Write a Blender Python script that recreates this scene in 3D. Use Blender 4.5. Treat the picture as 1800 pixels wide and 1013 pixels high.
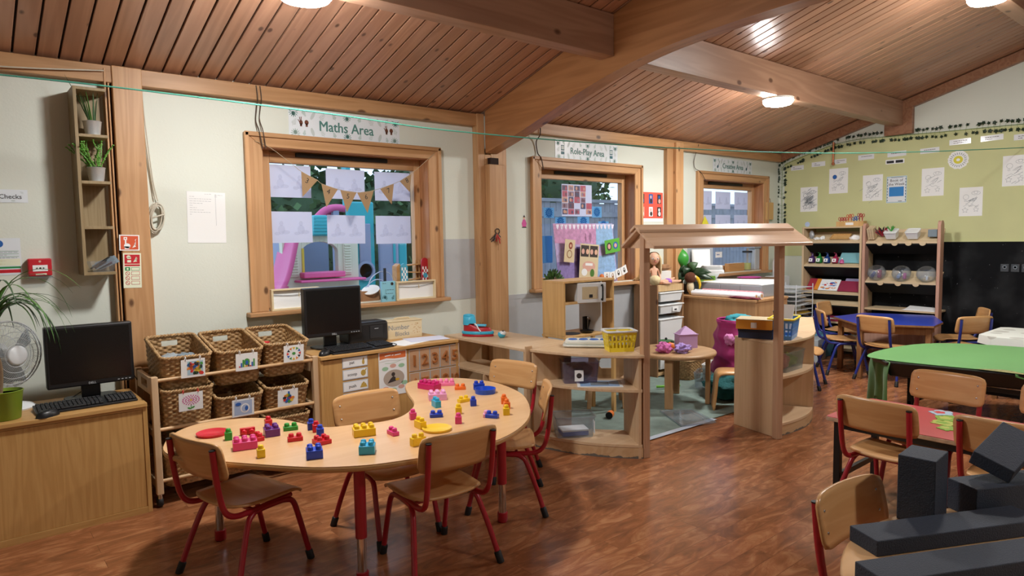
import bpy, bmesh, math, random
from mathutils import Vector, Matrix, noise as mnoise
sc = bpy.context.scene
for o in list(bpy.data.objects): bpy.data.objects.remove(o)
COL = sc.collection
random.seed(7)
PI = math.pi
# ---------------------------------------------------------------- camera
H = 1.45; FOC = 1180.0
YAW, PIT, ROL = [math.radians(a) for a in (50.128, 4.344, -0.908)]
_d = Vector((math.cos(YAW)*math.cos(PIT), math.sin(YAW)*math.cos(PIT), -math.sin(PIT)))
_r0 = Vector((math.sin(YAW), -math.cos(YAW), 0)); _u0 = _r0.cross(_d)
_r = math.cos(ROL)*_r0 + math.sin(ROL)*_u0
_u = math.cos(ROL)*_u0 - math.sin(ROL)*_r0
CAM = Vector((0, 0, H))
cd = bpy.data.cameras.new('camera'); cam = bpy.data.objects.new('camera', cd); COL.objects.link(cam)
cd.sensor_fit = 'HORIZONTAL'; cd.sensor_width = 36; cd.lens = FOC/1800*36; cd.clip_start = .05; cd.clip_end = 200
cam.matrix_world = Matrix(((_r.x, _u.x, -_d.x, 0), (_r.y, _u.y, -_d.y, 0), (_r.z, _u.z, -_d.z, H), (0, 0, 0, 1)))
sc.camera = cam
# ---------------------------------------------------------------- view, world, sun
sc.view_settings.view_transform = 'Standard'; sc.view_settings.look = 'None'
sc.view_settings.gamma = 1; sc.view_settings.use_curve_mapping = False
EXPOSURE = 0.8; LAMP = 175.0; SKY = 1.1
sc.view_settings.exposure = EXPOSURE
try: sc.cycles.use_denoising = True
except Exception: pass
sc.cycles.max_bounces = 10; sc.cycles.transparent_max_bounces = 16
w = bpy.data.worlds.new('sky'); sc.world = w; w.use_nodes = True
_nt = w.node_tree; _bg = _nt.nodes['Background']
_bg.inputs[0].default_value = (.55, .74, 1.0, 1); _bg.inputs[1].default_value = SKY
# ---------------------------------------------------------------- a measured spot seen along a sight line, on a real plane
def sight(px, py): return _d + _r*((px-900)/FOC) - _u*((py-506.5)/FOC)
def on(px, py, ax, val):
    v = sight(px, py); t = (val-CAM[ax])/v[ax]; return CAM + v*t
def zf(px, py, z=0.0): return on(px, py, 2, z)
def yw(px, py, y=4.55): return on(px, py, 1, y)
def xw(px, py, x=8.39): return on(px, py, 0, x)
# ---------------------------------------------------------------- materials
def lin(c):
    f = lambda v: v/12.92 if v <= .04045 else ((v+.055)/1.055)**2.4
    if isinstance(c, str): c = [int(c[i:i+2], 16)/255 for i in (0, 2, 4)]
    return tuple(f(v) for v in c[:3]) + (1,)
M = {}
def mat(name, col, rough=.5, metal=0, spec=.5, var=0, vs=8, bump=0, bs=60, alpha=1, emit=0, coat=0, trans=0):
    if name in M: return M[name]
    m = bpy.data.materials.new(name); m.use_nodes = True; M[name] = m
    nt = m.node_tree; b = nt.nodes['Principled BSDF']; L = nt.links.new
    b.inputs['Base Color'].default_value = lin(col); b.inputs['Roughness'].default_value = rough
    b.inputs['Metallic'].default_value = metal; b.inputs['Specular IOR Level'].default_value = spec
    if coat: b.inputs['Coat Weight'].default_value = coat; b.inputs['Coat Roughness'].default_value = .15
    if trans: b.inputs['Transmission Weight'].default_value = trans
    if alpha < 1: b.inputs['Alpha'].default_value = alpha
    if emit:
        b.inputs['Emission Color'].default_value = lin(col); b.inputs['Emission Strength'].default_value = emit
    if var or bump:
        tc = nt.nodes.new('ShaderNodeTexCoord')
    if var:
        n = nt.nodes.new('ShaderNodeTexNoise'); n.inputs['Scale'].default_value = vs; n.inputs['Detail'].default_value = 4
        L(tc.outputs['Object'], n.inputs['Vector'])
        mx = nt.nodes.new('ShaderNodeHueSaturation'); mx.inputs['Color'].default_value = lin(col)
        mr = nt.nodes.new('ShaderNodeMapRange'); mr.inputs[1].default_value = .3; mr.inputs[2].default_value = .7
        mr.inputs[3].default_value = 1-var; mr.inputs[4].default_value = 1+var
        L(n.outputs[0], mr.inputs[0]); L(mr.outputs[0], mx.inputs['Value']); L(mx.outputs[0], b.inputs['Base Color'])
    if bump:
        n2 = nt.nodes.new('ShaderNodeTexNoise'); n2.inputs['Scale'].default_value = bs; n2.inputs['Detail'].default_value = 3
        L(tc.outputs['Object'], n2.inputs['Vector'])
        bp = nt.nodes.new('ShaderNodeBump'); bp.inputs['Strength'].default_value = bump; bp.inputs['Distance'].default_value = .01
        L(n2.outputs[0], bp.inputs['Height']); L(bp.outputs[0], b.inputs['Normal'])
    return m
def wood(name, ca, cb, axis='z', rough=.45, scale=1.0, knots=0, fine=.35, spec=.4, coat=0, island=True):
    """grain runs along axis; ca / cb light and dark grain; knots = density of dark knots"""
    if name in M: return M[name]
    m = bpy.data.materials.new(name); m.use_nodes = True; M[name] = m
    nt = m.node_tree; b = nt.nodes['Principled BSDF']; L = nt.links.new; N = nt.nodes.new
    b.inputs['Roughness'].default_value = rough; b.inputs['Specular IOR Level'].default_value = spec
    if coat: b.inputs['Coat Weight'].default_value = coat; b.inputs['Coat Roughness'].default_value = .2
    tc = N('ShaderNodeTexCoord'); mp = N('ShaderNodeMapping')
    s = [9*scale]*3; s['xyz'.index(axis)] = .55*scale
    mp.inputs['Scale'].default_value = s
    L(tc.outputs['Object'], mp.inputs['Vector'])
    geo = N('ShaderNodeNewGeometry'); mul = N('ShaderNodeMath'); mul.operation = 'MULTIPLY'; mul.inputs[1].default_value = 37 if island else 0
    L(geo.outputs['Random Per Island'], mul.inputs[0])
    add = N('ShaderNodeVectorMath'); add.operation = 'ADD'
    L(mp.outputs[0], add.inputs[0]); L(mul.outputs[0], add.inputs[1])
    n1 = N('ShaderNodeTexNoise'); n1.inputs['Scale'].default_value = 1.1; n1.inputs['Detail'].default_value = 3; n1.inputs['Distortion'].default_value = .6
    L(add.outputs[0], n1.inputs['Vector'])
    wv = N('ShaderNodeMath'); wv.operation = 'MULTIPLY'; wv.inputs[1].default_value = 34
    L(n1.outputs[0], wv.inputs[0])
    sn = N('ShaderNodeMath'); sn.operation = 'SINE'; L(wv.outputs[0], sn.inputs[0])
    n2 = N('ShaderNodeTexNoise'); n2.inputs['Scale'].default_value = 9; n2.inputs['Detail'].default_value = 4
    L(add.outputs[0], n2.inputs['Vector'])
    ma = N('ShaderNodeMath'); ma.operation = 'MULTIPLY_ADD'; ma.inputs[1].default_value = .22; ma.inputs[2].default_value = .35
    L(sn.outputs[0], ma.inputs[0])
    mb = N('ShaderNodeMath'); mb.operation = 'MULTIPLY_ADD'; mb.inputs[1].default_value = fine
    L(n2.outputs[0], mb.inputs[0]); L(ma.outputs[0], mb.inputs[2])
    rp = N('ShaderNodeMix'); rp.data_type = 'RGBA'; rp.inputs[6].default_value = lin(ca); rp.inputs[7].default_value = lin(cb)
    L(mb.outputs[0], rp.inputs[0]); out = rp.outputs[2]
    if island:
        hs = N('ShaderNodeHueSaturation'); mr = N('ShaderNodeMapRange'); mr.inputs[3].default_value = .86; mr.inputs[4].default_value = 1.12
        L(geo.outputs['Random Per Island'], mr.inputs[0]); L(mr.outputs[0], hs.inputs['Value']); L(out, hs.inputs['Color']); out = hs.outputs[0]
    if knots:
        mp2 = N('ShaderNodeMapping'); s2 = [knots*1.3]*3; s2['xyz'.index(axis)] = knots*.75
        mp2.inputs['Scale'].default_value = s2; L(tc.outputs['Object'], mp2.inputs['Vector'])
        ad2 = N('ShaderNodeVectorMath'); ad2.operation = 'ADD'; L(mp2.outputs[0], ad2.inputs[0]); L(mul.outputs[0], ad2.inputs[1])
        vo = N('ShaderNodeTexVoronoi'); vo.inputs['Scale'].default_value = 1; L(ad2.outputs[0], vo.inputs['Vector'])
        r2 = N('ShaderNodeMapRange'); r2.inputs[1].default_value = .07; r2.inputs[2].default_value = .13; r2.inputs[3].default_value = .85; r2.inputs[4].default_value = 0
        L(vo.outputs['Distance'], r2.inputs[0])
        k = N('ShaderNodeMix'); k.data_type = 'RGBA'; k.inputs[7].default_value = lin('4a2a18')
        L(r2.outputs[0], k.inputs[0]); L(out, k.inputs[6]); out = k.outputs[2]
    L(out, b.inputs['Base Color'])
    return m
# ---------------------------------------------------------------- mesh builder
class MB:
    def __init__(s): s.v = []; s.f = []; s.mi = []; s.sm = []; s.M = Matrix.Identity(4)
    def at(s, x=0, y=0, z=0, rx=0, ry=0, rz=0, sc_=1):
        s.M = Matrix.Translation((x, y, z)) @ Matrix.Rotation(rz, 4, 'Z') @ Matrix.Rotation(ry, 4, 'Y') @ Matrix.Rotation(rx, 4, 'X') @ Matrix.Scale(sc_, 4)
        return s
    def home(s): s.M = Matrix.Identity(4); return s
    def add(s, vs, fs, mi=0, sm=False):
        n = len(s.v); s.v += [tuple(s.M @ Vector(p)) for p in vs]
        for f in fs: s.f.append(tuple(i+n for i in f)); s.mi.append(mi); s.sm.append(sm)
        return s
    def box(s, x0, x1, y0, y1, z0, z1, mi=0):
        vs = [(x, y, z) for z in (z0, z1) for y in (y0, y1) for x in (x0, x1)]
        return s.add(vs, [(0, 2, 3, 1), (4, 5, 7, 6), (0, 1, 5, 4), (2, 6, 7, 3), (0, 4, 6, 2), (1, 3, 7, 5)], mi)
    def cbox(s, c, d, mi=0):
        return s.box(c[0]-d[0]/2, c[0]+d[0]/2, c[1]-d[1]/2, c[1]+d[1]/2, c[2]-d[2]/2, c[2]+d[2]/2, mi)
    def prism(s, poly, z0, z1, mi=0, sm=False):
        a = sum(poly[i][0]*poly[(i+1) % len(poly)][1]-poly[(i+1) % len(poly)][0]*poly[i][1] for i in range(len(poly)))
        if a < 0: poly = poly[::-1]
        n = len(poly); vs = [(p[0], p[1], z0) for p in poly]+[(p[0], p[1], z1) for p in poly]
        s.add(vs, [tuple(range(n-1, -1, -1)), tuple(range(n, 2*n))], mi)
        k = len(s.v)-2*n
        for i in range(n):
            j = (i+1) % n; s.f.append((k+i, k+j, k+n+j, k+n+i)); s.mi.append(mi); s.sm.append(sm)
        return s
    def hexa(s, b, t, mi=0):
        """four bottom and four top points, both counter-clockwise from above"""
        return s.add(list(b)+list(t), [(3, 2, 1, 0), (4, 5, 6, 7)]+[(i, (i+1) % 4, 4+(i+1) % 4, 4+i) for i in range(4)], mi)
    def tube(s, pts, r, n=10, mi=0, closed=False, cap=True):
        P = [Vector(p) for p in pts]; R = r if isinstance(r, (list, tuple)) else [r]*len(P)
        rings = []; up = None
        for i, p in enumerate(P):
            if closed: t = (P[(i+1) % len(P)]-P[i-1])
            else: t = (P[min(i+1, len(P)-1)]-P[max(i-1, 0)])
            t.normalize()
            if up is None:
                up = Vector((0, 0, 1)) if abs(t.z) < .9 else Vector((1, 0, 0))
            a = t.cross(up); a.normalize(); b = a.cross(t); up = b
            rings.append([p+(a*math.cos(2*PI*k/n)+b*math.sin(2*PI*k/n))*R[i] for k in range(n)])
        vs = [q for ring in rings for q in ring]; fs = []
        m = len(P)
        for i in range(m if closed else m-1):
            j = (i+1) % m
            for k in range(n):
                l = (k+1) % n; fs.append((i*n+k, i*n+l, j*n+l, j*n+k))
        s.add(vs, fs, mi, True)
        if cap and not closed:
            k = len(s.v)-len(vs)
            s.f.append(tuple(k+i for i in range(n-1, -1, -1))); s.mi.append(mi); s.sm.append(False)
            s.f.append(tuple(k+(m-1)*n+i for i in range(n))); s.mi.append(mi); s.sm.append(False)
        return s
    def lathe(s, prof, n=24, mi=0, sm=True, sx=1, sy=1):
        vs = []; fs = []
        for (r, z) in prof:
            for k in range(n): vs.append((r*sx*math.cos(2*PI*k/n), r*sy*math.sin(2*PI*k/n), z))
        for i in range(len(prof)-1):
            for k in range(n):
                l = (k+1) % n; fs.append((i*n+k, i*n+l, (i+1)*n+l, (i+1)*n+k))
        if prof[0][0] > 1e-6: fs.append(tuple(range(n-1, -1, -1)))
        if prof[-1][0] > 1e-6: fs.append(tuple((len(prof)-1)*n+k for k in range(n)))
        return s.add(vs, fs, mi, sm)
    def grid(s, fn, nu, nv, mi=0, sm=True, wrap=False):
        vs = [fn(i/nu, j/nv) for j in range(nv+1) for i in range(nu+(0 if wrap else 1))]
        W = nu if wrap else nu+1; fs = []
        for j in range(nv):
            for i in range(nu):
                k = (i+1) % W if wrap else i+1
                fs.append((j*W+i, j*W+k, (j+1)*W+k, (j+1)*W+i))
        return s.add(vs, fs, mi, sm)
    def ball(s, c, r, n=16, mi=0):
        R = r if isinstance(r, (tuple, list)) else (r, r, r); m = n//2
        def fn(u, v):
            a = 2*PI*u; b = PI*(v-.5)
            return (c[0]+R[0]*math.cos(b)*math.cos(a), c[1]+R[1]*math.cos(b)*math.sin(a), c[2]+R[2]*math.sin(b))
        return s.grid(fn, n, m, mi, True, True)
    # flat drawing: x right, z up, towards the viewer is -y; layer k lies k*0.0006 in front
    def rect(s, u0, v0, u1, v1, mi, k=1):
        y = -s.t-k*.0006
        return s.add([(u0, y, v0), (u1, y, v0), (u1, y, v1), (u0, y, v1)], [(0, 1, 2, 3)], mi)
    def poly(s, pts, mi, k=1):
        y = -s.t-k*.0006
        a = sum(pts[i][0]*pts[(i+1) % len(pts)][1]-pts[(i+1) % len(pts)][0]*pts[i][1] for i in range(len(pts)))
        if a < 0: pts = pts[::-1]
        return s.add([(p[0], y, p[1]) for p in pts], [tuple(range(len(pts)))], mi)
    def ell(s, u, v, ru, rv, mi, k=1, n=20, rot=0):
        c, d = math.cos(rot), math.sin(rot)
        return s.poly([(u+ru*math.cos(2*PI*i/n)*c-rv*math.sin(2*PI*i/n)*d, v+ru*math.cos(2*PI*i/n)*d+rv*math.sin(2*PI*i/n)*c) for i in range(n)], mi, k)
    def line(s, pts, wd, mi, k=1):
        for (a, b), (c, d) in zip(pts, pts[1:]):
            l = math.hypot(c-a, d-b) or 1; nx, ny = -(d-b)/l*wd/2, (c-a)/l*wd/2
            s.poly([(a+nx, b+ny), (a-nx, b-ny), (c-nx, d-ny), (c+nx, d+ny)], mi, k)
        return s
    t = .0
    def text(s, body, u, v, size, mi, k=1, bold=0.0, rot=0, sx=1.0, ext=0.0, rx=0):
        vs, fs = glyphs(body, bold, ext)
        if not vs: return s
        xs = [p[0] for p in vs]; ys = [p[1] for p in vs]
        cx, cy = (min(xs)+max(xs))/2, .35
        c, d = math.cos(rot), math.sin(rot); y0 = -s.t-k*.0006
        q = []
        for p in vs:
            a, b = (p[0]-cx)*size*sx, (p[1]-cy)*size
            q.append((u+a*c-b*d, y0-p[2]*size, v+a*d+b*c))
        return s.add(q, fs, mi)
    def slab(s, w, h, t=.001, mi=0):
        s.t = t; return s.box(-w/2, w/2, -t, 0, -h/2, h/2, mi)
    def build(s, name, mats, parent=None, loc=None, rz=0, bevel=0, seg=2, sub=0, solid=0, rot=None):
        me = bpy.data.meshes.new(name); me.from_pydata(s.v, [], s.f)
        if not isinstance(mats, (list, tuple)): mats = [mats]
        for m in mats: me.materials.append(M[m] if isinstance(m, str) else m)
        me.polygons.foreach_set('material_index', s.mi); me.polygons.foreach_set('use_smooth', s.sm)
        me.update()
        if any(s.sm): me.set_sharp_from_angle(angle=math.radians(63))
        o = bpy.data.objects.new(name, me); COL.objects.link(o)
        if parent: o.parent = parent
        if loc is not None: o.location = loc
        if rot is not None: o.rotation_euler = rot
        elif rz: o.rotation_euler = (0, 0, rz)
        if solid:
            q = o.modifiers.new('solid', 'SOLIDIFY'); q.thickness = solid; q.offset = 0
        if bevel:
            q = o.modifiers.new('bevel', 'BEVEL'); q.width = bevel; q.segments = seg; q.limit_method = 'ANGLE'; q.angle_limit = math.radians(40)
            q.harden_normals = False
        if sub:
            q = o.modifiers.new('sub', 'SUBSURF'); q.levels = sub; q.render_levels = sub
        return o
_gl = {}
def glyphs(body, bold=0, ext=0):
    key = (body, bold, ext)
    if key not in _gl:
        c = bpy.data.curves.new('t', 'FONT'); c.body = body; c.size = 1; c.resolution_u = 2; c.offset = bold; c.extrude = ext
        if ext: c.bevel_depth = ext*.6; c.bevel_resolution = 1
        o = bpy.data.objects.new('t', c); COL.objects.link(o)
        dg = bpy.context.evaluated_depsgraph_get(); me = bpy.data.meshes.new_from_object(o.evaluated_get(dg))
        _gl[key] = ([tuple(v.co) for v in me.vertices], [tuple(p.vertices) for p in me.polygons])
        bpy.data.objects.remove(o); bpy.data.curves.remove(c); bpy.data.meshes.remove(me)
    return _gl[key]
def tag(o, label, cat, group=None, kind=None):
    o['label'] = label; o['category'] = cat
    if group: o['group'] = group
    if kind: o['kind'] = kind
    return o
def thing(name, label, cat, loc=(0, 0, 0), rz=0, group=None):
    o = bpy.data.objects.new(name, None); COL.objects.link(o); o.location = loc; o.rotation_euler = (0, 0, rz)
    o.empty_display_size = .05
    return tag(o, label, cat, group)
def struct(o): o['kind'] = 'structure'; return o
def dup(root, loc=None, rz=None, label=None, group=None):
    r = root.copy(); COL.objects.link(r)
    if loc is not None: r.location = loc
    if rz is not None: r.rotation_euler = (0, 0, rz)
    if label: r['label'] = label
    if group: r['group'] = group
    for ch in [c for c in COL.objects if c.parent == root]:
        c = ch.copy(); COL.objects.link(c); c.parent = r
        for g in [e for e in COL.objects if e.parent == ch]:
            e = g.copy(); COL.objects.link(e); e.parent = c
    return r
def arc(c, r, a0, a1, n): return [(c[0]+r*math.cos(math.radians(a0+(a1-a0)*i/n)), c[1]+r*math.sin(math.radians(a0+(a1-a0)*i/n))) for i in range(n+1)]
def smooth(pts, n=6, closed=False):
    P = [Vector(p) for p in pts]; out = []; m = len(P)
    for i in range(m if closed else m-1):
        p0 = P[(i-1) % m] if closed or i else P[0]; p1 = P[i]; p2 = P[(i+1) % m]; p3 = P[(i+2) % m] if closed or i+2 < m else P[-1]
        for k in range(n):
            t = k/n
            out.append(.5*((2*p1)+(p2-p0)*t+(2*p0-5*p1+4*p2-p3)*t*t+(3*p1-p0-3*p2+p3)*t**3))
    if not closed: out.append(P[-1])
    return [tuple(q) for q in out]
def rrect(w, h, r, n=4, cx=0, cy=0):
    o = []
    for (sx, sy, a) in ((1, 1, 0), (-1, 1, 90), (-1, -1, 180), (1, -1, 270)):
        o += arc((cx+sx*(w/2-r), cy+sy*(h/2-r)), r, a, a+90, n)
    return o
# ---------------------------------------------------------------- the room
YW = 4.55; XB = 8.39; SL = .30
mat('cream_paint', 'd8ddd2', .6, bump=.08, bs=90)
mat('white_paint', 'e0e0d8', .6)
mat('green_paper', 'c9cc98', .75, var=.05, vs=2, bump=.05, bs=12)
wood('pine', 'd0a477', 'b4865a', 'z', .45, 1.0, 5)
wood('pine_x', 'c99c70', 'a87c50', 'x', .45, 1.0, 4)
wood('pine_dark', 'a97a5a', '85573c', 'x', .4, 1.0, 4)
wood('board', 'be9276', '9f735a', 'y', .33, .8, 6.0, spec=.5)
wood('glulam', 'ba8558', '99673f', 'y', .35, .7, 4.0, island=False)
wood('purlin_wood', 'b08a70', '916b53', 'x', .38, .7, 4, island=False)
mat('dark_gap', '2a1810', .9)
def floor_mat():
    m = bpy.data.materials.new('vinyl_floor'); m.use_nodes = True; M['vinyl_floor'] = m
    nt = m.node_tree; b = nt.nodes['Principled BSDF']; L = nt.links.new; N = nt.nodes.new
    tc = N('ShaderNodeTexCoord'); mp = N('ShaderNodeMapping'); mp.inputs['Rotation'].default_value = (0, 0, .0)
    L(tc.outputs['Object'], mp.inputs[0])
    br = N('ShaderNodeTexBrick'); br.inputs['Scale'].default_value = 1; br.inputs['Mortar Size'].default_value = .0012
    br.inputs['Brick Width'].default_value = .92; br.inputs['Row Height'].default_value = .1; br.inputs['Color1'].default_value = (0, 0, 0, 1); br.inputs['Color2'].default_value = (1, 1, 1, 1)
    br.inputs['Mortar'].default_value = (.5, .5, .5, 1)
    L(mp.outputs[0], br.inputs['Vector'])
    st = N('ShaderNodeMapping'); st.inputs['Scale'].default_value = (2.0, 5.2, 1); L(mp.outputs[0], st.inputs[0])
    of = N('ShaderNodeVectorMath'); of.operation = 'MULTIPLY_ADD'; of.inputs[1].default_value = (7, 3, 0); L(br.outputs['Color'], of.inputs[0]); L(st.outputs[0], of.inputs[2])
    n1 = N('ShaderNodeTexNoise'); n1.inputs['Scale'].default_value = 1.9; n1.inputs['Detail'].default_value = 8; n1.inputs['Distortion'].default_value = 1.5; n1.inputs['Roughness'].default_value = .62
    L(of.outputs[0], n1.inputs['Vector'])
    cr = N('ShaderNodeValToRGB'); e = cr.color_ramp.elements
    e[0].position = .3; e[0].color = lin('744a30'); e[1].position = .7; e[1].color = lin('b37e57')
    x = e.new(.5); x.color = lin('935c3a')
    L(n1.outputs[0], cr.inputs[0])
    hs = N('ShaderNodeHueSaturation'); mr = N('ShaderNodeMapRange'); mr.inputs[3].default_value = .9; mr.inputs[4].default_value = 1.08
    L(br.outputs['Color'], mr.inputs[0]); L(mr.outputs[0], hs.inputs['Value']); L(cr.outputs[0], hs.inputs['Color'])
    mx = N('ShaderNodeMix'); mx.data_type = 'RGBA'; mx.inputs[7].default_value = lin('4a2c1d')
    f2 = N('ShaderNodeMath'); f2.operation = 'MULTIPLY'; f2.inputs[1].default_value = .55; L(br.outputs['Fac'], f2.inputs[0])
    L(f2.outputs[0], mx.inputs[0]); L(hs.outputs[0], mx.inputs[6]); L(mx.outputs[2], b.inputs['Base Color'])
    b.inputs['Roughness'].default_value = .24; b.inputs['Specular IOR Level'].default_value = .55
    bp = N('ShaderNodeBump'); bp.inputs['Strength'].default_value = .12; bp.inputs['Distance'].default_value = .004
    L(n1.outputs[0], bp.inputs['Height']); L(bp.outputs[0], b.inputs['Normal'])
floor_mat()
struct(MB().box(-2.6, XB+.15, -4.6, YW+.2, -.1, 0).build('floor', 'vinyl_floor'))
W0 = [1.52, 4.03, 6.54]; OX0, OX1, OZ0, OZ1 = .115, 1.42, .985, 2.075
b = MB(); T = .2
b.box(-2.6, XB+.15, YW, YW+T, 0, OZ0); b.box(-2.6, XB+.15, YW, YW+T, OZ1, 2.62)
xs = [-2.6]
for x in W0: xs += [x+OX0, x+OX1]
xs += [XB+.15]
for i in range(0, 8, 2): b.box(xs[i], xs[i+1], YW, YW+T, OZ0, OZ1)
struct(b.build('wall_left', 'cream_paint'))
def gable(x0, x1, name):
    zt = 2.47+SL*YW+.1
    P = [(YW, 0), (YW, 2.6), (0, zt), (-4.55, 2.6), (-4.55, 0)]
    b = MB(); vs = [(x0, y, z) for y, z in P]+[(x1, y, z) for y, z in P]; n = 5
    b.add(vs, [tuple(range(n)), tuple(range(2*n-1, n-1, -1))]+[(i, i+n, (i+1) % n+n, (i+1) % n) for i in range(n)])
    return struct(b.build(name, 'cream_paint'))
gable(XB, XB+.15, 'wall_right'); gable(-2.6, -2.45, 'wall_rear')
struct(MB().box(-2.6, XB, -4.7, -4.55, 0, 2.62).build('wall_front', 'cream_paint'))
# ceiling: separate boards with dark grooves between, up the slope from the window wall to the ridge
th = math.atan(SL); c, s = math.cos(th), math.sin(th); LEN = (YW+.02)/c
b = MB(); x = -2.6; p = .1045
while x < XB:
    b.box(-x-p+.011, -x, 0, LEN, 0, .016); x += p
b.box(-XB, 2.6, 0, LEN, .016, .05, 1)
o = struct(b.build('ceiling', ['board', 'dark_gap'], bevel=.002, seg=1))
o.matrix_world = Matrix(((-1, 0, 0, 0), (0, -c, s, YW+.02), (0, s, c, 2.47-.006), (0, 0, 0, 1)))
b = MB(); vs = [(x, y, z) for x in (-2.6, XB) for y, z in ((.02, 3.84), (-4.6, 2.45), (-4.6, 2.5), (.02, 3.9))]
b.add(vs, [(0, 1, 2, 3), (7, 6, 5, 4), (0, 4, 5, 1), (1, 5, 6, 2), (2, 6, 7, 3), (3, 7, 4, 0)])
struct(b.build('ceiling', 'board'))
def cz(y): return 2.47+SL*(YW-y)
# wall plate along the window wall and the verge board on the gable
struct(MB().box(-2.45, 3.45, 4.49, YW, 2.372, 2.468).box(3.64, XB-.0, 4.49, YW, 2.366, 2.464).build('trim_1', 'pine_x', bevel=.004))
b = MB(); vs = [(x, y, cz(y)-dz) for x in (XB-.07, XB) for y, dz in ((4.49, .118), (0, .118), (0, .01), (4.49, .01))]
b.add(vs, [(0, 3, 2, 1), (4, 5, 6, 7), (0, 1, 5, 4), (1, 2, 6, 5), (2, 3, 7, 6), (3, 0, 4, 7)])
struct(b.build('trim_2', 'pine_dark', bevel=.004))
# curved rafter
pts = [(4.47, 2.15), (4.126, 2.24), (3.7, 2.365), (3.239, 2.497), (2.773, 2.592), (2.3, 2.635), (1.675, 2.655), (.8, 2.66), (0, 2.66)]
pts = smooth([(0, y, z) for y, z in pts], 5); pts = [(p[1], p[2]) for p in pts]
b = MB(); n = len(pts)
vs = [(x, y, z) for x in (3.47, 3.595) for (y, z) in pts]+[(x, y, cz(y)-.004) for x in (3.47, 3.595) for (y, z) in pts]
fs = []
for i in range(n-1):
    a0, a1, b0, b1 = i, i+1, n+i, n+i+1; c0, c1, d0, d1 = 2*n+i, 2*n+i+1, 3*n+i, 3*n+i+1
    fs += [(a0, a1, b1, b0), (a0, c0, c1, a1), (b0, b1, d1, d0), (c0, d0, d1, c1)]
fs += [(0, n, 3*n, 2*n), (n-1, 3*n-1, 4*n-1, 2*n-1)]
b.add(vs, fs); struct(b.build('trim_3', 'glulam'))
def purlin(x0, x1, y0, y1, z0, nm):
    b = MB(); vs = [(x, y, z) for x in (x0, x1) for y, z in ((y0, z0), (y1, z0), (y1, cz(y1)-.006), (y0, cz(y0)-.006))]
    b.add(vs, [(0, 1, 2, 3), (7, 6, 5, 4), (0, 4, 5, 1), (1, 5, 6, 2), (2, 6, 7, 3), (3, 7, 4, 0)])
    return struct(b.build(nm, 'purlin_wood', bevel=.003))
purlin(-2.45, 3.468, 3.056, 3.18, 2.639, 'trim_4'); purlin(3.597, XB-.06, 3.056, 3.18, 2.639, 'trim_5')
purlin(-2.45, 3.468, 1.5, 1.624, 3.105, 'trim_6'); purlin(3.597, XB-.07, 1.5, 1.624, 3.105, 'trim_7')
struct(MB().box(XB-.06, XB, 2.955, 3.25, 2.54, 2.86).build('trim_8', 'pine_dark', bevel=.004))
# posts on the window wall
struct(MB().box(.775, .93, 4.48, YW, 0, 2.47).build('trim_9', 'pine', bevel=.005))
struct(MB().box(.735, .745, 4.485, YW, 0, 2.45).box(.755, .763, 4.5, YW, 0, 2.44).build('trim_10', 'pine', bevel=.002))
struct(MB().box(.745, .775, 4.52, YW, 0, 2.45).build('trim_11', 'dark_gap'))
struct(MB().box(3.395, 3.465, 4.475, YW, 0, 2.47).box(3.465, 3.53, 4.475, YW, 0, 2.14).box(3.50, 3.53, 4.44, 4.475, 0, 2.06).build('trim_12', 'pine', bevel=.005))
struct(MB().box(3.465, 3.63, 4.415, 4.475, 0, 2.055).box(3.53, 3.70, 4.475, YW, 0, 2.2).build('trim_13', 'pine', bevel=.005))
struct(MB().box(3.49, 3.575, 4.43, 4.47, 2.056, 2.11).build('trim_14', 'dark_gap'))
struct(MB().box(5.955, 6.06, 4.5, YW, 0, 2.43).box(6.06, 6.19, 4.46, YW, 0, 2.44).build('trim_15', 'pine', bevel=.005))
# windows
mat('vent_black', '17120f', .5)
mat('pane_glass', 'ffffff', .02)
def glass_mat(name, tint=(1, 1, 1), fac=.07):
    m = bpy.data.materials.new(name); m.use_nodes = True; M[name] = m; nt = m.node_tree; nt.nodes.clear(); N = nt.nodes.new; L = nt.links.new
    o = N('ShaderNodeOutputMaterial'); mx = N('ShaderNodeMixShader'); t = N('ShaderNodeBsdfTransparent'); g = N('ShaderNodeBsdfGlossy')
    t.inputs[0].default_value = (*tint, 1); g.inputs['Roughness'].default_value = .03
    fr = N('ShaderNodeLayerWeight'); pw = N('ShaderNodeMath'); pw.operation = 'POWER'; pw.inputs[1].default_value = 5
    ma = N('ShaderNodeMath'); ma.operation = 'MULTIPLY_ADD'; ma.inputs[1].default_value = .9; ma.inputs[2].default_value = fac*.5
    L(fr.outputs['Facing'], pw.inputs[0]); L(pw.outputs[0], ma.inputs[0]); L(ma.outputs[0], mx.inputs[0]); L(t.outputs[0], mx.inputs[1]); L(g.outputs[0], mx.inputs[2]); L(mx.outputs[0], o.inputs[0])
    return m
glass_mat('window_glass')
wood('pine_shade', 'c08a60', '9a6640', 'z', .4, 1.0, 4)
wood('pine_shade_x', 'c08a60', '9a6640', 'x', .4, 1.0, 4)
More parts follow.
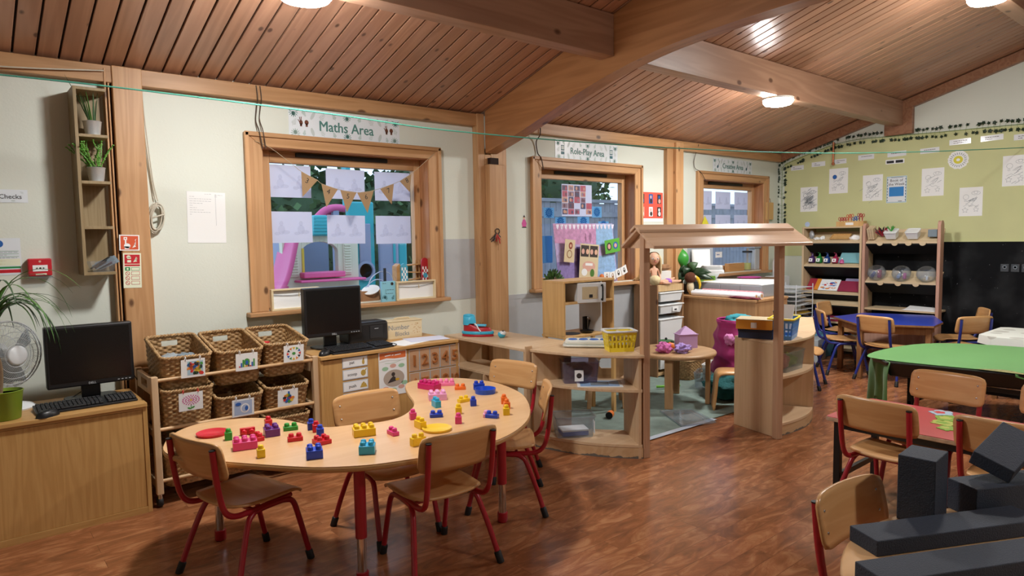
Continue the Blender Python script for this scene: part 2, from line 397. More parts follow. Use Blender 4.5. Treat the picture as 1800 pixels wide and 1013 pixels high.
for i, X in enumerate(W0):
    b = MB(); y0 = YW-.03
    A, B, Z0, Z1 = X, X+1.53, .975, 2.165; a, bb, z0, z1 = X+OX0, X+OX1, OZ0, OZ1
    b.hexa([(A, y0, Z0), (a, y0, Z0), (a, YW, Z0), (A, YW, Z0)], [(A, y0, Z1), (a, y0, z1), (a, YW, z1), (A, YW, Z1)])
    b.hexa([(bb, y0, Z0), (B, y0, Z0), (B, YW, Z0), (bb, YW, Z0)], [(bb, y0, z1), (B, y0, Z1), (B, YW, Z1), (bb, YW, z1)])
    # raised outer bead
    b.box(A-.004, A+.026, y0-.014, y0, Z0, Z1); b.box(B-.026, B+.004, y0-.014, y0, Z0, Z1)
    o = struct(b.build('window_%d' % (i+1), 'pine', bevel=.004))
    b = MB(); b.hexa([(a, y0, z1), (bb, y0, z1), (bb, YW, z1), (a, YW, z1)], [(A, y0, Z1), (B, y0, Z1), (B, YW, Z1), (A, YW, Z1)])
    b.box(A, B, y0-.014, y0, Z1-.026, Z1+.004)
    b.build('head_trim', 'pine_x', o, bevel=.004)
    # reveal lining and sash
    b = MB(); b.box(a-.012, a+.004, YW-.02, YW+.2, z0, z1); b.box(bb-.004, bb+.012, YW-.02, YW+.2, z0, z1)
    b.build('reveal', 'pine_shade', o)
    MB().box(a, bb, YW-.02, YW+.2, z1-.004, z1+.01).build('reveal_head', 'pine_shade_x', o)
    f0, f1 = YW+.1, YW+.16
    b = MB(); b.box(a+.004, X+.206, f0, f1, z0, z1-.004); b.box(X+1.36, bb-.004, f0, f1, z0, z1-.004)
    b.build('sash', 'pine', o, bevel=.003)
    MB().box(X+.206, X+1.36, f0, f1, 1.99, z1-.004).box(X+.206, X+1.36, f0, f1, z0, 1.06).build('sash_rail', 'pine_x', o, bevel=.003)
    MB().box(X+.39, X+1.12, f0-.014, f0, 2.035, 2.065).build('trickle_vent', 'vent_black', o, bevel=.003)
    MB().box(X+.2, X+1.37, f0+.028, f0+.034, 1.055, 1.995).build('glass_pane', 'window_glass', o)
    b = MB(); b.box(X-.03, X+1.57, YW-.085, YW, .945, .975); b.box(a, bb, YW, f0, .972, .986)
    b.build('sill', 'pine_x', o, bevel=.01, seg=3)
# ---------------------------------------------------------------- lamps
mat('lamp_white', 'f4f4f0', .4)
def lamp_mat():
    m = bpy.data.materials.new('lamp_glow'); m.use_nodes = True; M['lamp_glow'] = m; nt = m.node_tree; nt.nodes.clear()
    o = nt.nodes.new('ShaderNodeOutputMaterial'); e = nt.nodes.new('ShaderNodeEmission'); e.inputs[0].default_value = (1.0, .985, .955, 1); e.inputs[1].default_value = LAMP
    nt.links.new(e.outputs[0], o.inputs[0])
lamp_mat()
def lamp(x, y, z, label):
    t = thing('ceiling_light', label, 'ceiling light', (x, y, z), 0, 'round lamps under the roof beams')
    MB().lathe([(.125, -.02), (.132, -.014), (.132, .0), (.1, .0)], 40).build('rim', 'lamp_white', t)
    MB().lathe([(0, -.07), (.07, -.067), (.11, -.057), (.124, -.04), (.127, -.018), (.0, -.02)], 40).build('diffuser', 'lamp_glow', t)
    return t
lamp(1.36, 3.118, 2.639, 'round white ceiling light under the near roof beam, at the top edge of the picture')
lamp(5.71, 3.118, 2.639, 'round white ceiling light under the far roof beam beyond the curved rafter')
lamp(5.71, 1.562, 3.105, 'round white ceiling light in the top right corner of the picture')
for x, y, z in ((3.2, -1.5, 3.33),):  # unseen lamp added behind the viewer as fill, to lift the shadows
    lamp(x, y, z, 'added round fill light behind the viewer, out of the picture')
# ---------------------------------------------------------------- school chairs
wood('ply', 'd9aa74', 'c8945c', 'x', .32, 1.2, 0, fine=.3, island=False, coat=.2)
mat('red_tube', 'a8192a', .3, coat=.3); mat('blue_tube', '22307f', .3, coat=.3)
mat('black_rubber', '121214', .6); mat('steel', 'c8c8c8', .25, 1)
def make_chair(colour, label, loc, rz, group):
    t = thing('school_chair', label, 'chair', loc, rz, group)
    SZ, BT = .345, .65
    def seat(u, v):
        x = (u-.5)*2; y = (v-.5)*2; k = 1-.10*max(0, -y)**2-.03*abs(y)
        e = abs(x)**5; dy = -.03*e if y > 0 else .02*e
        z = SZ+.006*x*x-.022*max(0, y-.55)**2/.2+.012*max(0, -y-.2)**2 - .006*(1-x*x)
        return (x*.178*k*(1-.05*max(0, y)**3), y*.178+dy*abs(y)**3+.015, z)
    MB().grid(seat, 14, 14).build('seat', 'ply', t, solid=.011)
    def back(u, v):
        x = (u-.5)*2; y = (v-.5)*2
        kx = 1-.06*abs(y)**6; ky = 1-.14*abs(x)**8
        z = .568+.083*y*ky; yy = -.222+.028*x*x*.9-.035*(z-.49)/.16
        return (x*.188*kx, yy, z)
    bo = MB().grid(back, 16, 8).build('backrest', 'ply', t, solid=.011)
    for sx in (-1, 1):
        for z in (.535, .60):
            x = sx*.15; MB().ball((x, -.222+.028*(x/.188)**2*.9-.035*(z-.49)/.16+.006, z), (.006, .003, .006), 8).build('bolt', 'steel', bo)
    for sx in (-1, 1):
        up = [(sx*.158, -.248, .622), (sx*.158, -.236, .50), (sx*.156, -.218, .395), (sx*.154, -.195, .345), (sx*.152, -.155, .322), (sx*.15, -.09, .318), (sx*.14, .06, .318), (sx*.13, .13, .318)]
        MB().tube(smooth(up, 4), .0125, 10, 0).build('upright', colour, t)
        MB().tube([(sx*.158, -.2482, .6215), (sx*.158, -.2485, .626)], .0128, 10).build('end_cap', 'black_rubber', t)
        lg = [(sx*.212, -.2, .02), (sx*.19, -.158, .15), (sx*.166, -.112, .27), (sx*.158, -.085, .302), (sx*.152, -.05, .312), (sx*.147, .05, .312), (sx*.147, .10, .306), (sx*.15, .13, .285), (sx*.155, .155, .2), (sx*.162, .2, .02)]
        lo = MB().tube(smooth(lg, 4), .0125, 10, 0).build('leg_frame', colour, t)
        for p, q in (((sx*.2155, -.2065, 0), (sx*.207, -.19, .05)), ((sx*.163, .2035, 0), (sx*.1605, .192, .045))):
            d = (Vector(q)-Vector(p))
            MB().tube([p, tuple(Vector(p)+d*.9), q], [.0165, .0165, .013], 12).build('rubber_foot', 'black_rubber', lo)
    MB().tube([(-.142, -.06, .312), (.142, -.06, .312)], .009, 8).tube([(-.14, .08, .312), (.14, .08, .312)], .009, 8).build('seat_bar', colour, t)
    return t
def face(fx, fy): return math.atan2(fy, fx)-PI/2
GR = 'red school chairs around the kidney table'
red0 = make_chair('red_tube', 'red-framed wooden school chair at the front middle of the kidney table, back to the viewer', (1.605, 2.49, 0), face(.025, .39), GR)
for (x, y, fx, fy, lb, g) in (
    (.945, 2.985, .39, .11, 'red-framed wooden school chair at the left front of the kidney table, turned sideways', GR),
    (1.625, 2.93, -.02, -1, 'red-framed wooden school chair inside the hollow of the kidney table, backrest before the cupboard', GR),
    (2.262, 2.79, -.78, .63, 'red-framed wooden school chair at the right end of the kidney table, backrest edge-on', GR),
    (2.53, 3.24, -.975, -.22, 'red-framed wooden school chair behind the right end of the kidney table by the low shelves', GR),
    (3.575, 1.305, 1, -.04, 'red-framed wooden school chair at the near left of the red table, back to the viewer', 'red school chairs around the red table'),
    (3.575, .80, 1, -.0, 'red-framed wooden school chair at the near right of the red table, behind black foam', 'red school chairs around the red table'),
    (4.03, 1.305, -1, .06, 'red-framed wooden school chair on the far side of the red table, below the green cloth', 'red school chairs around the red table'),
    (4.03, .765, -1, .0, 'red-framed wooden school chair cut off by the right edge, beyond the red table', 'red school chairs around the red table'),
    (2.125, .685, -.10, -1, 'red-framed wooden school chair at the round table with the black foam blocks', 'red school chair at the foam block table')):
    dup(red0, (x, y, 0), face(fx, fy), lb, g)
GB = 'blue school chairs at the blue table'
blue0 = make_chair('blue_tube', 'blue-framed wooden school chair at the front of the blue table, back to the viewer', (6.92, 2.61, 0), face(1, -.2), GB)
for (x, y, fx, fy, lb) in (
    (7.06, 3.10, .62, -.78, 'blue-framed wooden school chair at the left end of the blue table, seen from the side'),
    (7.70, 3.38, .05, -1, 'blue-framed wooden school chair behind the blue table, in front of the bookcases'),
    (7.38, 2.19, .5, .83, 'blue-framed wooden school chair at the right front of the blue table, back to the viewer'),
    (7.92, 2.33, -.5, .85, 'blue-framed wooden school chair at the far right of the blue table by the chalkboard'),
    (6.13, 3.09, .28, -.96, 'blue-framed wooden school chair half hidden behind the curved shelf, only its right legs showing')):
    dup(blue0, (x, y, 0), face(fx, fy), lb, GB)
# ---------------------------------------------------------------- kidney table
wood('beech_top', 'e2b98a', 'd6a874', 'x', .3, .5, 0, fine=.25, island=False, coat=.15)
mat('beech_edge', 'c89c66', .4); mat('chrome', 'd8d8d8', .12, 1)
TZ = .55
PX = [(287, 787), (303, 764), (346, 746), (408, 737), (455, 735), (498, 738), (529, 744), (556, 750), (583, 751), (618, 747), (669, 742), (704, 733), (724, 719), (728, 707), (718, 692), (713, 678), (722, 671), (739, 668), (782, 664.5), (824.5, 666), (871, 673), (910, 688), (927.6, 706), (931, 729), (916, 750), (879, 771.7), (820, 789), (760, 802), (727, 806.7), (669, 815), (618, 819.5), (552, 821.5), (474.5, 817.6), (400, 812), (340, 806), (300, 800)]
TP = [tuple(zf(x, y, TZ))[:2] for x, y in PX]
cx = sum(p[0] for p in TP)/len(TP); cy = sum(p[1] for p in TP)/len(TP)
TP = [(x-cx, y-cy, 0) for x, y in TP]; TP = [(p[0], p[1]) for p in smooth(TP, 4, True)]
kt = thing('kidney_table', 'large kidney-shaped beech table on red legs, scattered with toy blocks', 'table', (cx, cy, 0))
b = MB(); b.prism(TP, TZ-.0035, TZ, 0); b.build('tabletop', ['beech_top'], kt)
def inset(P, d):
    o = []; n = len(P); a = sum(P[i][0]*P[(i+1) % n][1]-P[(i+1) % n][0]*P[i][1] for i in range(n)); sg = 1 if a > 0 else -1
    for i in range(n):
        t = Vector(P[(i+1) % n])-Vector(P[i-1]); t.normalize(); o.append((P[i][0]-t.y*d*sg, P[i][1]+t.x*d*sg))
    return o
b = MB(); n = len(TP); prof = [(.0, TZ-.0036), (-.003, TZ-.006), (-.004, TZ-.013), (-.002, TZ-.022), (.004, TZ-.026)]; vs = []; fs = []
for d, z in prof: vs += [(x, y, z) for x, y in inset(TP, d)]
for k in range(len(prof)-1):
    for i in range(n): j = (i+1) % n; fs.append((k*n+i, k*n+j, (k+1)*n+j, (k+1)*n+i))
b.add(vs, fs, 0, True); b.add([(x, y, TZ-.026) for x, y in inset(TP, .004)], [tuple(range(n))]); b.build('edge_band', 'beech_edge', kt)
for x, y in ((1.257, 2.52), (2.085, 2.60), (.93, 3.36), (2.36, 3.42)):
    l = MB().lathe([(.0245, .2), (.0245, TZ-.026)], 20).build('leg', 'red_tube', kt, (x-cx, y-cy, 0))
    MB().lathe([(.0195, .045), (.0195, .2)], 20).build('chrome_tube', 'chrome', l)
    MB().lathe([(.022, 0), (.0265, .006), (.0265, .05), (.0195, .052)], 20).build('foot_collar', 'red_tube', l)
# ---------------------------------------------------------------- toy blocks and trays on it
BC = dict(red='d0182c', purple='6a2f86', green='2f9b34', pink='dc3f86', yellow='f0c81e', blue='1d43c0', cyan='2ea7cf', magenta='c9216f', rose='f07fae', lilac='eaa6d2', orange='f0752a')
for k, v in BC.items(): mat('block_'+k, v, .28, spec=.5)
_bk = {}
def block(colour, nx, ny, half, px, py, rot, label, side=False):
    U = .0335; hgt = .019 if half else .036
    key = (colour, nx, ny, half)
    p = zf(px, py, TZ)
    nm = 'toy_block'
    if key in _bk:
        o = bpy.data.objects.new(nm, _bk[key].data); COL.objects.link(o)
        for q in _bk[key].modifiers:
            r = o.modifiers.new(q.name, q.type); r.width = q.width; r.segments = q.segments; r.limit_method = q.limit_method; r.angle_limit = q.angle_limit
    else:
        b = MB(); b.box(-nx*U/2+.0006, nx*U/2-.0006, -ny*U/2+.0006, ny*U/2-.0006, 0, hgt)
        for i in range(nx):
            for j in range(ny):
                b.at((i-(nx-1)/2)*U, (j-(ny-1)/2)*U, hgt); b.lathe([(.0118, -.002), (.0118, .011), (.0105, .0145), (.007, .0165), (0, .017)], 14)
        b.home(); o = b.build(nm, 'block_'+colour, bevel=.0022, seg=2); _bk[key] = o
    # px,py is the middle of the nearest bottom edge: step back half the depth along the sight line
    v = Vector((p.x, p.y)); v.normalize(); dd = (abs(math.cos(rot))*ny+abs(math.sin(rot))*nx)*U/2*.9
    ang = math.atan2(v.y, v.x)-PI/2
    o.location = (p.x+v.x*dd, p.y+v.y*dd, TZ+.0002); o.rotation_euler = (0, 0, ang+rot)
    if side: o.rotation_euler = (PI/2, 0, ang+rot); o.location.z = TZ+ny*U/2
    return tag(o, label, 'toy block', 'toy blocks on the kidney table')
for a in (
    ('red', 1, 1, 0, 472, 752, .2, 'red one-stud block peeping out behind the purple block'),
    ('purple', 2, 2, 0, 478, 769, .15, 'purple block, the only purple one on the kidney table'),
    ('green', 2, 1, 1, 511, 758, .1, 'low green two-stud block in the middle of the left lobe'),
    ('red', 2, 1, 1, 435, 765, .1, 'red two-stud block lying on its side beside the red tray', True),
    ('green', 1, 1, 0, 402, 775, .0, 'green one-stud block beside the red tray, behind the chair back'),
    ('pink', 3, 2, 0, 431, 792, .05, 'long pink three-stud block at the left behind the chair back'),
    ('red', 1, 2, 1, 455, 777, .3, 'low red block just behind the long pink block'),
    ('yellow', 1, 1, 0, 459, 806, .1, 'yellow one-stud block right in front of the long pink block'),
    ('red', 2, 1, 1, 519, 777, .1, 'low red two-stud block standing alone between purple and blue blocks'),
    ('blue', 1, 1, 0, 547, 757, .1, 'blue one-stud block left behind the tall red one'),
    ('red', 1, 1, 0, 556, 761, .1, 'red one-stud block between two blue ones'),
    ('blue', 1, 1, 0, 563, 768, .1, 'blue one-stud block to the right in front of the red one'),
    ('red', 2, 2, 1, 566, 784, .4, 'low red four-stud block right behind the big blue block'),
    ('blue', 2, 2, 0, 553, 808, .05, 'big blue four-stud block at the front edge of the kidney table'),
    ('yellow', 3, 2, 0, 640, 769, .15, 'big yellow six-stud block in the middle of the kidney table'),
    ('cyan', 2, 2, 0, 646, 800, -.1, 'light blue four-stud block at the front edge of the kidney table'),
    ('pink', 1, 2, 1, 691, 768, .45, 'small pink two-stud block standing alone right of the big yellow one'),
    ('magenta', 4, 2, 0, 755, 688, -.75, 'dark pink eight-stud block at the inner edge of the right lobe'),
    ('rose', 4, 2, 1, 780, 679, .0, 'low rose-pink long block behind the dark pink one'),
    ('lilac', 3, 2, 0, 769, 705, .1, 'pale pink six-stud block behind the light blue two-stud one'),
    ('cyan', 1, 2, 0, 767, 718, .35, 'light blue two-stud block in front of the pale pink block'),
    ('orange', 2, 1, 1, 809, 686, .05, 'low orange two-stud block at the far side of the right lobe'),
    ('blue', 2, 1, 0, 842, 686, .1, 'blue two-stud block behind the blue bowl'),
    ('yellow', 2, 1, 1, 815, 709, .6, 'low yellow block beside the blue one-stud block on the right lobe'),
    ('blue', 1, 1, 0, 832, 715, .1, 'blue one-stud block in the middle of the right lobe, below the blue bowl'),
    ('yellow', 1, 1, 0, 806, 729, .1, 'yellow one-stud block behind the pink one-stud block on the right lobe'),
    ('orange', 1, 1, 0, 886, 711, .1, 'orange one-stud block farthest of the row at the right rim'),
    ('orange', 1, 1, 0, 891, 720, .2, 'orange one-stud block in the middle of the row at the right rim'),
    ('yellow', 1, 1, 0, 890, 731, .1, 'yellow one-stud block nearest of the row at the right rim'),
    ('blue', 2, 1, 1, 767, 735, .05, 'low dark blue two-stud block below the light blue one'),
    ('pink', 1, 1, 0, 726, 739, .2, 'pink one-stud block touching the yellow block at the inner edge'),
    ('yellow', 1, 2, 0, 739, 756, .5, 'yellow two-stud block in front of the pink one at the inner edge'),
    ('pink', 1, 1, 0, 806, 746, .0, 'pink one-stud block just behind the front chair back'),
    ('yellow', 2, 1, 0, 735, 786, .5, 'yellow block half hidden by the left side of the front chair back'),
    ('blue', 2, 1, 1, 865, 737, -.4, 'low blue block beside a pale pink one near the front chair back'),
    ('lilac', 1, 1, 1, 855, 735, .0, 'pale pink one-stud block beside the low blue one near the front chair back')):
    block(*a)
mat('tray_red', 'c81c30', .35); mat('tray_blue', '1d50c8', .35); mat('tray_yellow', 'ecc43a', .35)
def bowl(px, py, r, col, label, h=.022):
    p = zf(px, py, TZ)
    o = MB().lathe([(0, .004), (r-.012, .004), (r-.004, h), (r, h), (r-.004, .0), (0, .0)], 40).build('play_tray', col, loc=(p.x, p.y, TZ))
    return tag(o, label, 'toy tray', 'round toy trays on the kidney table')
bowl(374, 764, .072, 'tray_red', 'round red tray at the left end of the kidney table', .012)
bowl(853, 691, .062, 'tray_blue', 'round blue bowl on the right lobe of the kidney table', .028)
bowl(768, 756, .07, 'tray_yellow', 'round yellow tray behind the front chair back', .012)
# ---------------------------------------------------------------- table and foam blocks in the right foreground
KZ = .54
rt = thing('activity_table', 'round beech table in the right foreground carrying black foam blocks', 'table', (2.09, .19, 0))
MB().lathe([(0, KZ-.026), (.655, KZ-.026), (.662, KZ-.02), (.662, KZ-.006), (.655, KZ), (0, KZ)], 72).build('tabletop', 'beech_top', rt)
for x, y in ((.38, .38), (-.38, .38), (.38, -.38), (-.38, -.38)):
    l = MB().lathe([(.0245, .2), (.0245, KZ-.026)], 20).build('leg', 'red_tube', rt, (x, y, 0))
    MB().lathe([(.0195, .045), (.0195, .2)], 20).build('chrome_tube', 'chrome', l)
    MB().lathe([(.022, 0), (.0265, .006), (.0265, .05), (.0195, .052)], 20).build('foot_collar', 'red_tube', l)
mat('black_foam', '2a3342', .7, bump=.35, bs=220, var=.12, vs=6)
def foam(dims, loc, rz, label, rot=None):
    o = MB().cbox((0, 0, 0), dims).build('foam_block', 'black_foam', bevel=.003)
    o.location = loc; o.rotation_euler = rot or (0, 0, rz)
    return tag(o, label, 'foam block', 'black foam blocks on the round table')
foam((.585, .11, .046), (2.222, .660, KZ+.0232), math.radians(-27.3), 'long flat black foam bar lying across the round table, second from the front')
foam((.585, .11, .046), (2.01, .555, KZ+.0232), math.radians(-27.3), 'long flat black foam bar nearest the viewer, cut off by the bottom edge')
foam((.12, .10, .046), (1.868, .40, KZ+.0232), math.radians(-40), 'short black foam piece just peeping in at the bottom edge')
foam((.14, .105, .208), (2.325, .765, KZ+.1042), math.radians(4), 'upright black foam block standing tall beside the chair back')
foam((.36, .11, .1), (2.600, .606, KZ+.0502), math.radians(-28), 'thick black foam beam behind the long flat bars, cut off by the right edge')
_X = Vector((.77*.7+.64*.5, -.64*.7+.77*.5, .20)).normalized(); _Z = Vector((-.38, -.30, .8)); _Z = (_Z-_X*_Z.dot(_X)).normalized(); _Y = _Z.cross(_X)
_R = Matrix((_X, _Y, _Z)).transposed()
foam((.25, .12, .05), (2.66, .63, KZ+.1002+.0+sum(abs(q) for q in (_X.z*.125, _Y.z*.06, _Z.z*.025))), 0, 'black foam bar leaning tilted on top of the thick beam', _R.to_euler())
# ---------------------------------------------------------------- cupboards by the window wall
wood('oak', 'cfa468', 'b78a50', 'z', .4, 1.6, 0, fine=.5, island=False)
wood('oak_x', 'cfa468', 'b78a50', 'x', .4, 1.6, 0, fine=.5, island=False)
wood('birch', 'd6b894', 'c4a27c', 'z', .4, .9, 0, fine=.3, island=False)
wood('birch_x', 'dbbf9c', 'cbaa85', 'x', .38, .9, 0, fine=.3, island=False)
mat('ink', '23262a', .7); mat('paper', 'eef0f0', .7); mat('grey_ink', '7d8790', .7)
ca = thing('cupboard', 'low oak-veneer cupboard in the left corner carrying a monitor, fan and plant', 'cupboard', (.03, 3.97, 0))
hw = .73
MB().box(-hw, hw, -.012, .46, .578, .6).build('top_board', 'oak_x', ca, bevel=.003)
MB().box(-hw, -hw+.02, 0, .46, 0, .578).box(hw-.022, hw, 0, .46, 0, .578).box(-hw+.02, hw-.022, .44, .46, .02, .578).build('carcass', 'oak', ca, bevel=.002)
MB().box(-hw+.02, hw-.022, .006, .03, .035, .562).build('front_panel', 'oak', ca)
MB().box(-hw+.02, hw-.022, .0, .03, 0, .033).box(-hw+.02, hw-.022, .0, .03, .565, .578).build('plinth', 'oak_x', ca)
c2 = thing('cupboard', 'oak-veneer cupboard with number cards on its doors, below the first window', 'cupboard', (2.255, 3.95, 0))
hw = .525
MB().box(-hw, hw, -.012, .5, .698, .72).build('top_board', 'oak_x', c2, bevel=.003)
MB().box(-hw, -hw+.02, 0, .5, 0, .698).box(hw-.02, hw, 0, .5, 0, .698).box(-hw+.02, hw-.02, .48, .5, .02, .698).build('carcass', 'oak', c2, bevel=.002)
for x0, x1 in ((-hw+.022, -.002), (.002, hw-.022)):
    MB().box(x0, x1, .004, .022, .04, .69).build('door', 'oak', c2, bevel=.0015)
MB().box(-hw+.02, hw-.02, .02, .035, 0, .04).build('plinth', 'oak_x', c2)
# ---------------------------------------------------------------- computers
mat('black_plastic', '17181b', .38, bump=.03, bs=300); mat('screen_black', '08090b', .22); mat('silver_mark', 'b8bcc0', .4)
mat('key_black', '1d1e21', .5)
def computer(x, y, z, label, tilt=0):
    t = thing('monitor', label, 'monitor', (x, y, z), tilt)
    w, h, z0 = .408, .33, .085
    MB().box(-w/2, w/2, -.028, .03, z0, z0+h).build('bezel', 'black_plastic', t, bevel=.008)
    MB().box(-w/2+.016, w/2-.016, -.0295, -.0278, z0+.028, z0+h-.017).build('screen', 'screen_black', t)
    b = MB(); b.t = .0285; b.text('DELL', 0, z0+.0135, .016, 0, 1, bold=.02); b.build('maker_mark', 'silver_mark', t)
    b = MB()
    for k in range(4): b.cbox((w/2-.025-.018*k, -.029, z0+.014), (.009, .003, .004))
    b.build('button', 'silver_mark', t)
    MB().box(-.09, .09, .03, .06, z0+.03, z0+h-.05).build('back_shell', 'black_plastic', t, bevel=.02)
    MB().box(-.045, .045, .035, .06, .012, z0+.1).build('neck', 'black_plastic', t, bevel=.005)
    MB().prism(rrect(.25, .17, .04, 6, 0, .035), 0, .013).build('stand_base', 'black_plastic', t, bevel=.004)
    return t
def keyboard(x, y, z, rz, label):
    t = thing('keyboard', label, 'keyboard', (x, y, z), rz)
    MB().hexa([(-.226, -.078, 0), (.226, -.078, 0), (.226, .078, 0), (-.226, .078, 0)], [(-.226, -.078, .012), (.226, -.078, .012), (.226, .078, .026), (-.226, .078, .026)]).build('case', 'black_plastic', t, bevel=.004)
    b = MB()
    for r in range(6):
        yy = -.058+r*.0225+(.006 if r == 5 else 0); zz = .013+(yy+.078)/.156*.014
        x0 = -.215
        while x0 < .21:
            wk = .0165 if not (r == 0 and -.13 < x0 < -.05) else .11
            if not (.068 < x0 < .078 or .132 < x0 < .142): b.box(x0, x0+wk, yy-.0085, yy+.0085, zz, zz+.0075)
            x0 += wk+.0027
    b.build('keys', 'key_black', t, bevel=.0015, seg=1)
    return t
def mouse(x, y, z, rz, label):
    t = thing('computer_mouse', label, 'computer mouse', (x, y, z), rz)
    MB().grid(lambda u, v: ((.031*math.cos(2*PI*u)*math.cos(v*PI/2)**.6), .056*math.sin(2*PI*u)*math.cos(v*PI/2)**.6, .034*math.sin(v*PI/2)), 24, 8, 0, True, True).build('shell', 'black_plastic', t)
    MB().cbox((0, .028, .028), (.006, .018, .008)).build('wheel', 'key_black', t, bevel=.002)
    return t
computer(.553, 4.255, .6, 'black monitor on the low cupboard in the left corner, beside the fan')
computer(1.955, 4.24, .72, 'black monitor in front of the first window, below the paper bunting')
keyboard(.505, 4.115, .6, .02, 'black keyboard in front of the left corner monitor')
keyboard(2.05, 4.055, .72, .03, 'black keyboard on the cupboard with number cards')
mouse(.325, 3.992, .6, -1.1, 'black mouse at the front edge of the left cupboard beside the green pot')
mouse(1.79, 4.01, .72, -.9, 'black mouse on the left front corner of the cupboard with number cards')
def wire(name, pts, r, m, label, cat, n=8):
    return tag(MB().tube(smooth(pts, n), r, 8).build(name, m), label, cat)
wire('cable', [(.33, 4.3, .602), (.40, 4.17, .604), (.46, 4.32, .61), (.55, 4.40, .64), (.66, 4.36, .70), (.74, 4.31, .72), (.79, 4.36, .66), (.80, 4.42, .605)], .0028, 'black_rubber', 'thin black cable looping behind the left corner monitor', 'cable')
wire('cable', [(1.83, 3.972, .7235), (1.93, 3.962, .7235), (2.08, 3.962, .7235), (2.22, 3.975, .7235), (2.30, 4.01, .7235), (2.335, 4.06, .7235), (2.33, 4.15, .7235)], .0028, 'black_rubber', 'black mouse cable lying along the front of the number-card cupboard', 'cable')
pc = thing('computer_case', 'black computer case lying behind the keyboard on the number-card cupboard', 'computer', (2.235, 4.32, .72))
MB().box(-.16, .15, -.075, .09, .0, .15).build('case', 'black_plastic', pc, bevel=.02, seg=3)
MB().box(-.0, .1, -.079, -.074, .03, .12).build('drive_cover', 'key_black', pc, bevel=.002)
MB().cbox((.05, -.081, .1), (.03, .003, .004)).build('button', 'silver_mark', pc)
# handwritten crate and loose papers on the number-card cupboard
wood('pale_box', 'e0cfaa', 'd2be95', 'x', .6, 1.2, 0, fine=.2, island=False)
cr = thing('storage_crate', 'pale wooden crate lettered Number Blocks on the number-card cupboard', 'crate', (2.535, 4.33, .72), -.05)
MB().box(-.145, .145, -.06, -.05, 0, .125).box(-.145, .145, .05, .06, 0, .125).box(-.145, -.135, -.05, .05, 0, .125).box(.135, .145, -.05, .05, 0, .125).box(-.135, .135, -.05, .05, 0, .008).build('box', 'pale_box', cr, bevel=.002)
MB().box(-.15, .15, -.063, .063, .1252, .133).build('lid', 'pale_box', cr, bevel=.002)
MB().tube(smooth([(-.05, 0, .134), (-.04, 0, .145), (.06, 0, .145), (.07, 0, .134)], 4), .005, 8).build('rope_handle', 'pale_box', cr)
b = MB(); b.t = .0605; b.text('Number', -.045, .085, .05, 0, 1); b.text('Blocks', -.02, .038, .045, 0, 1)
random.seed(3)
for k in range(26): b.ell(.06+random.random()*.07, .03+random.random()*.08, .003, .003, 1, 1, 8)
b.build('lettering', ['grey_ink', 'beech_edge'], cr)
mat('paper_lilac', 'd5d8ea', .7)
for (x, y, rz, m, lb) in ((2.45, 4.09, .3, 'paper', 'white sheet lying at the right of the keyboard'), (2.62, 4.12, -.2, 'paper_lilac', 'pale sheet lying below the Number Blocks crate')):
    tag(MB().box(-.148, .148, -.1, .1, 0, .0012).build('paper_sheet', m, loc=(x, y, .7203+(.0014 if m != 'paper' else 0)), rz=rz), lb, 'paper')
# ---------------------------------------------------------------- cards on the cupboard front
mat('card_gold', 'c3a24a', .6); mat('card_frame', 'b9c3cc', .5)
FY = 3.953
def fbx(px, py): return yw(px, py, FY)
words = ['pat', 'scoop', 'push', 'roll', 'pinch', 'squeeze']
ys = [(630, 646), (651, 667), (672, 688), (692, 709), (714, 730), (735, 751)]
for k, (y0, y1) in enumerate(ys):
    p = fbx(613, (y0+y1)/2)
    b = MB(); b.slab(.178, .066, .0016, 0); b.rect(-.084, -.028, .084, .028, 1, 1)
    if k < 3: b.text(words[k], -.022, 0, .028, 2, 2, bold=.01)
    if k == 0: b.ell(.058, -.006, .009, .017, 3, 2); b.ell(.06, .014, .005, .008, 3, 2)
    if k == 1: b.ell(.056, 0, .018, .02, 3, 2); b.line([(.05, -.01), (.078, .025)], .007, 3, 3)
    if k == 2: b.poly([(.03, -.018), (.082, -.018), (.07, .01), (.056, .0), (.044, .012)], 3, 2); b.ell(.056, .01, .008, .008, 3, 3)
    lb = ['white word card reading pat, topmost on the cupboard door', 'white word card reading scoop on the cupboard door', 'white word card reading push on the cupboard door',
          'blank white card below the push card, topmost of the three hidden by the chair', 'blank white card behind the chair, middle of the hidden three', 'blank white card behind the chair, lowest on the door'][k]
    tag(b.build('word_card', ['card_frame', 'paper', 'ink', 'card_gold'], loc=(1.968, FY, p.z)), lb, 'card', 'word cards on the cupboard door')
mat('poster_orange', 'd9713a', .6); mat('poster_green', '9fc7a4', .6); mat('poster_pink', 'd9a99a', .6); mat('photo_dark', '3c3230', .6); mat('photo_mid', 'b5a698', .6); mat('photo_yellow', 'd0a32c', .6)
b = MB(); b.slab(.214, .30, .0016, 0); b.rect(-.1, .098, .1, .142, 1, 1)
b.poly([(-.1, .098), (-.05, .106), (0, .1), (.05, .092), (.1, .1), (.1, .085), (.03, .082), (-.04, .092), (-.1, .084)], 0, 2)

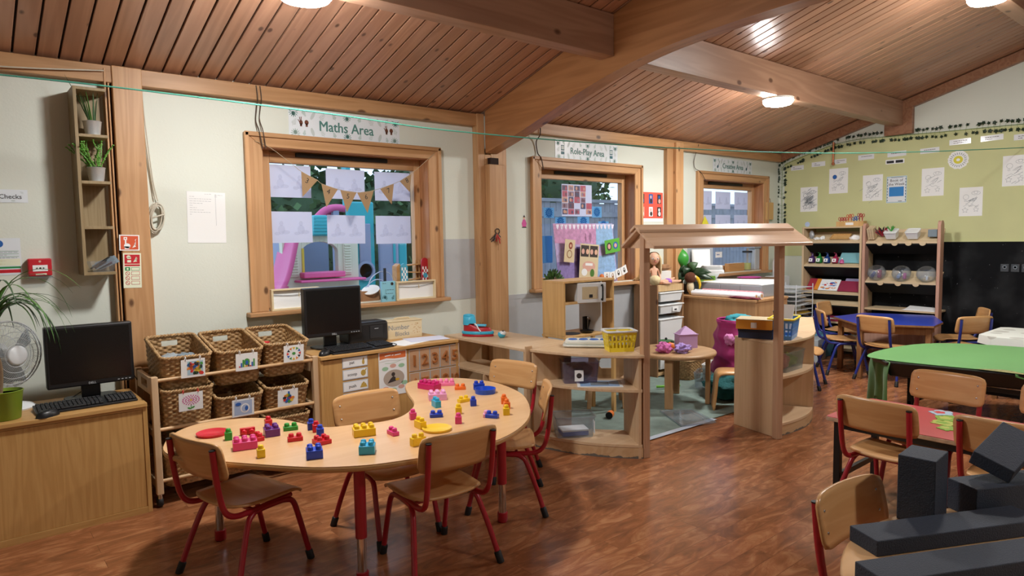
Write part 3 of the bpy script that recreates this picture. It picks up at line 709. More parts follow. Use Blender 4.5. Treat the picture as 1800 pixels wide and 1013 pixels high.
for u0, u1 in ((-.06, -.015), (-.008, .006), (.014, .062)): b.line([(u0, .121), (u1, .124)], .006, 0, 2)
b.line([(-.06, .072), (-.02, .067), (.02, .07), (.06, .08)], .002, 3, 1)
for u, v, m in ((-.06, .035, 3), (0, .05, 4), (.065, .045, 3), (-.06, -.1, 4), (.0, -.115, 3), (.06, -.1, 4), (.085, -.075, 3)): b.ell(u, v, .024, .014, m, 1)
b.ell(.005, -.035, .08, .058, 6, 1, 28); b.ell(.0, -.008, .014, .014, 5, 2); b.poly([(-.045, -.065), (-.02, -.035), (0, -.02), (.016, -.03), (.02, -.055), (-.01, -.06)], 5, 2); b.ell(.03, -.045, .016, .008, 7, 3)
tag(b.build('activity_poster', ['paper', 'poster_orange', 'paper', 'poster_green', 'poster_pink', 'photo_dark', 'photo_mid', 'photo_yellow'], loc=(2.245, FY, .548)), 'poster with orange heading and a photo of a digging child on the cupboard', 'poster')
mat('card_brown', 'bf9672', .55, var=.04, vs=20); mat('num_brown', 'a0602f', .35, coat=.3)
for k in range(10):
    r, c = divmod(k, 5); x = 2.412+c*.0845; z = .612-r*.162
    b = MB(); b.slab(.082, .152, .0022, 0); b.rect(-.038, -.073, .038, .073, 1, 1); b.M = Matrix.Identity(4)
    o = b.build('number_tile', ['card_frame', 'card_brown'], loc=(x, FY, z))
    tag(o, 'brown number tile showing a raised %d on the cupboard door' % (k+1), 'number tile', 'number tiles one to ten')
    b = MB(); b.t = .004; b.text(str(k+1), 0, 0, .105 if k < 9 else .075, 0, 1, bold=.005, ext=.035); b.build('raised_numeral', 'num_brown', o)
# ---------------------------------------------------------------- plant, fan
mat('pot_green', '7f9a2f', .4); mat('soil', '2e2119', .95); mat('bark', '8a7358', .85, bump=.3, bs=90); mat('leaf_dark', '35552f', .45); mat('leaf_mid', '4f7d38', .45); mat('leaf_bright', '5f9a3a', .45)
pl = thing('potted_dracaena', 'dracaena with long drooping leaves in a green pot at the left edge', 'potted plant', (.165, 4.075, .6))
MB().lathe([(.055, 0), (.06, .004), (.074, .135), (.078, .14), (.074, .142), (.068, .125)], 32).build('pot', 'pot_green', pl)
MB().lathe([(0, .126), (.069, .126)], 24).build('soil', 'soil', pl)
MB().tube(smooth([(-.02, .0, .12), (-.012, 0, .25), (-.03, .01, .38), (-.022, 0, .52)], 5), [.013]*15+[.011], 10).build('trunk', 'bark', pl)
def blade(b, base, d, L, w, droop, mi=0, n=9, up=0.6):
    d = Vector(d); d.normalize(); side = d.cross(Vector((0, 0, 1)))
    if side.length < .05: side = Vector((1, 0, 0))
    side.normalize(); vs = []
    p = Vector(base); dirv = (d*(1-up)+Vector((0, 0, 1))*up).normalized()
    for i in range(n+1):
        t = i/n; ww = w*(1-t)**.7*min(1, .4+t*4)
        vs += [tuple(p-side*ww/2), tuple(p+Vector((0, 0, -.15*ww))), tuple(p+side*ww/2)]
        dirv = (dirv+Vector((0, 0, -droop/n))).normalized(); p = p+dirv*L/n
    b.add(vs, [(3*i+k, 3*i+k+1, 3*i+k+4, 3*i+k+3) for i in range(n) for k in (0, 1)], mi, True)
random.seed(11); b = MB()
for k in range(46):
    a = random.random()*2*PI; blade(b, (-.022+.012*math.cos(a), .012*math.sin(a), .46+.10*random.random()), (math.cos(a), math.sin(a)*.8, .3), .30+.22*random.random(), .02, 3.0+1.8*random.random(), k % 2, 12, .6+.3*random.random())
blade(b, (-.02, 0, .52), (.7, -.3, 1), .37, .016, .3, 0, 9, .85); blade(b, (-.02, 0, .5), (1, -.2, .5), .40, .014, 2.4, 0, 9, .6); blade(b, (-.02, 0, .5), (1, .1, .5), .33, .014, 2.2, 1, 9, .55)
b.build('foliage', ['leaf_dark', 'leaf_mid'], pl, solid=.0008)
mat('fan_white', 'dfe3e6', .4); mat('fan_wire', 'c9ced2', .35, .3)
fn = thing('desk_fan', 'white desk fan with a wire cage behind the green pot', 'fan', (.20, 4.31, .6))
MB().lathe([(.0, 0), (.1, 0), (.103, .008), (.09, .02), (.03, .035), (0, .036)], 36).build('base', 'fan_white', fn)
MB().tube([(0, .01, .03), (0, .02, .20), (0, .03, .30)], .014, 12).build('stand', 'fan_white', fn)
fa = math.radians(-58); FM = Matrix.Translation((.0, -.015, .285)) @ Matrix.Rotation(fa, 4, 'Z') @ Matrix.Rotation(PI/2, 4, 'Y')
b = MB(); b.M = FM
for rr, dz in ((.172, .0), (.172, -.02), (.15, .035), (.12, .05), (.09, .058), (.06, .062), (.15, -.045), (.1, -.06)):
    b.tube([(rr*math.cos(2*PI*i/40), rr*math.sin(2*PI*i/40), dz) for i in range(40)], .0016 if rr < .17 else .0035, 6, closed=True)
for k in range(64):
    a = 2*PI*k/64; q = [(.05, .063), (.09, .058), (.12, .05), (.15, .035), (.172, 0)]
    b.tube([(r*math.cos(a+.5*(.172-r)/.12), r*math.sin(a+.5*(.172-r)/.12), z) for r, z in q], .0009, 5)
    if k % 2 == 0: b.tube([(r*math.cos(a), r*math.sin(a), z) for r, z in ((.05, -.066), (.1, -.06), (.15, -.045), (.172, -.02))], .0009, 5)
b.build('cage', 'fan_wire', fn)
b = MB(); b.M = FM; b.lathe([(.05, .058), (.05, .068), (.042, .074), (0, .075)], 28); b.build('hub_badge', 'fan_white', fn)
b = MB(); b.M = FM; b.lathe([(.03, -.02), (.03, .03), (.02, .035), (0, .036)], 20); b.lathe([(.05, -.14), (.058, -.12), (.058, -.07), (.045, -.06)], 20); b.build('motor', 'fan_white', fn)
mat('fan_blade', '8f989c', .35)
b = MB()
for k in range(3):
    b.M = FM @ Matrix.Rotation(2*PI*k/3, 4, 'Z')
    b.grid(lambda u, v: ((.028+u*.115), (v-.5)*(.04+.10*u)*(1-.35*u*u)+.02*u, (v-.5)*.045+.002), 8, 8)
b.build('blade', 'fan_blade', fn, solid=.0015)
# ---------------------------------------------------------------- basket trolley
tr = thing('basket_trolley', 'light wooden trolley on castors holding rows of wicker baskets', 'trolley', (1.26, 3.985, 0))
for sx in (-1, 1):
    x0 = sx*.455
    b = MB(); b.box(x0-.017, x0+.017, -.005, .035, .075, .725).box(x0-.017, x0+.017, .375, .415, .075, .725)
    b.box(x0-.012, x0+.012, .035, .13, .62, .715).box(x0-.012, x0+.012, .28, .375, .62, .715).box(x0-.012, x0+.012, .13, .28, .69, .715).box(x0-.012, x0+.012, .13, .28, .62, .65)
    b.box(x0-.012, x0+.012, .035, .375, .385, .425).box(x0-.012, x0+.012, .035, .375, .1, .15)
    b.build('end_frame', 'birch', tr, bevel=.004)
    for y in (.015, .395):
        k = MB().at(x0, y, 0).lathe([(.012, .05), (.012, .075)], 12).build('castor', 'steel', tr)
        MB().at(x0, y+.012, .03, ry=PI/2).lathe([(.0, -.014), (.024, -.014), (.0295, -.008), (.0295, .008), (.024, .014), (0, .014)], 20).build('wheel', 'black_rubber', k)
b = MB()
wood('dowel', 'd5b083', 'c39a6c', 'x', .4, 1.5, 0, island=True)
for z in (.702, .43, .145):
    b.tube([(-.438, .012, z), (.438, .012, z)], .0105, 12)
for z in (.775-.06, .49, .2): b.tube([(-.438, .36, z), (.438, .36, z)], .0105, 12)
b.build('rail', 'dowel', tr)
def wick():
    m = bpy.data.materials.new('wicker'); m.use_nodes = True; M['wicker'] = m; nt = m.node_tree; bs = nt.nodes['Principled BSDF']; N = nt.nodes.new
    tc = N('ShaderNodeTexCoord'); n = N('ShaderNodeTexNoise'); n.inputs['Scale'].default_value = 55; n.inputs['Detail'].default_value = 2
    cr = N('ShaderNodeValToRGB'); cr.color_ramp.elements[0].position = .3; cr.color_ramp.elements[0].color = lin('86653f'); cr.color_ramp.elements[1].position = .7; cr.color_ramp.elements[1].color = lin('c8a473')
    nt.links.new(tc.outputs['Object'], n.inputs['Vector']); nt.links.new(n.outputs[0], cr.inputs[0]); nt.links.new(cr.outputs[0], bs.inputs['Base Color']); bs.inputs['Roughness'].default_value = .55
wick()
BW, BD, BH = .262, .385, .205
def loop(w, d, r, u):
    """point and outward normal on a rounded rectangle, u in 0..1 starting at the middle of the front side"""
    a, c = w-2*r, d-2*r; q = PI*r/2; per = 2*a+2*c+4*q; t = (u % 1)*per
    segs = [('l', a/2, (0, -d/2), (1, 0)), ('c', q, (w/2-r, -d/2+r), -90), ('l', c, (w/2, -d/2+r), (0, 1)), ('c', q, (w/2-r, d/2-r), 0), ('l', a, (w/2-r, d/2), (-1, 0)), ('c', q, (-w/2+r, d/2-r), 90), ('l', c, (-w/2, d/2-r), (0, -1)), ('c', q, (-w/2+r, -d/2+r), 180), ('l', a/2, (-w/2+r, -d/2), (1, 0))]
    for k, L, p, e in segs:
        if t <= L+1e-9:
            if k == 'l': return (p[0]+e[0]*t, p[1]+e[1]*t), (e[1], -e[0])
            g = math.radians(e+90*t/L); return (p[0]+r*math.cos(g), p[1]+r*math.sin(g)), (math.cos(g), math.sin(g))
        t -= L
    return (0, -d/2), (0, -1)
def make_basket():
    NS, NR = 48, 15; b = MB(); nu = NS*4; nv = NR*3; vs = []; fs = []
    for j in range(nv+1):
        v = j/nv; w = BW*(.9+.1*v); d = BD*(.9+.1*v); row = min(NR-1, j//3); pr = math.sin(PI*((j % 3)/3 if j < nv else 1))
        for i in range(nu):
            u = i/nu; (x, y), (nx, ny) = loop(w, d, .035, u)
            ds = (.0042*math.cos(2*PI*u*NS/2+PI*row)+.0012)*pr
            vs.append((x+nx*ds, y+ny*ds, v*BH))
    for j in range(nv):
        for i in range(nu):
            k = (i+1) % nu; um = (i+.5)/nu; vm = (j+.5)/nv
            (x, y), n = loop(BW, BD, .035, um)
            if y > BD/2-.01 and abs(x) < .045 and .70 < vm < .87: continue
            fs.append((j*nu+i, j*nu+k, (j+1)*nu+k, (j+1)*nu+i))
    b.add(vs, fs, 0, True)
    w, d = BW*.9, BD*.9
    b.add([(*loop(w, d, .035, i/48)[0], .003) for i in range(48)], [tuple(range(47, -1, -1))])
    body = b.build('body', 'wicker', None, solid=.0035)
    b = MB()
    for ph in (0, PI):
        pts = []
        for i in range(160):
            u = i/160; (x, y), (nx, ny) = loop(BW, BD, .035, u); a = 2*PI*u*34+ph
            pts.append((x+nx*.0055*math.cos(a), y+ny*.0055*math.cos(a), BH+.003+.0055*math.sin(a)))
        b.tube(pts, .006, 6, closed=True)
    rim = b.build('rim', 'wicker', None)
    return body, rim
_bb, _br = make_basket()
def pict(b, kind):
    random.seed(kind*7+1)
    if kind == 0:
        b.rect(-.03, -.038, .052, .04, 2, 1)
        for k in range(26): b.ell(-.022+random.random()*.066, -.03+random.random()*.062, .008+.008*random.random(), .005+.006*random.random(), 3+k % 6, 2, 10, random.random()*3)
    elif kind == 1:
        for k in range(9): b.rect(-.045+k*.0102, -.03, -.036+k*.0102, -.022+.018*(k % 3)+(.024 if k == 4 else 0), 3+k % 6, 1)
        b.ell(0, .0, .017, .02, 5, 2); b.ell(0, -.004, .008, .013, 4, 3)
    elif kind == 2:
        for k in range(12): a = PI*2*k/12; b.poly([(math.cos(a)*.038+math.cos(a+1+q*2.1)*.011, math.sin(a)*.034+math.sin(a+1+q*2.1)*.011) for q in range(3)], 3+k % 6, 1)
        b.ell(0, 0, .012, .010, 5, 1, 6)
    elif kind == 3:
        for r, nn in ((.014, 8), (.028, 14), (.042, 20)):
            for k in range(nn): a = 2*PI*k/nn; b.ell(math.cos(a)*r, .008+math.sin(a)*r*.62, .0045, .003, 9, 1, 8, a)
        b.line([(0, -.02), (0, -.045)], .004, 5, 1); b.ell(.01, -.035, .01, .005, 5, 1, 10, .5); b.ell(-.01, -.038, .01, .005, 5, 1, 10, 2.6); b.ell(0, .008, .006, .005, 6, 1)
    elif kind == 4:
        b.rect(-.05, -.042, .05, .042, 10, 1); b.ell(.01, -.004, .026, .028, 11, 2); b.ell(.01, -.004, .019, .021, 10, 3); b.ell(.018, -.005, .009, .014, 4, 4); b.ell(-.028, .024, .016, .01, 4, 3)
    else:
        for k in range(11): a = k*.62; b.ell(math.cos(a)*.03*(.4+.06*k), math.sin(a)*.028*(.4+.06*k), .011, .009, 3+k % 6, 2, 9, a)
        b.poly([(-.012, -.03), (.022, -.03), (.01, .038), (0, .04)], 4, 1)
for nm, c in (('pic_a', 'a9c7d8'), ('pic_red', 'cf3a35'), ('pic_blue', '2f62b4'), ('pic_green', '4c9a48'), ('pic_yellow', 'e6c341'), ('pic_orange', 'e08a3a'), ('pic_black', '2b3038'), ('pic_pink', 'cf4f9c'), ('pic_sky', 'aebfdc'), ('pic_white', 'f4f4f4')): mat(nm, c, .6)
PM = ['paper', 'card_frame', 'pic_a', 'pic_red', 'pic_blue', 'pic_green', 'pic_yellow', 'pic_orange', 'pic_black', 'pic_pink', 'pic_sky', 'pic_white']
def basket(x, zf_, zb, kind, label, cl, cx=.02, depth=.3, nocard=False):
    """front rim at height zf_, back rim higher at zb: the baskets hang tilted towards the room"""
    t = thing('wicker_basket', label, 'basket', (0, 0, 0), 0, 'wicker baskets in the trolley')
    tilt = math.asin((zb-zf_)/BD); rm = Matrix.Rotation(tilt, 4, 'X')
    fr = rm @ Vector((0, -BD/2, BH)); t.location = (x, 3.975-fr.y, zf_-fr.z); t.rotation_euler = (tilt, 0, 0)
    for src in (_bb, _br):
        c = src.copy(); COL.objects.link(c); c.parent = t; c.name = src.name.split('.')[0]
    if nocard: return t
    k = thing('picture_card', cl, 'card', (x+cx, 3.975-.0225-.01, zf_-.058), 0, 'picture cards hung on the baskets'); k.rotation_euler = (.10, 0, 0)
    b = MB(); b.slab(.124, .102, .0012, 0); pict(b, kind); b.build('card', PM, k)
    for u in (-.038, .038):
        MB().at(u, .008, .055, ry=PI/2).tube([(.011*math.cos(2*PI*i/16), .013*math.sin(2*PI*i/16), 0) for i in range(16)], .0018, 6, closed=True).build('ring', 'pic_red' if kind == 3 else 'pic_white', k)
    return t
basket(.972, .815, .895, 0, 'wicker basket at the upper left of the trolley, filled with grey cloth', 'white card with colourful toys on the upper left basket')
basket(1.262, .812, .892, 1, 'empty wicker basket in the upper middle of the trolley', 'white card with a toy castle on the upper middle basket')
basket(1.542, .826, .892, 2, 'wicker basket at the upper right of the trolley, with a red bowl inside', 'white card with small shapes on the upper right basket')
basket(.972, .632, .66, 3, 'full-fronted wicker basket at the left of the second trolley row', 'white card with a pink flower on the second row left basket', 0)
basket(1.25, .548, .62, 4, 'wicker basket in the middle of the second trolley row', 'white card with a photo of a jar on the second row middle basket', 0)
basket(1.535, .562, .63, 5, 'wicker basket at the right of the second trolley row', 'white card with a colourful pattern on the second row right basket', -.02)
basket(.972, .292, .35, 0, 'wicker basket at the bottom left of the trolley, behind the chair', '', nocard=True)
basket(1.25, .285, .345, 0, 'wicker basket in the bottom row middle, mostly hidden by the table', '', nocard=True)
basket(1.535, .375, .41, 0, 'wicker basket at the bottom right of the trolley, just above the table edge', '', nocard=True)
for o in (_bb, _br): bpy.data.objects.remove(o)
# contents of the upper baskets
mat('grey_cloth', '9aa3a8', .9, bump=.4, bs=30, var=.1, vs=12); mat('cream_cloth', 'cdbd9a', .9, bump=.3, bs=30); mat('slate_cloth', '7d8c96', .9, bump=.4, bs=30)
def lump(c, r, m, name, label, cat, seed=0, amp=.35, parent=None):
    def fn(u, v):
        a = 2*PI*u; e = PI*(v-.5); p = Vector((math.cos(e)*math.cos(a), math.cos(e)*math.sin(a), math.sin(e)))
        k = 1+amp*mnoise.noise(p*2.1+Vector((seed, 0, 0)))+amp*.5*mnoise.noise(p*5+Vector((0, seed, 0)))
        return (r[0]*p.x*k, r[1]*p.y*k, r[2]*p.z*k)
    o = MB().grid(fn, 32, 18, 0, True, True).build(name, m, loc=c)
    return tag(o, label, cat)
lump((.95, 4.18, .755), (.085, .13, .05), 'grey_cloth', 'cloth_bundle', 'pale grey cloth bundled in the upper left basket', 'cloth', 2)
lump((1.01, 4.12, .775), (.06, .06, .04), 'slate_cloth', 'cloth_bundle', 'bluish grey soft toy on top of the cloth in the upper left basket', 'soft toy', 5)
lump((1.57, 4.15, .765), (.08, .11, .04), 'cream_cloth', 'cloth_bundle', 'cream cloth in the upper right basket beside the red bowl', 'cloth', 9)
tag(MB().lathe([(0, 0), (.03, .0), (.045, .03), (.043, .03), (.028, .004), (0, .004)], 24).build('toy_bowl', 'tray_red', loc=(1.475, 4.22, .785)), 'small red bowl in the upper right basket', 'bowl')
# ---------------------------------------------------------------- role-play area
def clear_mat(name, tint, milky=.12, rough=.1):
    m = bpy.data.materials.new(name); m.use_nodes = True; M[name] = m; nt = m.node_tree; nt.nodes.clear(); N = nt.nodes.new; L = nt.links.new
    o = N('ShaderNodeOutputMaterial'); a = N('ShaderNodeMixShader'); c = N('ShaderNodeMixShader'); t = N('ShaderNodeBsdfTransparent'); g = N('ShaderNodeBsdfGlossy'); df = N('ShaderNodeBsdfDiffuse')
    t.inputs[0].default_value = lin(tint); g.inputs['Roughness'].default_value = rough; df.inputs[0].default_value = lin(tint)
    lw = N('ShaderNodeLayerWeight'); pw = N('ShaderNodeMath'); pw.operation = 'MULTIPLY_ADD'; pw.inputs[1].default_value = .45; pw.inputs[2].default_value = .04
    q = N('ShaderNodeMath'); q.operation = 'POWER'; q.inputs[1].default_value = 3
    L(lw.outputs['Facing'], q.inputs[0]); L(q.outputs[0], pw.inputs[0]); a.inputs[0].default_value = milky
    L(t.outputs[0], a.inputs[1]); L(df.outputs[0], a.inputs[2]); L(pw.outputs[0], c.inputs[0]); L(a.outputs[0], c.inputs[1]); L(g.outputs[0], c.inputs[2]); L(c.outputs[0], o.inputs[0])
clear_mat('clear_plastic', 'f0f4f8', .08); clear_mat('clear_lilac', 'dcd6e6', .1); clear_mat('clear_grey', 'c3c9d0', .55)
def carpet():
    m = mat('carpet', '879b93', .95, var=.10, vs=14, bump=.8, bs=260); return m
carpet(); mat('tape', 'b9c4d2', .6); mat('scuff', '55524c', .9)
rug = thing('play_rug', 'grey-green carpet on the floor of the role-play corner', 'rug', (4.55, 3.75, 0))
MB().prism([(p[0]-4.55, p[1]-3.75) for p in ((3.0, 3.45), (3.42, 2.99), (4.66, 2.965), (5.95, 2.93), (5.95, 4.46), (3.0, 4.40))], .0, .008).build('pile', 'carpet', rug)
MB().prism([(p[0]-4.55, p[1]-3.75) for p in ((3.46, 2.95), (4.50, 2.925), (4.50, 2.975), (3.46, 3.0))], .0081, .0095).build('edge_tape', 'tape', rug)
mat('panel_edge', 'e2cca6', .5)
def panel(b, p, q, t, z0, z1, mi=0):
    """upright board from p to q on plan, t thick (to the left of the direction)"""
    d = Vector(q)-Vector(p); d.normalize(); n = Vector((-d.y, d.x))*t
    a = [(p[0], p[1]), (q[0], q[1]), (q[0]+n.x, q[1]+n.y), (p[0]+n.x, p[1]+n.y)]
    return b.hexa([(x, y, z0) for x, y in a], [(x, y, z1) for x, y in a], mi)
# straight shelf unit against the window wall
s1 = thing('low_shelf_unit', 'straight low wooden shelf unit by the wall post, carrying a toy shoe', 'shelf unit', (0, 0, 0))
MB().prism([(2.985, 3.445), (3.45, 3.435), (3.45, 4.40), (2.985, 4.43)], .66, .68).build('top_board', 'birch_x', s1, bevel=.003)
for yy, zz in ((3.45, .66), (4.38, .66), (3.92, .43)): b = MB(); panel(b, (2.99, yy), (3.32, yy), .02, 0, zz); b.build('side_panel', 'birch', s1, bevel=.002)
MB().box(3.0, 3.32, 3.47, 4.38, .43, .45).build('shelf', 'birch_x', s1, bevel=.002)
MB().box(2.99, 3.32, 3.47, 3.92, .08, .1).box(2.99, 3.32, 3.94, 4.38, .08, .1).box(3.01, 3.03, 3.47, 4.38, 0, .08).build('bottom_board', 'birch_x', s1, bevel=.002)
MB().box(2.985, 3.045, 3.436, 3.449, 0, .70).build('corner_post', 'birch', s1, bevel=.003)
# curved corner unit left of the playhouse entrance
u1 = thing('curved_shelf_unit', 'curved low wooden shelf unit left of the playhouse entrance, holding plastic boxes', 'shelf unit', (0, 0, 0))
A, B, C_, D_ = (3.015, 3.43), (3.375, 2.725), (3.57, 3.04), (3.45, 3.43)
fr = [A, (3.035, 3.31), (3.088, 3.14), (3.15, 3.0), (3.23, 2.88), (3.305, 2.785), (3.345, 2.742), B]
fr = [(p[0], p[1]) for p in smooth([(x, y, 0) for x, y in fr], 4)]
MB().prism(fr+[C_, D_], .66, .68).build('top_board', 'birch_x', u1, bevel=.004)
IN = [(3.05, 3.405)]+[(x+.008, y+.008) for x, y in fr[2:-2]]+[(3.39, 2.765), (3.545, 3.03), (3.30, 3.32)]
for z, nm in ((.435, 'shelf'), (.072, 'bottom_board')): MB().prism(IN, z, z+.02).build(nm, 'birch_x', u1, bevel=.002)
b = MB(); panel(b, (3.02, 3.405), (3.31, 3.325), .02, 0, .66); b.build('side_panel', 'birch', u1, bevel=.002)
b = MB(); panel(b, (3.365, 2.742), (3.56, 3.035), .02, 0, .66); b.build('side_panel', 'birch', u1, bevel=.002)
def kick_mat():
    m = wood('scuffed_birch', 'd0b088', 'bd966b', 'x', .5, .9, 0, fine=.3, island=False); nt = m.node_tree; N = nt.nodes.new; L = nt.links.new; bs = nt.nodes['Principled BSDF']
    src = bs.inputs['Base Color'].links[0].from_socket; tc = N('ShaderNodeTexCoord'); sp = N('ShaderNodeSeparateXYZ'); n = N('ShaderNodeTexNoise'); n.inputs['Scale'].default_value = 22; n.inputs['Detail'].default_value = 5
    L(tc.outputs['Object'], n.inputs['Vector']); L(tc.outputs['Object'], sp.inputs[0])
    a = N('ShaderNodeMath'); a.operation = 'MULTIPLY_ADD'; a.inputs[1].default_value = -20; a.inputs[2].default_value = .26; L(sp.outputs['Z'], a.inputs[0])
    c = N('ShaderNodeMath'); c.operation = 'ADD'; L(a.outputs[0], c.inputs[0]); L(n.outputs[0], c.inputs[1])
    r = N('ShaderNodeMapRange'); r.inputs[1].default_value = .52; r.inputs[2].default_value = .56; L(c.outputs[0], r.inputs[0])
    mx = N('ShaderNodeMix'); mx.data_type = 'RGBA'; mx.inputs[7].default_value = lin('6b665e'); L(r.outputs[0], mx.inputs[0]); L(src, mx.inputs[6]); L(mx.outputs[2], bs.inputs['Base Color'])
kick_mat()
def strip(b, pts, t, z0, z1):
    n = len(pts); ins = []
    for i, p in enumerate(pts):
        d = Vector(pts[min(i+1, n-1)])-Vector(pts[max(i-1, 0)]); d.normalize(); ins.append((p[0]-d.y*t, p[1]+d.x*t))
    return b.prism(list(pts)+ins[::-1], z0, z1)
strip(MB(), [(x+.012, y+.006) for x, y in fr[1:-2]], .014, 0, .071).build('kick_board', 'scuffed_birch', u1)
# curved corner unit right of the entrance and the straight one behind it
u2 = thing('curved_shelf_unit', 'curved low wooden shelf unit right of the playhouse entrance, blue basket on top', 'shelf unit', (0, 0, 0))
I_, R_ = (4.515, 2.79), (5.10, 2.455)
fr2 = [(4.415, 2.395), (4.52, 2.372), (4.68, 2.362), (4.84, 2.372), (4.98, 2.405), (5.06, 2.435), R_]
fr2 = [(p[0], p[1]) for p in smooth([(x, y, 0) for x, y in fr2], 4)]
inn = [(4.97, 2.76), (4.80, 2.69), (4.66, 2.71), I_]
MB().prism(fr2+inn, .66, .68).build('top_board', 'birch_x', u2, bevel=.004)
IN2 = [(4.45, 2.41)]+[(x, y+.01) for x, y in fr2[2:-1]]+[(5.06, 2.47), (4.94, 2.74), (4.80, 2.67), (4.66, 2.69), (4.535, 2.76)]
for z, nm in ((.41, 'shelf'), (.072, 'bottom_board')): MB().prism(IN2, z, z+.02).build(nm, 'birch_x', u2, bevel=.002)
b = MB(); panel(b, (4.51, 2.785), (4.425, 2.425), .02, 0, .66); b.build('side_panel', 'birch', u2, bevel=.002)
b = MB(); panel(b, (5.10, 2.46), (4.965, 2.76), .02, 0, .66); b.build('side_panel', 'birch', u2, bevel=.002)
strip(MB(), [(x, y+.012) for x, y in fr2[1:-1]], .014, 0, .071).build('kick_board', 'scuffed_birch', u2)
u3 = thing('low_shelf_unit', 'straight low wooden shelf unit behind the right curved unit, towards the blue table', 'shelf unit', (0, 0, 0))
MB().prism([(5.115, 2.455), (5.98, 2.90), (5.82, 3.22), (4.985, 2.765)], .66, .68).build('top_board', 'birch_x', u3, bevel=.004)
for pa, pb_, tt_, z_, nm in (((5.12, 2.47), (5.0, 2.755), -.02, 0, 'side_panel'), ((5.96, 2.905), (5.82, 3.195), .02, 0, 'side_panel'), ((5.02, 2.76), (5.80, 3.185), -.015, .02, 'back_panel')): b = MB(); panel(b, pa, pb_, tt_, z_, .66); b.build(nm, 'birch', u3, bevel=.002)
for z in (.072, .41): MB().prism([(5.15, 2.50), (5.93, 2.90), (5.80, 3.165), (5.03, 2.75)], z, z+.02).build('shelf', 'birch_x', u3)
# the playhouse entrance: two posts and a little pitched roof
wood('gate_wood', 'c9a688', 'b38a6b', 'z', .4, .9, 0, fine=.35, island=False); wood('gate_wood_x', 'd6b698', 'c39d7d', 'x', .36, .9, 0, fine=.35, island=False, coat=.15)
ga = math.atan2(-.375, 1.0); gt = thing('playhouse_entrance', 'wooden playhouse entrance of two tall posts under a small pitched roof', 'play entrance', (3.41, 2.752, 0), ga)
GL = 1.063
for x, xx in ((0, .0), (GL, .0)):
    o = MB().box(x-.024, x+.024, -.026, .026, 0, 1.45).build('post', 'gate_wood', gt, bevel=.004)
b = MB(); s_, c_ = .115, .2
for sg in (-1, 1):
    a = [(-.06, sg*.0, 1.475), (1.16, sg*.0, 1.475), (1.16, sg*.205, 1.362), (-.06, sg*.205, 1.362)]
    if sg < 0: a = a[::-1]
    MB().hexa(a, [(x, y, z+.021) for x, y, z in a]).build('roof_board', 'gate_wood_x', gt, bevel=.004)
for sg in (-1, 1):
    a = [(-.075, 0, 1.4965), (1.13, 0, 1.4965), (1.13, sg*.062, 1.4625), (-.075, sg*.062, 1.4625)]
    if sg < 0: a = a[::-1]
    MB().hexa(a, [(x, y, z+.02) for x, y, z in a]).build('ridge_cap', 'gate_wood_x', gt, bevel=.004)
for x in (.0, GL):
    b = MB(); b.add([(x+dx, y, z) for dx in (-.012, .012) for y, z in ((-.19, 1.365), (.19, 1.365), (0, 1.47))], [(0, 2, 1), (3, 4, 5), (0, 1, 4, 3), (1, 2, 5, 4), (2, 0, 3, 5)]); b.build('gable_brace', 'gate_wood_x', gt)
# things on and in the shelf units
mat('toy_red', 'b3202c', .4); mat('toy_cyan', '3fb4d8', .4); mat('lace_white', 'eceef0', .7); mat('white_plastic', 'e3e7e9', .4); mat('cream_plastic', 'dfe2da', .4)
sh = thing('toy_shoe', 'red and light blue plastic lacing shoe on the straight low shelf', 'toy shoe', (3.13, 4.19, .68), -.92)
def shoe_outline(k=1.0, n=20): return [(k*(.13*math.cos(a) if math.cos(a) > 0 else .11*math.cos(a)), k*.052*math.sin(a)*(1 if math.cos(a) < 0 else 1-.12*math.cos(a))) for a in [2*PI*i/n for i in range(n)]]
MB().prism(shoe_outline(1.06, 28), 0, .018).build('sole', 'toy_red', sh, bevel=.004); MB().prism(shoe_outline(1.08, 28), .0182, .042).build('sole_band', 'toy_cyan', sh, bevel=.006)
def upper(u, v):
    a = 2*PI*u; c = math.cos(a); x = (.125 if c > 0 else .105)*c; top = .07+.035*max(0, min(1, (-x+.03)/.1)); z = .042+(top-.042)*min(1, v*1.15); k = 1-.25*v**3-(.5 if v > .97 else 0)
    return (x*(1-.12*v*(c > 0)-.03*v), .048*math.sin(a)*k, z)
MB().grid(upper, 36, 10, 0, True, True).build('upper', 'toy_red', sh)
def collar(u, v):
    a = 2*PI*u; h = .09+v*.075; return (-.055+(.052-.006*v)*math.cos(a)-.004*v, (.043-.008*v-.02*v**4)*math.sin(a), h+(.012 if math.cos(a) > 0 else 0)*(1-v))
b = MB(); b.grid(collar, 28, 8, 0, True, True); b.ball((-.06, 0, .163), (.045, .027, .012), 16); b.build('ankle_collar', 'toy_cyan', sh)
MB().cbox((.035, 0, .085), (.09, .045, .016)).build('tongue', 'toy_cyan', sh, bevel=.007)
MB().tube(smooth([(-.0, -.047, .10), (.015, -.056, .095), (.035, -.056, .06), (.05, -.057, .045)], 5), .0045, 8).build('lace', 'lace_white', sh)
wt = thing('toy_timer', 'small white and light blue toy timer beside the plastic shoe', 'toy', (3.215, 3.98, .68), .5)
MB().lathe([(0, 0), (.02, 0), (.036, .015), (.04, .03), (.034, .042), (0, .044)], 24, sx=1, sy=.75).build('body', 'toy_cyan', wt)
MB().ball((0, -.006, .034), (.037, .027, .02), 20).build('case', 'white_plastic', wt); b = MB(); b.at(0, -.016, .05, rx=.6).cbox((0, 0, 0), (.034, .02, .004)); b.build('display', 'photo_dark', wt)
kb = thing('toy_keyboard', 'white toy music pad with coloured rings on the curved shelf', 'toy', (3.40, 3.24, .68), -.85)
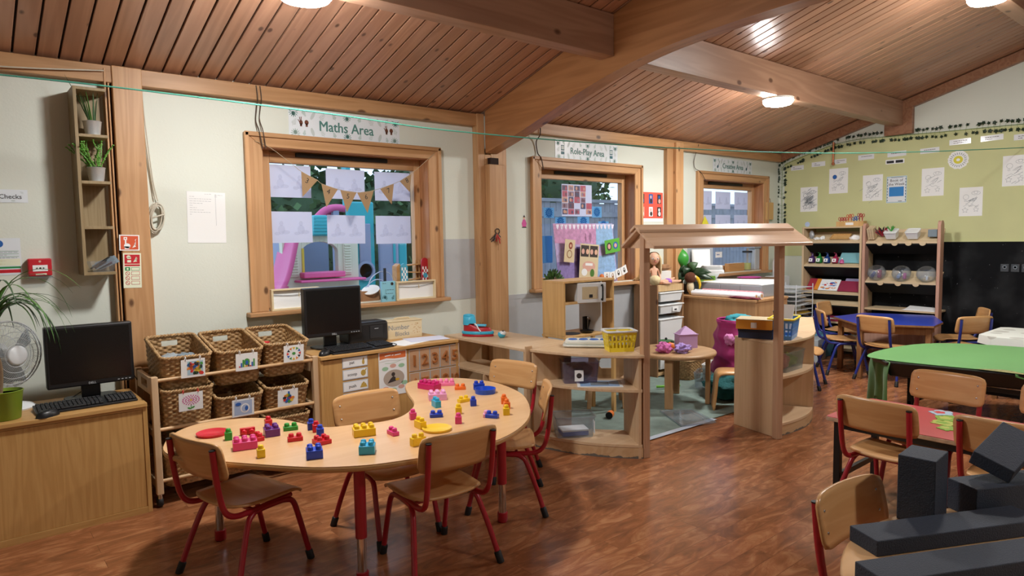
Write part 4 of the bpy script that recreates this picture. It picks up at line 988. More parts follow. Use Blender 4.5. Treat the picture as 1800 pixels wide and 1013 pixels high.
b = MB(); b.prism(rrect(.36, .20, .05, 6), .004, .02, 0); b.prism(rrect(.33, .17, .045, 6), .02, .045, 0); b.build('body', 'cream_plastic', kb, bevel=.008)
b = MB()
for k in range(4):
    for r, m in ((.034, 0), (.026, 1), (.018, 2)): b.at((k-1.5)*.074, .0, .0452+.0008*(k % 2)).lathe([(r, 0), (r-.006, .0015+.001*(3-m)), (0, .0015+.001*(3-m))], 20, m)
b.build('pads', ['pic_blue', 'toy_red', 'pic_sky'], kb)
def tub(name, mats, label, cat, loc, rz, w, d, h, t=.003, taper=.9, slots=False, handles=False):
    r = thing(name, label, cat, loc, rz)
    b = MB(); n = 4
    def ring(k, z, ins=0): return [(x*1, y*1, z) for x, y in rrect(w*k-2*ins, d*k-2*ins, .02, 4)]
    L_ = []; zs = [0, h*.25, h*.5, h*.75, h]
    for z in zs: L_.append(ring(taper+(1-taper)*z/h, z))
    m = len(L_[0]); vs = [p for q in L_ for p in q]; fs = [tuple(range(m-1, -1, -1))]
    for i in range(len(zs)-1):
        for k in range(m): j = (k+1) % m; fs.append((i*m+k, i*m+j, (i+1)*m+j, (i+1)*m+k))
    b.add(vs, fs, 0, False); b.build('body', mats[0], r, solid=t)
    MB().tube([(x, y, h) for x, y in rrect(w*1.02, d*1.02, .022, 4)], .006, 8, closed=True).build('rim', mats[1] if len(mats) > 1 else mats[0], r)
    return r
mat('basket_yellow', 'f4dd38', .4); mat('basket_blue', '5a95d6', .4)
def slotted(label, loc, rz, w, d, h, m, rimm):
    r = thing('plastic_basket', label, 'basket', loc, rz)
    b = MB(); tp = .82
    for s_ in range(4):
        L_ = w if s_ % 2 == 0 else d; o_ = d if s_ % 2 == 0 else w; n = max(4, int(L_/.026))
        b.M = Matrix.Rotation(s_*PI/2, 4, 'Z')
        def P(x, z, off=0): k = tp+(1-tp)*z/h; return (x*k, -o_/2*k-off, z)
        def slab(x0, x1, z0, z1): b.hexa([P(x0, z0), P(x1, z0), P(x1, z0, -.004), P(x0, z0, -.004)], [P(x0, z1), P(x1, z1), P(x1, z1, -.004), P(x0, z1, -.004)])
        for z0, z1 in ((0, h*.2), (h*.47, h*.56), (h*.82, h)): slab(-L_/2, L_/2, z0, z1)
        for k in range(n+1):
            x = -L_/2+L_*k/n; slab(max(-L_/2, x-.0055), min(L_/2, x+.0055), h*.2, h*.82)
    b.home(); b.box(-w/2*tp, w/2*tp, -d/2*tp, d/2*tp, 0, .004); b.build('body', m, r)
    MB().tube([(x, y, h) for x, y in rrect(w*1.03, d*1.03, .02, 4)], .008, 8, closed=True).build('rim', rimm, r)
    return r
slotted('yellow slotted plastic basket on the curved shelf beside the left post', (3.405, 2.965, .68), -.55, .20, .15, .135, 'basket_yellow', 'white_plastic')
lump((3.40, 2.97, .775), (.075, .055, .035), 'cream_cloth', 'cloth_bundle', 'cream cloth inside the yellow basket', 'cloth', 4, .3)
slotted('blue slotted plastic basket on the right curved shelf beside the right post', (4.665, 2.475, .68), .3, .27, .17, .15, 'basket_blue', 'basket_yellow')
tag(MB().at(0, 0, 0, ry=.5).cbox((0, 0, 0), (.008, .09, .22)).build('notebook', 'paper', loc=(4.70, 2.48, .82), rz=.2), 'white notebook standing tilted in the blue basket', 'notebook')
tag(MB().at(0, 0, 0, ry=-.45).cbox((0, 0, 0), (.01, .06, .2)).build('notebook', 'black_plastic', loc=(4.59, 2.475, .80), rz=.2), 'black notebook standing in the blue basket behind the post', 'notebook')
tub('storage_box', ['clear_lilac', 'clear_plastic'], 'clear plastic box with dark purple contents on the left curved unit middle shelf', 'storage box', (3.27, 3.21, .4552), -.65, .25, .19, .145)
mat('dark_purple', '43323f', .8, bump=.4, bs=40)
lump((3.27, 3.21, .525), (.10, .072, .062), 'dark_purple', 'cloth_bundle', 'dark purple fabric inside the clear box on the middle shelf', 'cloth', 7, .2)
tag(MB().slab(.06, .075, .001).ell(0, .0, .018, .018, 1, 1).build('box_label', ['paper', 'photo_dark'], loc=(3.186, 3.127, .515), rot=(0, 0, -.65)), 'white picture label on the front of the middle-shelf box', 'label')
b = MB(); b.box(-.15, .15, -.105, .105, 0, .002, 0); b.box(-.13, .13, -.085, .085, .0021, .0027, 1); b.box(-.06, .06, -.05, .05, .0028, .0034, 2)
mat('sheet_blue', '8fb0d8', .5)
tag(b.build('laminated_sheet', ['paper', 'sheet_blue', 'grey_ink'], loc=(3.30, 3.05, .4553), rz=-.75), 'blue laminated sheet lying on the middle shelf of the left curved unit', 'sheet')
tub('storage_box', ['clear_plastic', 'clear_plastic'], 'clear plastic box with a book inside on the bottom shelf of the left curved unit', 'storage box', (3.21, 3.21, .0922), -.6, .27, .19, .14)
tag(MB().box(-.09, .09, -.06, .06, 0, .03, 0).box(-.092, .092, -.062, .062, .03, .04, 1).build('book', ['pic_blue', 'paper'], loc=(3.21, 3.21, .0985), rz=-.5), 'blue book lying in the bottom clear box', 'book')
b = MB()
for k in range(2):
    b.M = Matrix.Translation((k*.032, 0, 0)); b.slab(.028, .085, .001, 0); b.rect(-.011, -.036, .011, .036, 1 if k == 0 else 2, 1); b.ell(0, .02, .008, .008, 3, 2); b.rect(-.007, -.03, .007, .004, 4 if k == 0 else 3, 2)
b.home(); tag(b.build('box_label', ['paper', 'pic_blue', 'pic_black', 'pic_sky', 'pic_red'], loc=(3.255, 3.055, .165), rot=(0, 0, .95)), 'two coloured picture labels on the end of the bottom clear box', 'label')
tub('storage_box', ['clear_plastic', 'clear_plastic'], 'clear plastic box of small toys on the right curved unit', 'storage box', (4.745, 2.525, .4302), .05, .32, .2, .145)
mat('peach_toy', 'd98a6a', .7, bump=.5, bs=50); mat('lime_toy', 'b8bf6a', .7, bump=.5, bs=50)
lump((4.68, 2.52, .50), (.075, .07, .06), 'peach_toy', 'toy_bundle', 'orange-pink toys in the clear box on the right curved unit', 'toys', 3, .3)
lump((4.81, 2.53, .49), (.07, .07, .05), 'lime_toy', 'toy_bundle', 'pale green and white toys in the clear box on the right curved unit', 'toys', 8, .3)
mat('navy', '1c2540', .5); mat('amber', 'd8922c', .5)
def carton(name, mats, label, loc, rz, w, d, h, cat='box'):
    t = thing(name, label, cat, loc, rz); MB().box(-w/2, w/2, -d/2, d/2, 0, h).build('box', mats[0], t, bevel=.002)
    MB().box(-w/2-.003, w/2+.003, -d/2-.003, d/2+.003, h*.72, h+.003).build('lid', mats[-1], t, bevel=.002); return t
carton('gift_box', ['navy', 'navy'], 'dark navy cardboard box on the right curved unit under the orange one', (4.56, 2.625, .68), -1.28, .24, .17, .068)
t = thing('parcel_box', 'orange cardboard box with a white label on top of the navy one', 'box', (4.535, 2.625, .7525), -1.2)
MB().box(-.125, .125, -.1, .1, 0, .068).build('box', 'amber', t, bevel=.002); MB().box(-.127, .127, -.102, .102, .068, .073).build('lid', 'cream_cloth', t); MB().box(-.02, .02, -.1025, -.1, .01, .05).build('white_label', 'paper', t)
# lid and loose toys on the rug
P = [zf(1161, 726), zf(1216, 723.5), zf(1258, 746), zf(1199, 753)]; c0 = sum(P, Vector())/4
bl = thing('clear_tray_cover', 'clear plastic box lid lying on the carpet edge in the playhouse entrance', 'lid', (c0.x, c0.y, .0097))
Q = [(p.x-c0.x, p.y-c0.y) for p in P]
MB().prism(Q, 0, .006).build('sheet', 'clear_plastic', bl); MB().tube([(x, y, .008) for x, y in Q], .007, 8, closed=True).build('rim', 'clear_plastic', bl)
MB().tube([(x*.55+.02, y*.55, .008) for x, y in Q], .004, 8, closed=True).build('rib', 'clear_plastic', bl)
mat('orange_toy', 'd9752c', .5)
t = thing('toy_cup', 'small orange and black cylinder lying on the carpet behind the left curved unit', 'toy', (3.93, 3.52, .0365), .5)
MB().at(0, 0, 0, ry=PI/2).lathe([(.0, -.03), (.028, -.03), (.028, .03), (0, .03)], 20).build('body', 'orange_toy', t); MB().at(0, 0, 0, ry=PI/2).lathe([(0, -.034), (.0282, -.034), (.0282, -.029), (0, -.029)], 20).build('cap', 'black_rubber', t)
# round toddler table
wood('toddler_wood', 'bf9e78', 'a5815a', 'x', .4, .8, 0, fine=.35, island=False); wood('toddler_wood_z', 'b8946c', '9c7850', 'z', .45, .8, 0, fine=.35, island=False)
tt = thing('round_table', 'small round wooden table on four thick legs in the role-play corner', 'table', (4.735, 3.50, .008))
MB().lathe([(0, .415), (.33, .415), (.345, .42), (.35, .435), (.345, .448), (.33, .452), (0, .452)], 56).build('tabletop', 'toddler_wood', tt)
for x, y in ((-.25, -.13), (.14, -.24), (.25, .17), (-.13, .26)):
    MB().box(-.034, .034, -.02, .02, 0, .415).build('leg', 'toddler_wood_z', tt, (x, y, 0), rz=math.atan2(y, x)+PI/2, bevel=.008)
mat('house_lilac', 'b592bd', .6)
t = thing('toy_house', 'lilac cardboard carton shaped like a house on the round table', 'toy house', (4.90, 3.50, .46), -.5)
b = MB(); b.box(-.085, .085, -.05, .05, 0, .12); b.add([(-.085, -.055, .12), (.085, -.055, .12), (.085, .055, .12), (-.085, .055, .12), (-.02, -.005, .19), (.0, .005, .19)], [(0, 1, 5, 4), (2, 3, 4, 5), (1, 2, 5), (3, 0, 4), (3, 2, 1, 0)]); b.build('carton', 'house_lilac', t)
MB().box(-.09, .09, -.06, .06, .118, .123).build('eave', 'house_lilac', t)
mat('fluff_pink', 'c96aa8', .9, bump=.8, bs=60); mat('fluff_purple', 'a98fd0', .9, bump=.8, bs=60); mat('pot_dark', '2f6b40', .4)
lump((4.555, 3.47, .50), (.07, .06, .045), 'fluff_pink', 'fabric_flower', 'pink fluffy toy at the left front of the round table', 'toy', 12, .5)
lump((4.66, 3.36, .495), (.08, .06, .04), 'fluff_purple', 'fabric_flower', 'purple fluffy toy at the front of the round table', 'toy', 15, .5)
lump((4.68, 3.50, .495), (.035, .035, .035), 'orange_toy', 'toy_fruit', 'orange toy fruit between the fluffy toys on the round table', 'toy fruit', 2, .1)
mat('skin', 'e0b49a', .5)
t = thing('toy_pot', 'green toy saucepan behind the lilac house on the round table', 'toy pot', (4.83, 3.66, .46)); MB().lathe([(0, 0), (.06, 0), (.068, .05), (.062, .05), (.055, .008), (0, .008)], 28).build('pan', 'pot_dark', t); MB().lathe([(0, .06), (.06, .055), (.07, .05)], 28).build('lid', 'pot_dark', t); MB().ball((0, 0, .068), .012, 12).build('knob', 'black_rubber', t)
# toy kitchen
wood('kitchen_ply', 'd8b176', 'c59b62', 'z', .45, .9, 0, fine=.3, island=False)
mat('kitchen_white', 'c9ccd0', .5)
ki = thing('toy_kitchen', 'toy kitchen of pale wood with a white microwave, in front of the second window', 'toy kitchen', (3.55, 3.62, 0))
W_ = .57
MB().box(0, W_, -.02, .27, .665, .685).build('worktop', 'kitchen_ply', ki, bevel=.003)
for x in (.0, W_-.03):
    for y in (.0, .23): MB().box(x, x+.03, y, y+.03, 0, .665).build('leg', 'kitchen_ply', ki, bevel=.003)
MB().box(0, .018, .02, .26, .685, 1.09).build('side_panel', 'kitchen_ply', ki, bevel=.002)
MB().box(W_-.018, W_, .02, .26, .685, 1.09).build('side_panel', 'kitchen_ply', ki, bevel=.002)
MB().box(-.0, W_, .015, .265, 1.09, 1.108).build('top_board', 'kitchen_ply', ki, bevel=.002)
MB().box(.018, W_-.018, .02, .26, .925, .943).build('shelf', 'kitchen_ply', ki, bevel=.002)
MB().box(.41, .424, .02, .26, .685, 1.09).build('divider', 'kitchen_white', ki)
MB().box(.018, .41, .245, .26, .943, 1.09).build('back_panel', 'kitchen_white', ki)
mw = MB().box(.15, .405, .03, .24, .9432, 1.08).build('microwave', 'kitchen_white', ki, bevel=.004)
b = MB(); b.at(.15, .028, 0, rz=-.32); b.box(0, .25, -.012, .0, .93, 1.085); b.build('microwave_door', 'white_plastic', ki, bevel=.004)
b = MB(); b.at(.15, .028, 0, rz=-.32); b.box(.04, .175, -.0135, -.0118, .96, 1.055); b.build('microwave_window', 'cream_cloth', ki); b = MB(); b.at(.15, .028, 0, rz=-.32); b.box(.1, .13, -.0145, -.0134, .97, .995); b.build('window_picture', 'ink', ki)
b = MB(); b.at(.15, .028, 0, rz=-.32); b.tube(smooth([(.21, -.012, .955), (.21, -.03, .955), (.21, -.03, 1.06), (.21, -.012, 1.06)], 4), .007, 8); b.build('microwave_handle', 'black_rubber', ki)
MB().at(.15, .1, .686).lathe([(0, 0), (.075, 0), (.075, .003), (0, .003)], 28).build('hob_plate', 'ink', ki)
fp = thing('toy_frying_pan', 'small black toy frying pan on the toy kitchen worktop', 'toy pan', (3.83, 3.67, .685), .6)
MB().lathe([(0, .002), (.045, .002), (.058, .02), (.055, .02), (.043, .005), (0, .005)], 28).build('pan', 'black_plastic', fp)
MB().tube([(.05, 0, .018), (.10, 0, .05), (.13, 0, .085)], [.007, .007, .009], 10).build('handle', 'black_rubber', fp)
tp = thing('toy_tap', 'dark toy tap block at the back of the toy kitchen worktop', 'toy tap', (3.95, 3.80, .685)); MB().box(-.025, .025, -.01, .01, 0, .11).build('block', 'ink', tp, bevel=.003); MB().tube(smooth([(0, -.01, .09), (0, -.04, .1), (0, -.05, .07)], 4), .007, 8).build('spout', 'steel', tp)
# toddler chair behind the curved unit and a bent-ply stool
ch = thing('toddler_chair', 'wooden toddler chair with an oval hole in its back, behind the left curved unit', 'chair', (4.23, 3.84, .008), -.75)
b = MB(); n = 24; out = rrect(.3, .24, .05, 5); hole = [(.06*math.cos(2*PI*i/n), .055*math.sin(2*PI*i/n)) for i in range(n)]
def ringplate(b, out, hole, y0, y1, zc):
    m = len(out); a0 = [math.atan2(p[1], p[0]) for p in out]
    hp = [(.065*math.cos(a), .055*math.sin(a)) for a in a0]
    vs = [(x, y0, z+zc) for x, z in out]+[(x, y0, z+zc) for x, z in hp]+[(x, y1, z+zc) for x, z in out]+[(x, y1, z+zc) for x, z in hp]
    fs = []
    for i in range(m):
        j = (i+1) % m; fs += [(i, j, m+j, m+i), (2*m+j, 2*m+i, 3*m+i, 3*m+j), (j, i, 2*m+i, 2*m+j), (m+i, m+j, 3*m+j, 3*m+i)]
    return b.add(vs, fs)
ringplate(b, out, hole, -.13, -.112, .38); b.build('backrest', 'toddler_wood', ch)
MB().box(-.15, .15, -.14, .14, .24, .258).build('seat', 'toddler_wood', ch, bevel=.006)
for x in (-.13, .13):
    for y in (-.12, .12): MB().hexa([(x-.018+.02*(x/.13), y-.015+.03*(y/.12), 0), (x+.018+.02*(x/.13), y-.015+.03*(y/.12), 0), (x+.018+.02*(x/.13), y+.015+.03*(y/.12), 0), (x-.018+.02*(x/.13), y+.015+.03*(y/.12), 0)], [(x-.018, y-.015, .24), (x+.018, y-.015, .24), (x+.018, y+.015, .24), (x-.018, y+.015, .24)]).build('leg', 'toddler_wood', ch, bevel=.004)
stl = thing('stool', 'low bent-plywood stool half hidden by the right curved unit', 'stool', (4.92, 3.05, .008), -.9)
pr_ = smooth([(-.16, 0, 0), (-.145, 0, .12), (-.135, 0, .24), (-.12, 0, .285), (-.085, 0, .30), (0, 0, .302), (.085, 0, .30), (.12, 0, .285), (.135, 0, .24), (.145, 0, .12), (.16, 0, 0)], 4)
MB().grid(lambda u, v: (lambda p: (p[0], (v-.5)*.26, p[2]))(pr_[min(len(pr_)-1, int(round(u*(len(pr_)-1))))]), len(pr_)-1, 2).build('bent_shell', 'ply', stl, solid=.016)
# drawer tower with white bins
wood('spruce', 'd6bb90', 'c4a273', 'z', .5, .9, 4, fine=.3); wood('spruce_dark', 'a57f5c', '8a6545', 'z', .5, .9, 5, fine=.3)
dt = thing('drawer_tower', 'narrow pine tower with white plastic bins in the role-play corner', 'storage unit', (5.63, 4.21, 0))
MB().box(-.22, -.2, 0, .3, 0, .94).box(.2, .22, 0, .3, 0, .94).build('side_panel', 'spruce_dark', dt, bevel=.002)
MB().box(-.2, .2, .005, .3, .875, .94).box(-.2, .2, .28, .3, .02, .875).box(-.2, .2, 0, .3, .02, .05).build('frame', 'spruce', dt, bevel=.002)
for z, h in ((.77, .085), (.645, .085), (.35, .235), (.08, .23)):
    b = MB(); b.hexa([(-.165, .0, z), (.165, .0, z), (.165, .28, z), (-.165, .28, z)], [(-.185, -.015, z+h), (.185, -.015, z+h), (.185, .28, z+h), (-.185, .28, z+h)]); k = b.build('bin', 'white_plastic', dt, bevel=.006)
    MB().box(-.2, .2, -.022, .28, z+h, z+h+.012).build('bin_rim', 'white_plastic', k, bevel=.004)
MB().slab(.1, .05, .001).rect(-.02, -.015, .02, .0, 1, 1).build('bin_label', ['paper', 'ink'], dt, loc=(.06, -.016, .69))
# ---------------------------------------------------------------- counter behind the playhouse and what stands on it
wood('counter_wood', 'c69d72', 'b28558', 'z', .4, .8, 0, fine=.3, island=False)
cn = thing('counter_unit', 'plain brown wooden counter unit behind the playhouse, rolls of paper on top', 'counter', (5.97, 3.46, 0))
MB().box(0, .63, 0, 1.04, .775, .8).build('worktop', 'counter_wood', cn, bevel=.003)
MB().box(.008, .026, .008, 1.03, 0, .775).build('back_panel', 'counter_wood', cn)
MB().box(.026, .62, .008, .026, 0, .775).box(.026, .62, 1.012, 1.03, 0, .775).box(.602, .62, .026, 1.012, .02, .775).build('side_panel', 'counter_wood', cn)
MB().box(-.002, .008, .0, 1.03, .0, .025).build('plinth', 'counter_wood', cn)
mat('roll_white', 'e9eaf0', .5); mat('roll_pattern', 'd9dde4', .5, var=.18, vs=45); mat('roll_red', 'c98a92', .5, var=.3, vs=40); mat('burgundy', '6b1f33', .85, bump=.6, bs=40, var=.2, vs=20)
def roll(x, y0, y1, z, r, m, lb, dx=0):
    t = thing('paper_roll', lb, 'paper roll', (x, y0, z+r), 0, 'rolls of wrapping paper on the counter')
    MB().tube([(0, 0, 0), (dx, y1-y0, 0)], r, 20).build('paper', m, t)
    MB().tube([(0, -.003, 0), (0, .0, 0)], r*.6, 16).build('core_end', 'counter_wood', t)
roll(6.045, 3.50, 4.24, .80, .027, 'roll_white', 'white paper roll at the front edge of the counter')
roll(6.115, 3.48, 4.25, .80, .031, 'roll_pattern', 'pale patterned paper roll behind the white one on the counter')
roll(6.185, 3.52, 4.2, .80, .034, 'roll_red', 'pinkish red patterned paper roll, rearmost on the counter')
lump((6.005, 3.60, .812), (.03, .17, .012), 'burgundy', 'folded_cloth', 'burgundy cloth hanging at the front edge of the counter', 'cloth', 6, .3)
dr = thing('drawer_case', 'low grey translucent plastic drawer case at the back of the counter', 'storage case', (6.40, 3.92, .80))
MB().box(-.15, .15, -.36, .36, 0, .125).build('case', 'clear_grey', dr, bevel=.006)
for k in range(3): MB().box(-.156, -.15, -.35+.235*k, -.125+.235*k, .01, .115).build('drawer', 'clear_grey', dr, bevel=.004)
MB().hexa([(-.15, -.36, .1255), (.15, -.36, .1255), (.15, .36, .1255), (-.15, .36, .1255)], [(-.15, -.33, .135), (.15, -.33, .17), (.15, .36, .15), (-.15, .36, .13)]).build('paper_stack', 'paper', dr)
mat('acid_green', '6fb83a', .5); mat('leaf_green_book', '8ac648', .5); mat('yellow_note', 'd8cf3a', .6)
st = thing('leaflet_stand', 'clear leaflet stand with curling white sheets and a green booklet on the counter', 'leaflet stand', (6.36, 4.34, .80), -.75)
MB().box(-.14, .14, .08, .085, .0, .50).box(-.14, .14, -.1, .085, .0, .006).box(-.14, -.135, -.1, .085, .006, .2).build('stand', 'clear_grey', st)
MB().grid(lambda u, v: ((u-.5)*.2+.0, .06-.03*math.sin(v*3), .12+.36*v), 6, 8).build('white_sheet', 'paper', st, solid=.002)
MB().grid(lambda u, v: ((u-.5)*.2+.05+.06*v, .03-.16*math.sin(v*2.4), .22+.10*math.sin(v*2.6)-.02*v), 6, 12).build('curled_sheet', 'paper', st, solid=.002)
MB().grid(lambda u, v: ((u-.5)*.19+.07+.05*v, .0-.15*math.sin(v*2.2), .16+.10*math.sin(v*2.5)), 6, 12).build('curled_sheet', 'paper', st, solid=.002)
b = MB(); b.at(.06, -.09, .0, rx=-.3); b.box(-.08, .08, -.006, 0, .0, .22); b.build('green_booklet', 'leaf_green_book', st); b = MB(); b.at(.06, -.098, .0, rx=-.3); b.box(-.05, .05, -.002, 0, .08, .16); b.build('yellow_note', 'yellow_note', st)
pp = thing('potted_plant', 'dark-leaved plant with two bright broad leaves on the counter beside the drawer tower', 'potted plant', (6.20, 4.42, .80))
MB().lathe([(.05, 0), (.065, .1), (.06, .1), (.048, .006), (0, .006)], 24).build('pot', 'black_plastic', pp); MB().lathe([(0, .09), (.06, .09)], 20).build('soil', 'soil', pp)
def leaf(b, base, tip, w, mi, curl=.05, n=8):
    P, Q = Vector(base), Vector(tip); d = Q-P; s_ = d.cross(Vector((-.75, -.6, .3))); s_.normalize(); nn = s_.cross(d); nn.normalize(); vs = []
    for i in range(n+1):
        t = i/n; ww = w*math.sin(PI*min(1, t*.97+.03))**.8; c = P+d*t+nn*curl*math.sin(PI*t)
        vs += [tuple(c-s_*ww/2+nn*.12*ww), tuple(c), tuple(c+s_*ww/2+nn*.12*ww)]
    return b.add(vs, [(3*i+k, 3*i+k+1, 3*i+k+4, 3*i+k+3) for i in range(n) for k in (0, 1)], mi, True)
mat('leaf_deep', '1f3a22', .35); mat('leaf_vivid', '3f9a3c', .35)
b = MB()
for base, tip, w_, m in (((-.02, .02, .28), (-.03, .06, .50), .12, 1), ((0, -.02, .26), (.02, -.13, .34), .10, 2), ((0, .02, .24), (-.10, .08, .12), .12, 0), ((.0, .0, .24), (-.03, .12, .32), .13, 0), ((0, -.02, .22), (.02, -.30, .24), .09, 0), ((0, -.02, .2), (.1, -.28, .16), .08, 0), ((0, 0, .2), (-.02, -.12, .12), .10, 0), ((0, 0, .22), (-.08, .0, .3), .1, 0)): leaf(b, base, tip, w_, m)
b.build('leaves', ['leaf_deep', 'leaf_vivid', 'leaf_dark'], pp, solid=.001)
b = MB()
for q in ((-.02, .02, .28), (0, -.02, .26), (0, .02, .24), (0, -.02, .22)): b.tube([(0, 0, .08), (q[0]*.5, q[1]*.5, q[2]*.6), q], .004, 6)
b.build('stems', 'leaf_dark', pp)
mat('plush_brown', '5a3220', .95, bump=.6, bs=120); mat('plush_yellow', 'e2b92c', .9, bump=.5, bs=120); mat('plush_cream', 'd9c9a8', .9, bump=.5, bs=120)
bd = thing('plush_bird', 'plush bird with brown head and long yellow beak on the left end of the counter', 'soft toy', (6.08, 4.29, .80), -.75)
MB().ball((0, 0, .185), (.062, .058, .06), 24).build('head', 'plush_brown', bd)
MB().ball((0, 0, .085), (.038, .035, .07), 20).build('body', 'plush_cream', bd)
MB().tube(smooth([(.05, .01, .19), (.085, .015, .165), (.105, .018, .11), (.10, .015, .06)], 5), [.022, .022, .021, .02, .02, .019, .018, .017, .016, .015, .014, .013, .011, .009, .007, .004], 12).build('beak', 'plush_yellow', bd)
for sy in (-.03, .03):
    b = MB()
    for k in (-1, 0, 1): b.ball((.03+.008*(k == 0), sy+.016*k, .013), (.035, .012, .013), 12)
    b.build('foot', 'plush_yellow', bd)
MB().ball((.045, -.03, .195), (.014, .014, .016), 12).ball((.045, .03, .195), (.014, .014, .016), 12).build('eye_patch', 'plush_cream', bd)
# on the drawer tower: dolls, white cube, brown parcel
mat('doll_skin', 'dcae92', .45); mat('doll_hair', 'd9c79a', .55, bump=.5, bs=80); mat('doll_blue', '6f7f90', .8); mat('doll_purple', '9a62c0', .7); mat('doll_dark', '2c201c', .5); mat('doll_lip', 'b35a5a', .5)
def skin_body(name, J, E, m, parent):
    me = bpy.data.meshes.new(name); me.from_pydata([j[:3] for j in J], E, []); me.materials.append(M[m])
    o = bpy.data.objects.new(name, me); COL.objects.link(o); o.parent = parent
    md = o.modifiers.new('skin', 'SKIN'); md.use_smooth_shade = True
    for v, j in zip(me.skin_vertices[0].data, J): v.radius = (j[3], j[3]); v.use_root = False
    me.skin_vertices[0].data[0].use_root = True
    q = o.modifiers.new('sub', 'SUBSURF'); q.levels = 2; q.render_levels = 2
    return o
def doll_head(t, c, r, rotm=None):
    Mx = Matrix.Translation(c) @ (rotm or Matrix.Identity(4))
    b = MB(); b.M = Mx; b.grid(lambda u, v: (r*.86*math.cos(2*PI*u)*math.cos(PI*(v-.5)), r*.88*math.sin(2*PI*u)*math.cos(PI*(v-.5))*(1-.12*(v < .4)), r*(math.sin(PI*(v-.5))*1.0)), 24, 14, 0, True, True)
    b.ball((0, -r*.9, -r*.12), (r*.1, r*.12, r*.12), 8)
    for s_ in (-1, 1): b.ball((s_*r*.86, 0, -.02*r), (r*.1, r*.15, r*.2), 8)
    h = b.build('head', 'doll_skin', t)
    b = MB(); b.M = Mx
    for s_ in (-1, 1): b.ball((s_*r*.36, -r*.79, r*.02), (r*.17, r*.06, r*.12), 12, 0)
    for s_ in (-1, 1): b.ball((s_*r*.36, -r*.835, r*.02), (r*.085, r*.04, r*.1), 10, 1)
    b.build('eyes', ['paper', 'doll_dark'], h)
    b = MB(); b.M = Mx; b.ball((0, -r*.8, -r*.45), (r*.2, r*.07, r*.07), 10); b.build('mouth', 'doll_lip', h)
    return Mx
d1 = thing('doll', 'blond doll in grey-blue pants sitting upright on the drawer tower', 'doll', (5.60, 4.40, .94), -.65)
J = [(0, 0, .035, .034), (0, .0, .09, .028), (0, .0, .14, .03), (0, .0, .175, .014), (0, -.002, .20, .012), (-.045, 0, .15, .014), (-.06, -.015, .09, .012), (-.055, -.05, .045, .010), (.045, 0, .15, .014), (.06, -.015, .09, .012), (.055, -.05, .045, .010), (-.028, -.03, .032, .024), (-.035, -.10, .022, .017), (-.035, -.17, .016, .013), (-.035, -.19, .02, .012), (.028, -.03, .032, .024), (.035, -.10, .022, .017), (.035, -.17, .016, .013), (.035, -.19, .02, .012)]
E_ = [(0, 1), (1, 2), (2, 3), (3, 4), (2, 5), (5, 6), (6, 7), (2, 8), (8, 9), (9, 10), (0, 11), (11, 12), (12, 13), (13, 14), (0, 15), (15, 16), (16, 17), (17, 18)]
bo = skin_body('body', J, E_, 'doll_skin', d1)
MB().ball((0, -.005, .04), (.052, .046, .036), 20).build('pants', 'doll_blue', d1)
Mx = doll_head(d1, (0, -.005, .262), .066)
b = MB(); b.M = Mx; b.grid(lambda u, v: (.066*1.04*math.cos(PI*u)*math.cos(PI*(.5*v-.0)*.9), .066*1.06*math.sin(PI*u)*math.cos(PI*.45*v)+.006, .066*1.08*math.sin(PI*.5*v)), 20, 10)
random.seed(5)
for k in range(34):
    a = PI*(-.12+1.24*k/33); r0 = .062; x, y = r0*math.cos(a), r0*math.sin(a)
    b.tube(smooth([(x*.8, y*.8, .035), (x*1.08, y*1.08, .0), (x*1.15, y*1.1+.004, -.06), (x*1.1+.006*random.random(), y*1.0, -.13-.03*random.random())], 4), [.011]*9+[.009, .008, .006, .004], 7)
b.build('hair', 'doll_hair', d1)
d2 = thing('doll', 'second doll in purple pants lying along the front edge of the drawer tower', 'doll', (5.63, 4.255, .94), .0)
J = [(.0, 0, .028, .03), (-.05, 0, .028, .025), (-.10, 0, .03, .028), (-.13, 0, .032, .013), (-.10, .05, .024, .013), (-.05, .055, .018, .011), (.0, .05, .015, .010), (-.10, -.045, .022, .013), (-.05, -.05, .016, .011), (.0, -.048, .014, .009), (.035, -.02, .028, .023), (.10, -.028, .028, .017), (.17, -.032, .026, .013), (.19, -.034, .036, .011), (.035, .022, .032, .023), (.10, .03, .045, .017), (.16, .04, .05, .013), (.18, .042, .062, .011)]
E_ = [(0, 1), (1, 2), (2, 3), (2, 4), (4, 5), (5, 6), (2, 7), (7, 8), (8, 9), (0, 10), (10, 11), (11, 12), (12, 13), (0, 14), (14, 15), (15, 16), (16, 17)]
skin_body('body', J, E_, 'doll_skin', d2)
MB().ball((.012, 0, .03), (.04, .045, .033), 18).build('pants', 'doll_purple', d2)
doll_head(d2, (-.185, 0, .055), .055, Matrix.Rotation(-PI/2, 4, 'Y') @ Matrix.Rotation(PI/2, 4, 'Z'))
b = MB(); b.ball((-.20, 0, .052), (.055, .06, .052), 16)
b.build('hair', 'doll_hair', d2)
mat('cube_white', 'dcdcd8', .6); mat('kraft', '9c7452', .8, bump=.5, bs=40)
tag(MB().box(-.075, .075, -.06, .06, 0, .13).build('white_cube', 'cube_white', loc=(5.775, 4.43, .94), rz=-.2, bevel=.003), 'plain white box on the right of the drawer tower', 'box')
lump((5.76, 4.43, 1.105), (.13, .05, .034), 'kraft', 'paper_parcel', 'brown crumpled paper parcel on top of the white box', 'parcel', 21, .35)
mat('raffia', 'cdbb92', .9)
rf = MB(); random.seed(9)
